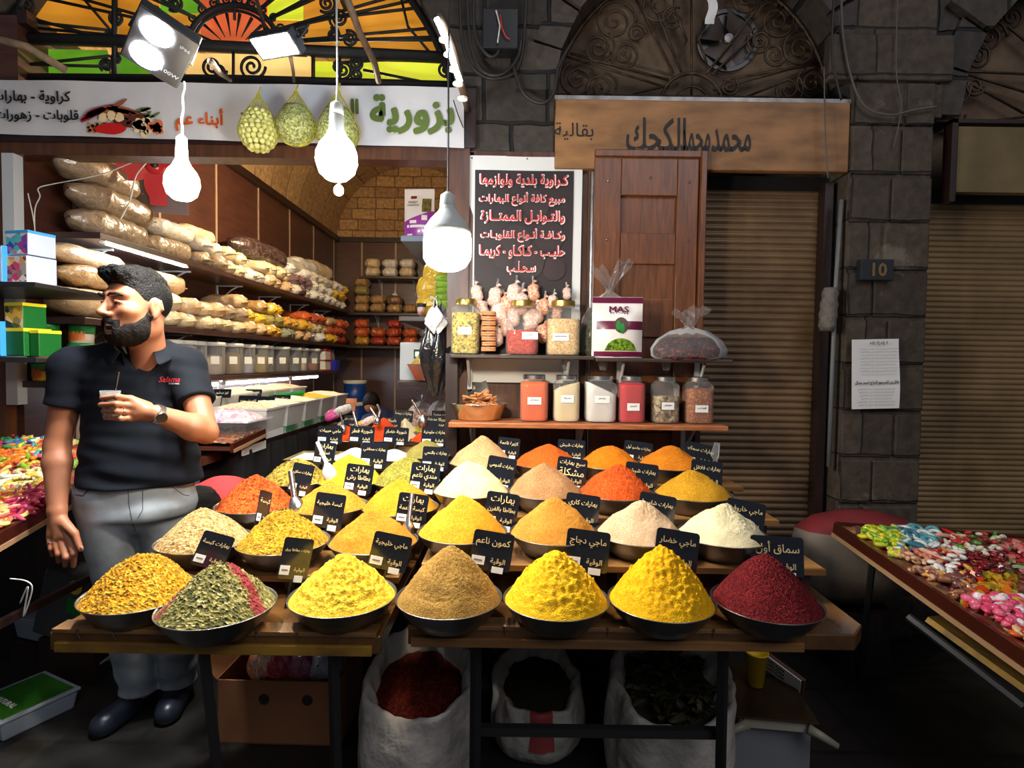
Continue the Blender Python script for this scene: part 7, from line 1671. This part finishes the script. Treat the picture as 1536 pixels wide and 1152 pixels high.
MB().box(.03, .10, -.004, -.002, -.03, .04).build('green_print', LG, t); o = MB().box(-.12, .12, 0, .15, 0, .21).build('crate', DBROWN, loc=(W(92, 905, 2.45).x, 2.47, 0)); tag(o, 'dark crate carrying the clear plastic box under the sweets tray', 'crate')
cord('pale string tied under the corner of the sweets tray', [(15, 868, 1.62), (40, 872, 1.6), (48, 885, 1.6), (35, 925, 1.6), (42, 880, 1.6), (30, 905, 1.6)], .002)
o = MB().lathe([(.001, 0), (.02, .002), (.016, .008), (.001, .01)], 7).build('fallen_sweet', candy_mat((200, 170, 30)), loc=W(1389, 1083, 1.46 * FOC / (1083 - 555))); tag(o, 'yellow sweet fallen on the dark floor', 'sweet')
# ================================================================ people
from mathutils.bvhtree import BVHTree
SKIN = mat('skin', sr(168, 108, 76), .5, var=.12, vscale=30, bump=.12, bscale=180, dist=.001); SKIN.node_tree.nodes['Principled BSDF'].inputs['Subsurface Weight'].default_value = .06
SKIN.node_tree.nodes['Principled BSDF'].inputs['Subsurface Radius'].default_value = (.02, .008, .004)
HAIR = mat('black_hair', (.005, .0045, .0045), .6, bump=1.0, bscale=170, dist=.006, spec=.15); BEARD = mat('beard_hair', (.012, .009, .0075), .75, bump=1.0, bscale=260, dist=.004, spec=.15)
SHIRT = mat('navy_black_knit', (.006, .008, .013), .85, bump=.25, bscale=320, dist=.001, spec=.2); DENIM = mat('pale_denim', sr(186, 198, 208), .8, col2=sr(112, 118, 122), vscale=5, bump=.25, bscale=260, dist=.001)
SHOE = mat('dark_leather', (.016, .02, .032), .35, bump=.2, bscale=30)
v3 = lambda p: np.array(tuple(p), dtype=np.float32)
man = empty('person', (-1.42, 2.22, 0)); tag(man, 'bearded person in a black polo shirt and pale jeans holding a small glass', 'person')
def mlink(name, me, m, parent=man):
    o = link(name, me, m, parent); o.location = -Vector(parent.location); return o
# frames
SF = v3((.342, -.94, 0)); SS = v3((.94, .342, 0))
HC = v3(W(204, 462, 2.02)); HS = 1.07
fa = radians(-22.4); HF = v3((sin(fa), -cos(fa), 0)); HL = v3((cos(fa), sin(fa), 0))
def hl(P): Q = (P - HC) / HS; return np.stack([Q @ HL, Q @ HF, Q[:, 2]], 1)
def hw(a, b, c): return Vector(tuple(HC + HS * (a * HL + b * HF + np.array((0, 0, c)))))
def head(P):
    Q = hl(P); A = Q.copy(); A[:, 0] = np.abs(A[:, 0])
    d = ellip(Q, (0, -.014, .032), (.076, .098, .090))
    d = smin(d, ellip(Q, (0, .022, -.035), (.062, .070, .082)), .03)
    d = smin(d, ellip(Q, (0, .045, -.085), (.043, .044, .036)), .03)          # jaw and chin
    d = smin(d, ellip(A, (.048, -.005, -.068), (.02, .04, .03)), .03)
    d = smin(d, capsule(A, (.0, .081, .034), (.045, .066, .036), .013), .014)   # brow
    d = smin(d, ellip(A, (.046, .055, -.016), (.024, .026, .022)), .02)        # cheekbone
    d = smax(d, -ellip(A, (.032, .098, .010), (.021, .020, .013)), .012)       # sockets
    d = smin(d, capsule(Q, (0, .086, .020), (0, .113, -.022), .0075, .0115), .010)
    d = smin(d, ellip(A, (.013, .100, -.027), (.010, .013, .008)), .006)
    d = smin(d, capsule(A, (0, .092, -.053), (.021, .080, -.059), .0075, .004), .006)
    d = smin(d, capsule(A, (0, .085, -.084), (.018, .076, -.079), .0075, .004), .007)
    d = smax(d, -ellip(Q, (0, .093, -.069), (.019, .022, .0085)), .004)        # open mouth
    d = d + .0010 * np.sin(Q[:, 2] * 620 + 2.0 * np.abs(Q[:, 0]) * 30) * np.clip((Q[:, 1] - .05) * 30, 0, 1) * np.clip(1 - np.abs(Q[:, 2] - .058) * 60, 0, 1)
    # lids
    d = smin(d, capsule(A, (.018, .079, .008), (.031, .087, .0145), .0048), .003); d = smin(d, capsule(A, (.031, .087, .0145), (.046, .074, .009), .0048), .003)
    d = smin(d, capsule(A, (.019, .078, .003), (.032, .083, -.001), .0036), .003); d = smin(d, capsule(A, (.032, .083, -.001), (.045, .073, .006), .0036), .003)
    # ears
    e = ellip(A, (.079, -.012, -.003), (.009, .019, .032)); e = smin(e, capsule(A, (.083, -.026, .022), (.090, -.028, -.006), .005), .006); e = smin(e, ellip(A, (.078, -.006, -.030), (.007, .009, .010)), .006)
    e = smax(e, -ellip(A, (.090, -.008, .002), (.007, .010, .018)), .004)
    return smin(d, e, .008) * HS
NB = v3(W(226, 556, 2.11)); NT = v3(W(217, 524, 2.13)); NC = v3(W(216, 512, 2.11))
SH1, EL1, WR1 = v3(W(110, 552, 2.06)), v3(W(86, 668, 2.04)), v3(W(86, 762, 1.98))
SH2, EL2, WR2 = v3(W(279, 550, 2.15)), v3(W(309, 648, 2.03)), v3(W(236, 621, 1.89))
TC = np.array((-1.40, 2.14), np.float32)
def loft(P, zs, ws, ds, cx=None, cy=None, pw=2.4):
    z = P[:, 2]; w_ = np.interp(z, zs, ws).astype(np.float32); d_ = np.interp(z, zs, ds).astype(np.float32)
    x = P[:, :2] - TC
    if cx is not None: x = x - np.stack([np.interp(z, zs, cx), np.interp(z, zs, cy)], 1)
    a = np.abs(x @ SS[:2]) / w_; b = np.abs(x @ SF[:2]) / d_
    q = (a ** pw + b ** pw) ** (1 / pw)
    d = (q - 1) * np.minimum(w_, d_)
    return smax(smax(d, zs[0] - z, .02), z - zs[-1], .03)
F_ = lambda *a: v3(W(*a))
FING2 = [[(194, 598, 1.862), (176, 595, 1.826), (153, 597, 1.838)], [(193, 608, 1.857), (174, 606, 1.820), (151, 607, 1.834)], [(194, 618, 1.858), (175, 617, 1.821), (155, 617, 1.836)], [(197, 627, 1.862), (181, 628, 1.828), (163, 627, 1.840)]]
FING1 = [[(103, 808, 1.960), (111, 830, 1.944), (110, 849, 1.966)], [(93, 814, 1.955), (99, 836, 1.938), (98, 848, 1.962)], [(83, 812, 1.957), (88, 831, 1.942), (88, 842, 1.966)], [(74, 806, 1.962), (77, 823, 1.950), (79, 833, 1.972)]]
def hands(P):
    d = capsule(P, F_(228, 620, 1.887), F_(205, 609, 1.872), .022, .021); d = smin(d, capsule(P, F_(228, 621, 1.887), F_(206, 622, 1.870), .022, .019), .015)
    for i, f in enumerate(FING2):
        a, b_, c_ = [F_(*q) for q in f]; r = (.0098, .0102, .0096, .0086)[i]
        k = smin(capsule(P, a, b_, r * 1.08, r), capsule(P, b_, c_, r, r * .84), .005); k = smin(k, capsule(P, F_(215, 610 + 4 * i, 1.876), a, .014, .0115), .006)
        d = smin(d, k, .004)
    th = smin(capsule(P, F_(222, 610, 1.90), F_(196, 598, 1.920), .017, .012), capsule(P, F_(196, 598, 1.920), F_(170, 600, 1.910), .012, .009), .005); d = smin(d, th, .008)
    e = capsule(P, F_(86, 766, 1.978), F_(97, 803, 1.964), .024, .019); e = smin(e, capsule(P, F_(85, 768, 1.978), F_(78, 801, 1.966), .023, .017), .015); e = smin(e, capsule(P, F_(86, 770, 1.975), F_(88, 806, 1.963), .024, .018), .01)
    for i, f in enumerate(FING1):
        a, b_, c_ = [F_(*q) for q in f]; r = (.0105, .0108, .0102, .0092)[i]
        k = smin(capsule(P, a, b_, r * 1.1, r), capsule(P, b_, c_, r, r * .84), .005); e = smin(e, k, .004)
    th = smin(capsule(P, F_(94, 782, 1.966), F_(112, 800, 1.948), .018, .0125), capsule(P, F_(112, 800, 1.948), F_(121, 824, 1.940), .0115, .0095), .006); e = smin(e, th, .009)
    return d, e
LEGS = [(F_(158, 745, 2.10), F_(186, 915, 2.16), F_(214, 1050, 2.32)), (F_(243, 745, 2.17), F_(262, 915, 2.24), F_(268, 1040, 2.38))]
def body(P):
    d = head(P)
    d = smin(d, capsule(P, hw(0, -.030, -.060), NB, .056, .060), .03)
    d = smin(d, capsule(P, NB, (SH1 + SH2) / 2 + v3((0, .01, -.06)), .058, .075), .03)
    t = loft(P, [.85, 1.0, 1.1, 1.2, 1.3, 1.40, 1.47], [.15, .15, .15, .155, .165, .165, .10], [.095, .095, .095, .10, .102, .095, .06]); d = smin(d, t, .02)
    d = smin(d, capsule(P, SH1 + v3((.03, 0, -.01)), SH2 + v3((-.03, 0, -.01)), .05), .02)
    for S_, E_, W_, u in ((SH1, EL1, WR1, 1), (SH2, EL2, WR2, 2)):
        m_ = E_ + (W_ - E_) * .28; ra = .045 if u == 1 else .047
        a = smin(capsule(P, S_, E_, .055, .040), capsule(P, E_, m_, .040, ra), .012); a = smin(a, capsule(P, m_, W_, ra - .001, .029), .012)
        d = smin(d, a, .02)
    h2, h1 = hands(P); d = smin(d, h2, .012); d = smin(d, h1, .012)
    for a, b_, c_ in LEGS:
        l = smin(capsule(P, a, b_, .078, .052), capsule(P, b_, c_, .052, .038), .02); d = smin(d, l, .02)
    return d
lo, hi = (-1.80, 1.74, .06), (-1.02, 2.48, 1.84)
mlink('body', nets(body, lo, hi, .0042, 'body', 1), SKIN)
def shirt(P):
    z = P[:, 2]
    t = loft(P, [.975, 1.0, 1.08, 1.18, 1.28, 1.38, 1.45, 1.50], [.204, .203, .196, .186, .186, .188, .165, .10], [.140, .138, .132, .126, .126, .124, .105, .075])
    t = smin(t, capsule(P, SH1, SH2, .064), .03); t = smin(t, capsule(P, NT, SH1 + v3((0, 0, .006)), .056, .06), .04); t = smin(t, capsule(P, NT, SH2 + v3((0, 0, .006)), .056, .06), .04)
    for S_, E_, f in ((SH1, EL1, .50), (SH2, EL2, .56)):
        e = S_ + (E_ - S_) * f; dr = (E_ - S_) / np.linalg.norm(E_ - S_)
        a = capsule(P, S_, S_ + (E_ - S_) * .9, .068, .064); a = smax(a, (P - e) @ dr, .004); t = smin(t, a, .025)
    x = P[:, :2] - TC; la, lb = x @ SS[:2], x @ SF[:2]
    t = t + .0045 * fbm(P * np.array((1, 1, 2.2), np.float32), 20, 4) + .003 * np.sin(z * 70 + la * 24 + fbm(P, 9, 2) * 3) * np.clip((1.22 - z) * 6, 0, 1)
    t = smax(t, .985 + .012 * fbm(P, 10, 1) - z, .004)
    # V opening and neck hole
    vb = 1.412; xo = (P - NB) @ SS; v = np.abs(xo + .030) - np.clip((z - vb) * .62, -.02, .09)
    t = smax(t, -np.maximum(v, -lb), .006)
    return smax(t, -capsule(P, NT, NC + v3((0, 0, .1)), .058), .008)
sm = nets(shirt, (-1.80, 1.88, .95), (-1.02, 2.36, 1.60), .005, 'polo_shirt', 2)
so = mlink('polo_shirt', sm, SHIRT)
# collar
cb = MB()
def colr(i, j, nu=40):
    u = i / nu; a = radians(-58 + 300 * u) + 0; # around the neck, open in front
    fx, fy = SF, SS; d = np.cos(a + radians(-90) + radians(26)) ; 
    ang = radians(28) + (2 * pi - radians(56)) * u; dirv = SF * np.cos(ang) + SS * np.sin(ang)
    tip = max(0, 1 - min(u, 1 - u) * 7)
    r, z = [(.062, -.025), (.068, .016), (.083, .010), (.106 + .01 * tip, -.024 - .018 * tip)][j]
    if j == 0: z -= .02
    ff = (.5 + .5 * np.cos(ang)) ** 2; p = NC + dirv * (r + .030 * ff) + np.array((0, 0, z - .060 * ff))
    return tuple(p)
cb.grid(colr, 40, 3); co_ = cb.build('collar', SHIRT, man, smooth=True); co_.location = -Vector(man.location)
md = co_.modifiers.new('thick', 'SOLIDIFY'); md.thickness = .004; md = co_.modifiers.new('sub', 'SUBSURF'); md.levels = md.render_levels = 1
# embroidery pressed onto the shirt
bv = BVHTree.FromPolygons([v.co.copy() for v in sm.vertices], [tuple(p.vertices) for p in sm.polygons])
def on_shirt(s, px, py, wpx, m, shear=0.0, bold=.01, name='embroidery'):
    me, tw, th = text_mesh(s, bold, shear); me = me.copy(); me.materials.clear(); me.materials.append(m); k = wpx / tw; o0 = Vector((0, 0, EYE))
    for v in me.vertices:
        d = ray(px + v.co.x * k, py - v.co.y * k).normalized(); h = bv.ray_cast(o0, d)
        v.co = (h[0] - d * .002) if h[0] is not None else o0 + d * 2.4
    return mlink(name, me, m)
on_shirt('Salama', 254, 569, 32, mat('red_thread', sr(190, 44, 52), .6), .35, .006); on_shirt('SPICES HERBS', 261, 575.5, 16, mat('white_thread', sr(220, 215, 215), .6), 0, .02)
bt = MB(); [bt.ball(Vector(tuple(v3(W(209 + dx, 562 + 14 * k_, 1.99)))), .004, 8) for k_, dx in ((0, 0),)]
# jeans
def jeans(P):
    z = P[:, 2]
    t = loft(P, [.86, .90, .96, 1.03], [.175, .182, .180, .172], [.118, .122, .118, .112])
    t = smin(t, capsule(P, F_(180, 762, 2.13), F_(222, 764, 2.15), .10), .03)
    for k_, (a, b_, c_) in enumerate(LEGS):
        l = smin(capsule(P, a, b_, .104, .078), capsule(P, b_, c_, .078, .070), .03); t = smin(t, l, .012)
    t = t + .005 * fbm(P * np.array((1, 1, 1.6), np.float32), 16, 8) + .004 * np.sin(z * 55 + 3 * fbm(P, 8, 5)) * (np.clip((.30 - z) * 6, 0, 1) + np.clip((z - .80) * 5, 0, .8))
    t = smax(t, .088 - z, .006); return smax(t, z - 1.03, .004)
mlink('jeans', nets(jeans, (-1.75, 1.92, .08), (-1.05, 2.56, 1.08), .006, 'jeans', 1), DENIM)
jv = [o for o in man.children if o.name.startswith('jeans')][0].data; bj = BVHTree.FromPolygons([v.co.copy() for v in jv.vertices], [tuple(p.vertices) for p in jv.polygons])
def seam(name, pts, r=.0012, m=None):
    out = []
    for i in range(len(pts) - 1):
        for k_ in range(6):
            q = [pts[i][c] + (pts[i + 1][c] - pts[i][c]) * k_ / 6 for c in (0, 1)]; d = ray(*q).normalized(); h = bj.ray_cast(Vector((0, 0, EYE)), d)
            if h[0] is not None: out.append(h[0] - d * .0005)
    if len(out) > 2: o = MB().tube(out, r, 5).build(name, m or mat('dark_seam', sr(60, 66, 74), .8), man); o.location = -Vector(man.location)
seam('fly_seam', [(192, 733), (194, 760), (199, 785)]); seam('fly_stitch', [(214, 735), (214, 765), (205, 780)]); seam('pocket_seam', [(112, 742), (124, 744), (138, 730)], .0022); seam('centre_seam', [(199, 785), (204, 800)]); seam('pocket_seam', [(258, 730), (275, 742), (286, 744)])
# shoes
for k_, (h_, t_) in enumerate((((222, 1058, 2.36), (152, 1096, 2.14)), ((272, 1045, 2.42), (250, 1078, 2.22)))):
    a, b_ = v3(W(*h_)), v3(W(*t_)); a[2] = .055; b_[2] = .036; an = np.array(LEGS[k_][2]) * 1.0; an[2] = .15
    def shoe(P, a=a, b_=b_, an=an):
        d = smin(capsule(P, a, b_, .047, .036), capsule(P, (a + b_) / 2, b_ * .9 + a * .1, .050, .046), .03)
        d = smin(d, capsule(P, a + v3((0, 0, .01)), an, .046, .048), .03); return smax(smax(d, .004 - P[:, 2], .006), P[:, 2] - .17, .006)
    lo_ = np.minimum(a, b_) - .08; hi_ = np.maximum(a, b_) + .08; lo_[2] = -.01; hi_[2] = .2
    mlink('shoe', nets(shoe, lo_, hi_, .005, 'shoe', 2), SHOE)
# hair, brows, beard, eyes
def hair(P):
    Q = hl(P); b = Q[:, 1]; z = Q[:, 2]
    s = ellip(Q, (0, -.016, .034), (.0775, .100, .0925))
    top = ellip(Q, (0, -.002, .088), (.064, .094, .052)); s = smin(s, top, .012)
    s = smin(s, capsule(Q, (-.035, .072, .108), (.035, .072, .106), .022), .02)
    zc = np.interp(b, [-.13, -.06, -.015, .02, .045, .07, .12], [-.045, -.035, .006, .018, .052, .072, .086]).astype(np.float32)
    s = s + .0035 * fbm(Q, 150, 3) * np.clip((z - .05) * 20, .1, 1.2) + .003 * fbm(Q, 320, 6) * np.clip((z - .05) * 20, 0, 1)
    s = smax(s, zc - z + .003 * fbm(Q, 200, 2), .006)
    return np.maximum(s, -ellip(Q, (.08, -.010, -.003), (.02, .022, .034))) * HS
hb = (np.array(HC) - .16, np.array(HC) + .19)
mlink('hair', nets(hair, hb[0], hb[1], .003, 'hair', 0), HAIR)
def beard(P):
    Q = hl(P); A = np.abs(Q[:, 0]); b = Q[:, 1]; z = Q[:, 2]
    d = head(P) / HS - .0065 - .0015 * fbm(Q, 260, 5)
    zt = np.interp(b, [-.03, -.004, .018, .045, .070, .090], [.006, .010, -.030, -.052, -.058, -.088]).astype(np.float32)
    m = z - zt
    mo = np.maximum(np.abs(z + .0455 + .25 * A) - .0075, np.maximum(.070 - b, A - .034)); m = np.minimum(m, mo)
    m = np.minimum(m, np.maximum(np.abs(A - .030) - .008, np.maximum(np.abs(z + .066) - .022, .06 - b)))
    lip = np.sqrt((Q[:, 0] / .021) ** 2 + ((z + .069) / .0165) ** 2) - 1; m = np.maximum(m, np.where(b > .07, -lip * .015, -1))
    d = smax(d, m, .004); d = np.maximum(d, .002 - b); d = smax(d, -.132 - z, .01)
    return np.maximum(d, -(ellip(np.abs(Q) * np.array((1, 0, 0)) + Q * np.array((0, 1, 1)), (.08, -.012, -.006), (.016, .024, .040)))) * HS
mlink('beard', nets(beard, hb[0] - .02, hb[1] - .06, .003, 'beard', 0), BEARD)
for s in (1, -1):
    pts = [hw(s * .012, .097, .030), hw(s * .026, .099, .0365), hw(s * .040, .088, .037), hw(s * .053, .070, .029)]
    o = MB().tube(pts, [.003, .0052, .005, .002], 8).build('eyebrow', HAIR, man, smooth=True); o.location = -Vector(man.location)
    e = MB().ball(hw(s * .032, .0715, .0070), .0135, 16).build('eyeball', mat('eye_white', sr(150, 140, 134), .25), man, smooth=True); e.location = -Vector(man.location)
    # gaze to where he looks
    i_ = MB().ball(hw(s * .032 - .004, .0770, .0074), .0098, 12).build('iris', mat('iris_dark', (.012, .008, .006), .1), e, smooth=True)
o = MB().ball(hw(0, .080, -.069), .014, 12, (1.3, .8, .7)).build('mouth_inside', mat('mouth_dark', sr(60, 18, 18), .5), man, smooth=True); o.location = -Vector(man.location)
o = MB().tube([hw(-.014, .087, -.0625), hw(0, .0935, -.0620), hw(.014, .087, -.0625)], .0032, 8).build('teeth', mat('teeth', sr(226, 220, 210), .3), man, smooth=True); o.location = -Vector(man.location)
# watch and ring
wc = Vector(tuple(WR2 + (EL2 - WR2) * .0)); ax = Vector(tuple(EL2 - WR2)).normalized(); q = ax.to_track_quat('Z', 'Y').to_matrix().to_4x4()
M = Matrix.Translation(wc) @ q
wt = MB().lathe([(.031, -.009), (.0335, -.009), (.0335, .009), (.031, .009)], 28, M=M).build('watch_band', STEEL, man, smooth=True, edge=40); wt.location = -Vector(man.location)
fd = Vector((.25, -.9, .05)).normalized(); fd = (fd - ax * fd.dot(ax)).normalized(); M = Matrix.Translation(wc + fd * .033) @ fd.to_track_quat('Z', 'Y').to_matrix().to_4x4()
MB().lathe([(.001, -.002), (.019, -.002), (.020, .004), (.018, .008), (.0175, .006)], 24, M=M).build('watch_case', STEEL, wt, smooth=True, edge=40); MB().lathe([(.001, .0065), (.0172, .0065)], 24, M=M).build('watch_dial', BLACK, wt)
for (a, b_, r) in ((F_(*FING2[2][0]), F_(*FING2[2][1]), .0112), (F_(*FING1[3][0]), F_(*FING1[3][1]), .0108)):
    c = Vector(tuple(a * .45 + b_ * .55)); d = Vector(tuple(b_ - a)).normalized(); o = MB().lathe([(r, -.002), (r + .0012, -.002), (r + .0012, .002), (r, .002)], 18, M=Matrix.Translation(c) @ d.to_track_quat('Z', 'Y').to_matrix().to_4x4()).build('ring', STEEL, man, smooth=True); o.location = -Vector(man.location)
# nails on thumb of the hanging hand
o = MB().ball(W(122.5, 822, 1.9335), .006, 10, (.9, .5, 1.1)).build('thumb_nail', mat('nail', sr(214, 170, 150), .3), man, smooth=True); o.location = -Vector(man.location)
# the glass
g0 = W(166, 629, 1.870); gz = W(166, 586, 1.870).z; t = empty('drinking_glass', (g0.x, 1.870, g0.z)); tag(t, 'small tea glass with a spoon handle in the standing person\'s hand', 'glass'); h = gz - g0.z
MB().lathe([(.001, .0), (.020, .0), (.022, .01), (.025, h * .6), (.030, h), (.0285, h), (.0235, h * .6), (.019, .012), (.001, .01)], 24).build('glass', CLEAR, t, smooth=True); MB().lathe([(.001, .012), (.019, .012), (.0232, h * .6), (.026, h * .84), (.001, h * .84)], 24).build('drink', mat('dark_drink', sr(46, 40, 22), .15), t, smooth=True)
sp = W(179, 558, 1.872) - Vector(t.location); o = MB().tube([(.006, 0, .03), sp * .7, sp], [.002, .002, .0032], 6, flat=.5).build('spoon', STEEL); o.location = t.location; tag(o, 'metal spoon sticking up out of the held tea glass', 'spoon')
# person crouching behind the bowls
p2 = empty('person', (-1.38, 2.80, 0)); tag(p2, 'dark-haired person in a red shirt bending low behind the orange-red flakes', 'person')
A_ = lambda *a: v3(W(*a))
c_h = A_(302, 768, 2.60); c_s = A_(334, 752, 2.74); c_p = A_(372, 760, 3.02)
KN = [v3((-1.48, 2.62, .42)), v3((-1.20, 2.66, .42))]; FT = [v3((-1.50, 2.86, .05)), v3((-1.22, 2.90, .05))]
def b2(P):
    d = ellip(P, c_h, (.082, .095, .10)); d = smin(d, capsule(P, c_h, c_s, .05), .03); d = smin(d, capsule(P, c_s, c_p, .105, .12), .04)
    for k_ in (0, 1):
        s_ = c_s + v3((-.15 + .27 * k_, .0, -.01)); e_ = s_ + v3((.02, -.10, -.20)); d = smin(d, capsule(P, s_, e_, .052, .04), .03); d = smin(d, capsule(P, e_, e_ + v3((.04, -.06, -.2)), .04, .028), .02); 
        d = smin(d, ellip(P, e_ + v3((.05, -.07, -.25)), (.035, .03, .06)), .02)
        h_ = c_p + v3((-.09 + .16 * k_, 0, -.12)); d = smin(d, capsule(P, h_, KN[k_], .085, .06), .03); d = smin(d, capsule(P, KN[k_], FT[k_], .058, .04), .02); d = smin(d, capsule(P, FT[k_], FT[k_] + v3((0, -.16, -.01)), .042, .035), .02)
    return d
o = link('body', nets(b2, (-1.75, 2.35, -.02), (-1.0, 3.3, 1.1), .012, 'body', 1), SKIN, p2); o.location = -Vector(p2.location)
def s2(P):
    d = smin(capsule(P, c_s, c_p, .125, .14), capsule(P, c_s + v3((-.16, 0, 0)), c_s + v3((.14, 0, 0)), .075), .05)
    for k_ in (0, 1): s_ = c_s + v3((-.15 + .27 * k_, .0, -.01)); d = smin(d, capsule(P, s_, s_ + v3((.012, -.06, -.11)), .068, .066), .03)
    return d + .006 * fbm(P, 22, 3)
o = link('red_shirt', nets(s2, (-1.80, 2.45, .45), (-1.0, 3.3, 1.1), .009, 'red_shirt', 1), mat('red_shirt', sr(196, 62, 66), .8, bump=.2, bscale=60), p2); o.location = -Vector(p2.location)
def t2(P):
    d = capsule(P, c_p + v3((-.09, 0, -.12)), c_p + v3((.07, 0, -.12)), .11)
    for k_ in (0, 1): h_ = c_p + v3((-.09 + .16 * k_, 0, -.12)); d = smin(d, capsule(P, h_, KN[k_], .10, .075), .03); d = smin(d, capsule(P, KN[k_], FT[k_] + v3((0, 0, .05)), .072, .06), .02)
    return d
o = link('trousers', nets(t2, (-1.75, 2.45, 0), (-1.0, 3.25, .95), .012, 'trousers', 1), SKIRT, p2); o.location = -Vector(p2.location)
o = link('hair', nets(lambda P: np.maximum(ellip(P, c_h + v3((-.01, 0, .014)), (.096, .108, .108)) + .005 * fbm(P, 90, 2), (P - c_h) @ v3((-.2, -.55, -.8)) - .062), c_h - .14, c_h + .14, .006, 'hair', 1), HAIR, p2); o.location = -Vector(p2.location)
# person sitting far back
p3 = empty('person', (W(560, 620, 6.5).x, 6.5, 0)); tag(p3, 'dark-haired person in navy sitting bent over at the far end of the shop', 'person')
q = A_(557, 606, 6.4); sh = A_(572, 628, 6.55); hp = v3((sh[0], 6.75, .50))
def b3(P):
    d = ellip(P, q, (.08, .09, .11)); d = smin(d, capsule(P, q, sh, .055), .03); d = smin(d, capsule(P, sh, hp, .12, .12), .05)
    for s in (-1, 1):
        d = smin(d, capsule(P, sh + v3((.16 * s, 0, -.03)), sh + v3((.2 * s, -.12, -.22)), .048, .04), .04); d = smin(d, capsule(P, sh + v3((.2 * s, -.12, -.22)), sh + v3((.08 * s, -.3, -.2)), .038, .03), .02); d = smin(d, ellip(P, sh + v3((.06 * s, -.33, -.2)), (.03, .05, .02)), .02)
        d = smin(d, capsule(P, hp + v3((.09 * s, 0, 0)), hp + v3((.12 * s, -.42, 0)), .085, .06), .03); d = smin(d, capsule(P, hp + v3((.12 * s, -.42, 0)), hp + v3((.12 * s, -.40, -.42)), .055, .042), .02)
    return d
o = link('body', nets(b3, (sh[0] - .4, 6.0, 0), (sh[0] + .4, 7.0, 1.3), .014, 'body', 1), SKIN, p3); o.location = -Vector(p3.location)
def s3(P):
    d = smin(capsule(P, sh, hp, .14, .145), capsule(P, sh + v3((-.15, 0, -.02)), sh + v3((.15, 0, -.02)), .075), .05)
    for s in (-1, 1): d = smin(d, capsule(P, sh + v3((.16 * s, 0, -.03)), sh + v3((.2 * s, -.12, -.22)), .06, .052), .04)
    return d
o = link('navy_shirt', nets(s3, (sh[0] - .4, 6.2, .3), (sh[0] + .4, 7.0, 1.3), .012, 'navy_shirt', 1), mat('navy_cloth', sr(30, 36, 84), .8), p3); o.location = -Vector(p3.location)
o = MB().tube([A_(566, 607, 6.33), A_(570, 616, 6.38), A_(568, 626, 6.36)], .012, 6).build('white_collar_stripe', PAPER, p3); o.location = -Vector(p3.location)
o = link('trousers', nets(lambda P: smin(smin(capsule(P, hp + v3((.09, 0, 0)), hp + v3((.12, -.42, 0)), .10, .075), capsule(P, hp + v3((-.09, 0, 0)), hp + v3((-.12, -.42, 0)), .10, .075), .02), smin(capsule(P, hp + v3((.12, -.42, 0)), hp + v3((.12, -.40, -.4)), .07, .055), capsule(P, hp + v3((-.12, -.42, 0)), hp + v3((-.12, -.40, -.4)), .07, .055), .02), .02), (sh[0] - .4, 6.1, 0), (sh[0] + .4, 7.0, .75), .014, 'trousers', 1), SKIRT, p3); o.location = -Vector(p3.location)
o = link('hair', nets(lambda P: np.maximum(ellip(P, q + v3((0, .0, .02)), (.095, .105, .12)) + .006 * fbm(P, 70, 2), (P - q) @ v3((0, -.5, -.85)) - .045), q - .16, q + .16, .008, 'hair', 1), HAIR, p3); o.location = -Vector(p3.location)
t = empty('wooden_chair', (W(524, 620, 6.9).x - .08, 7.0, 0)); tag(t, 'chair with slatted orange wooden back beside the seated person', 'chair'); CW = wood('orange_chair_wood', sr(170, 96, 50), sr(200, 126, 74))
MB().box(-.2, .2, -.2, .2, .41, .45).build('seat', CW, t)
mb = MB(); [mb.box(-.19 + .055 * i, -.15 + .055 * i, -.21, -.19, .45, .98) for i in range(7)]; mb.box(-.2, .2, -.215, -.185, .94, 1.0); mb.build('backrest', CW, t)
for x in (-.18, .18):
    for y in (-.18, .18): MB().box(x - .018, x + .018, y - .018, y + .018, 0, .41).build('leg', CW, t)
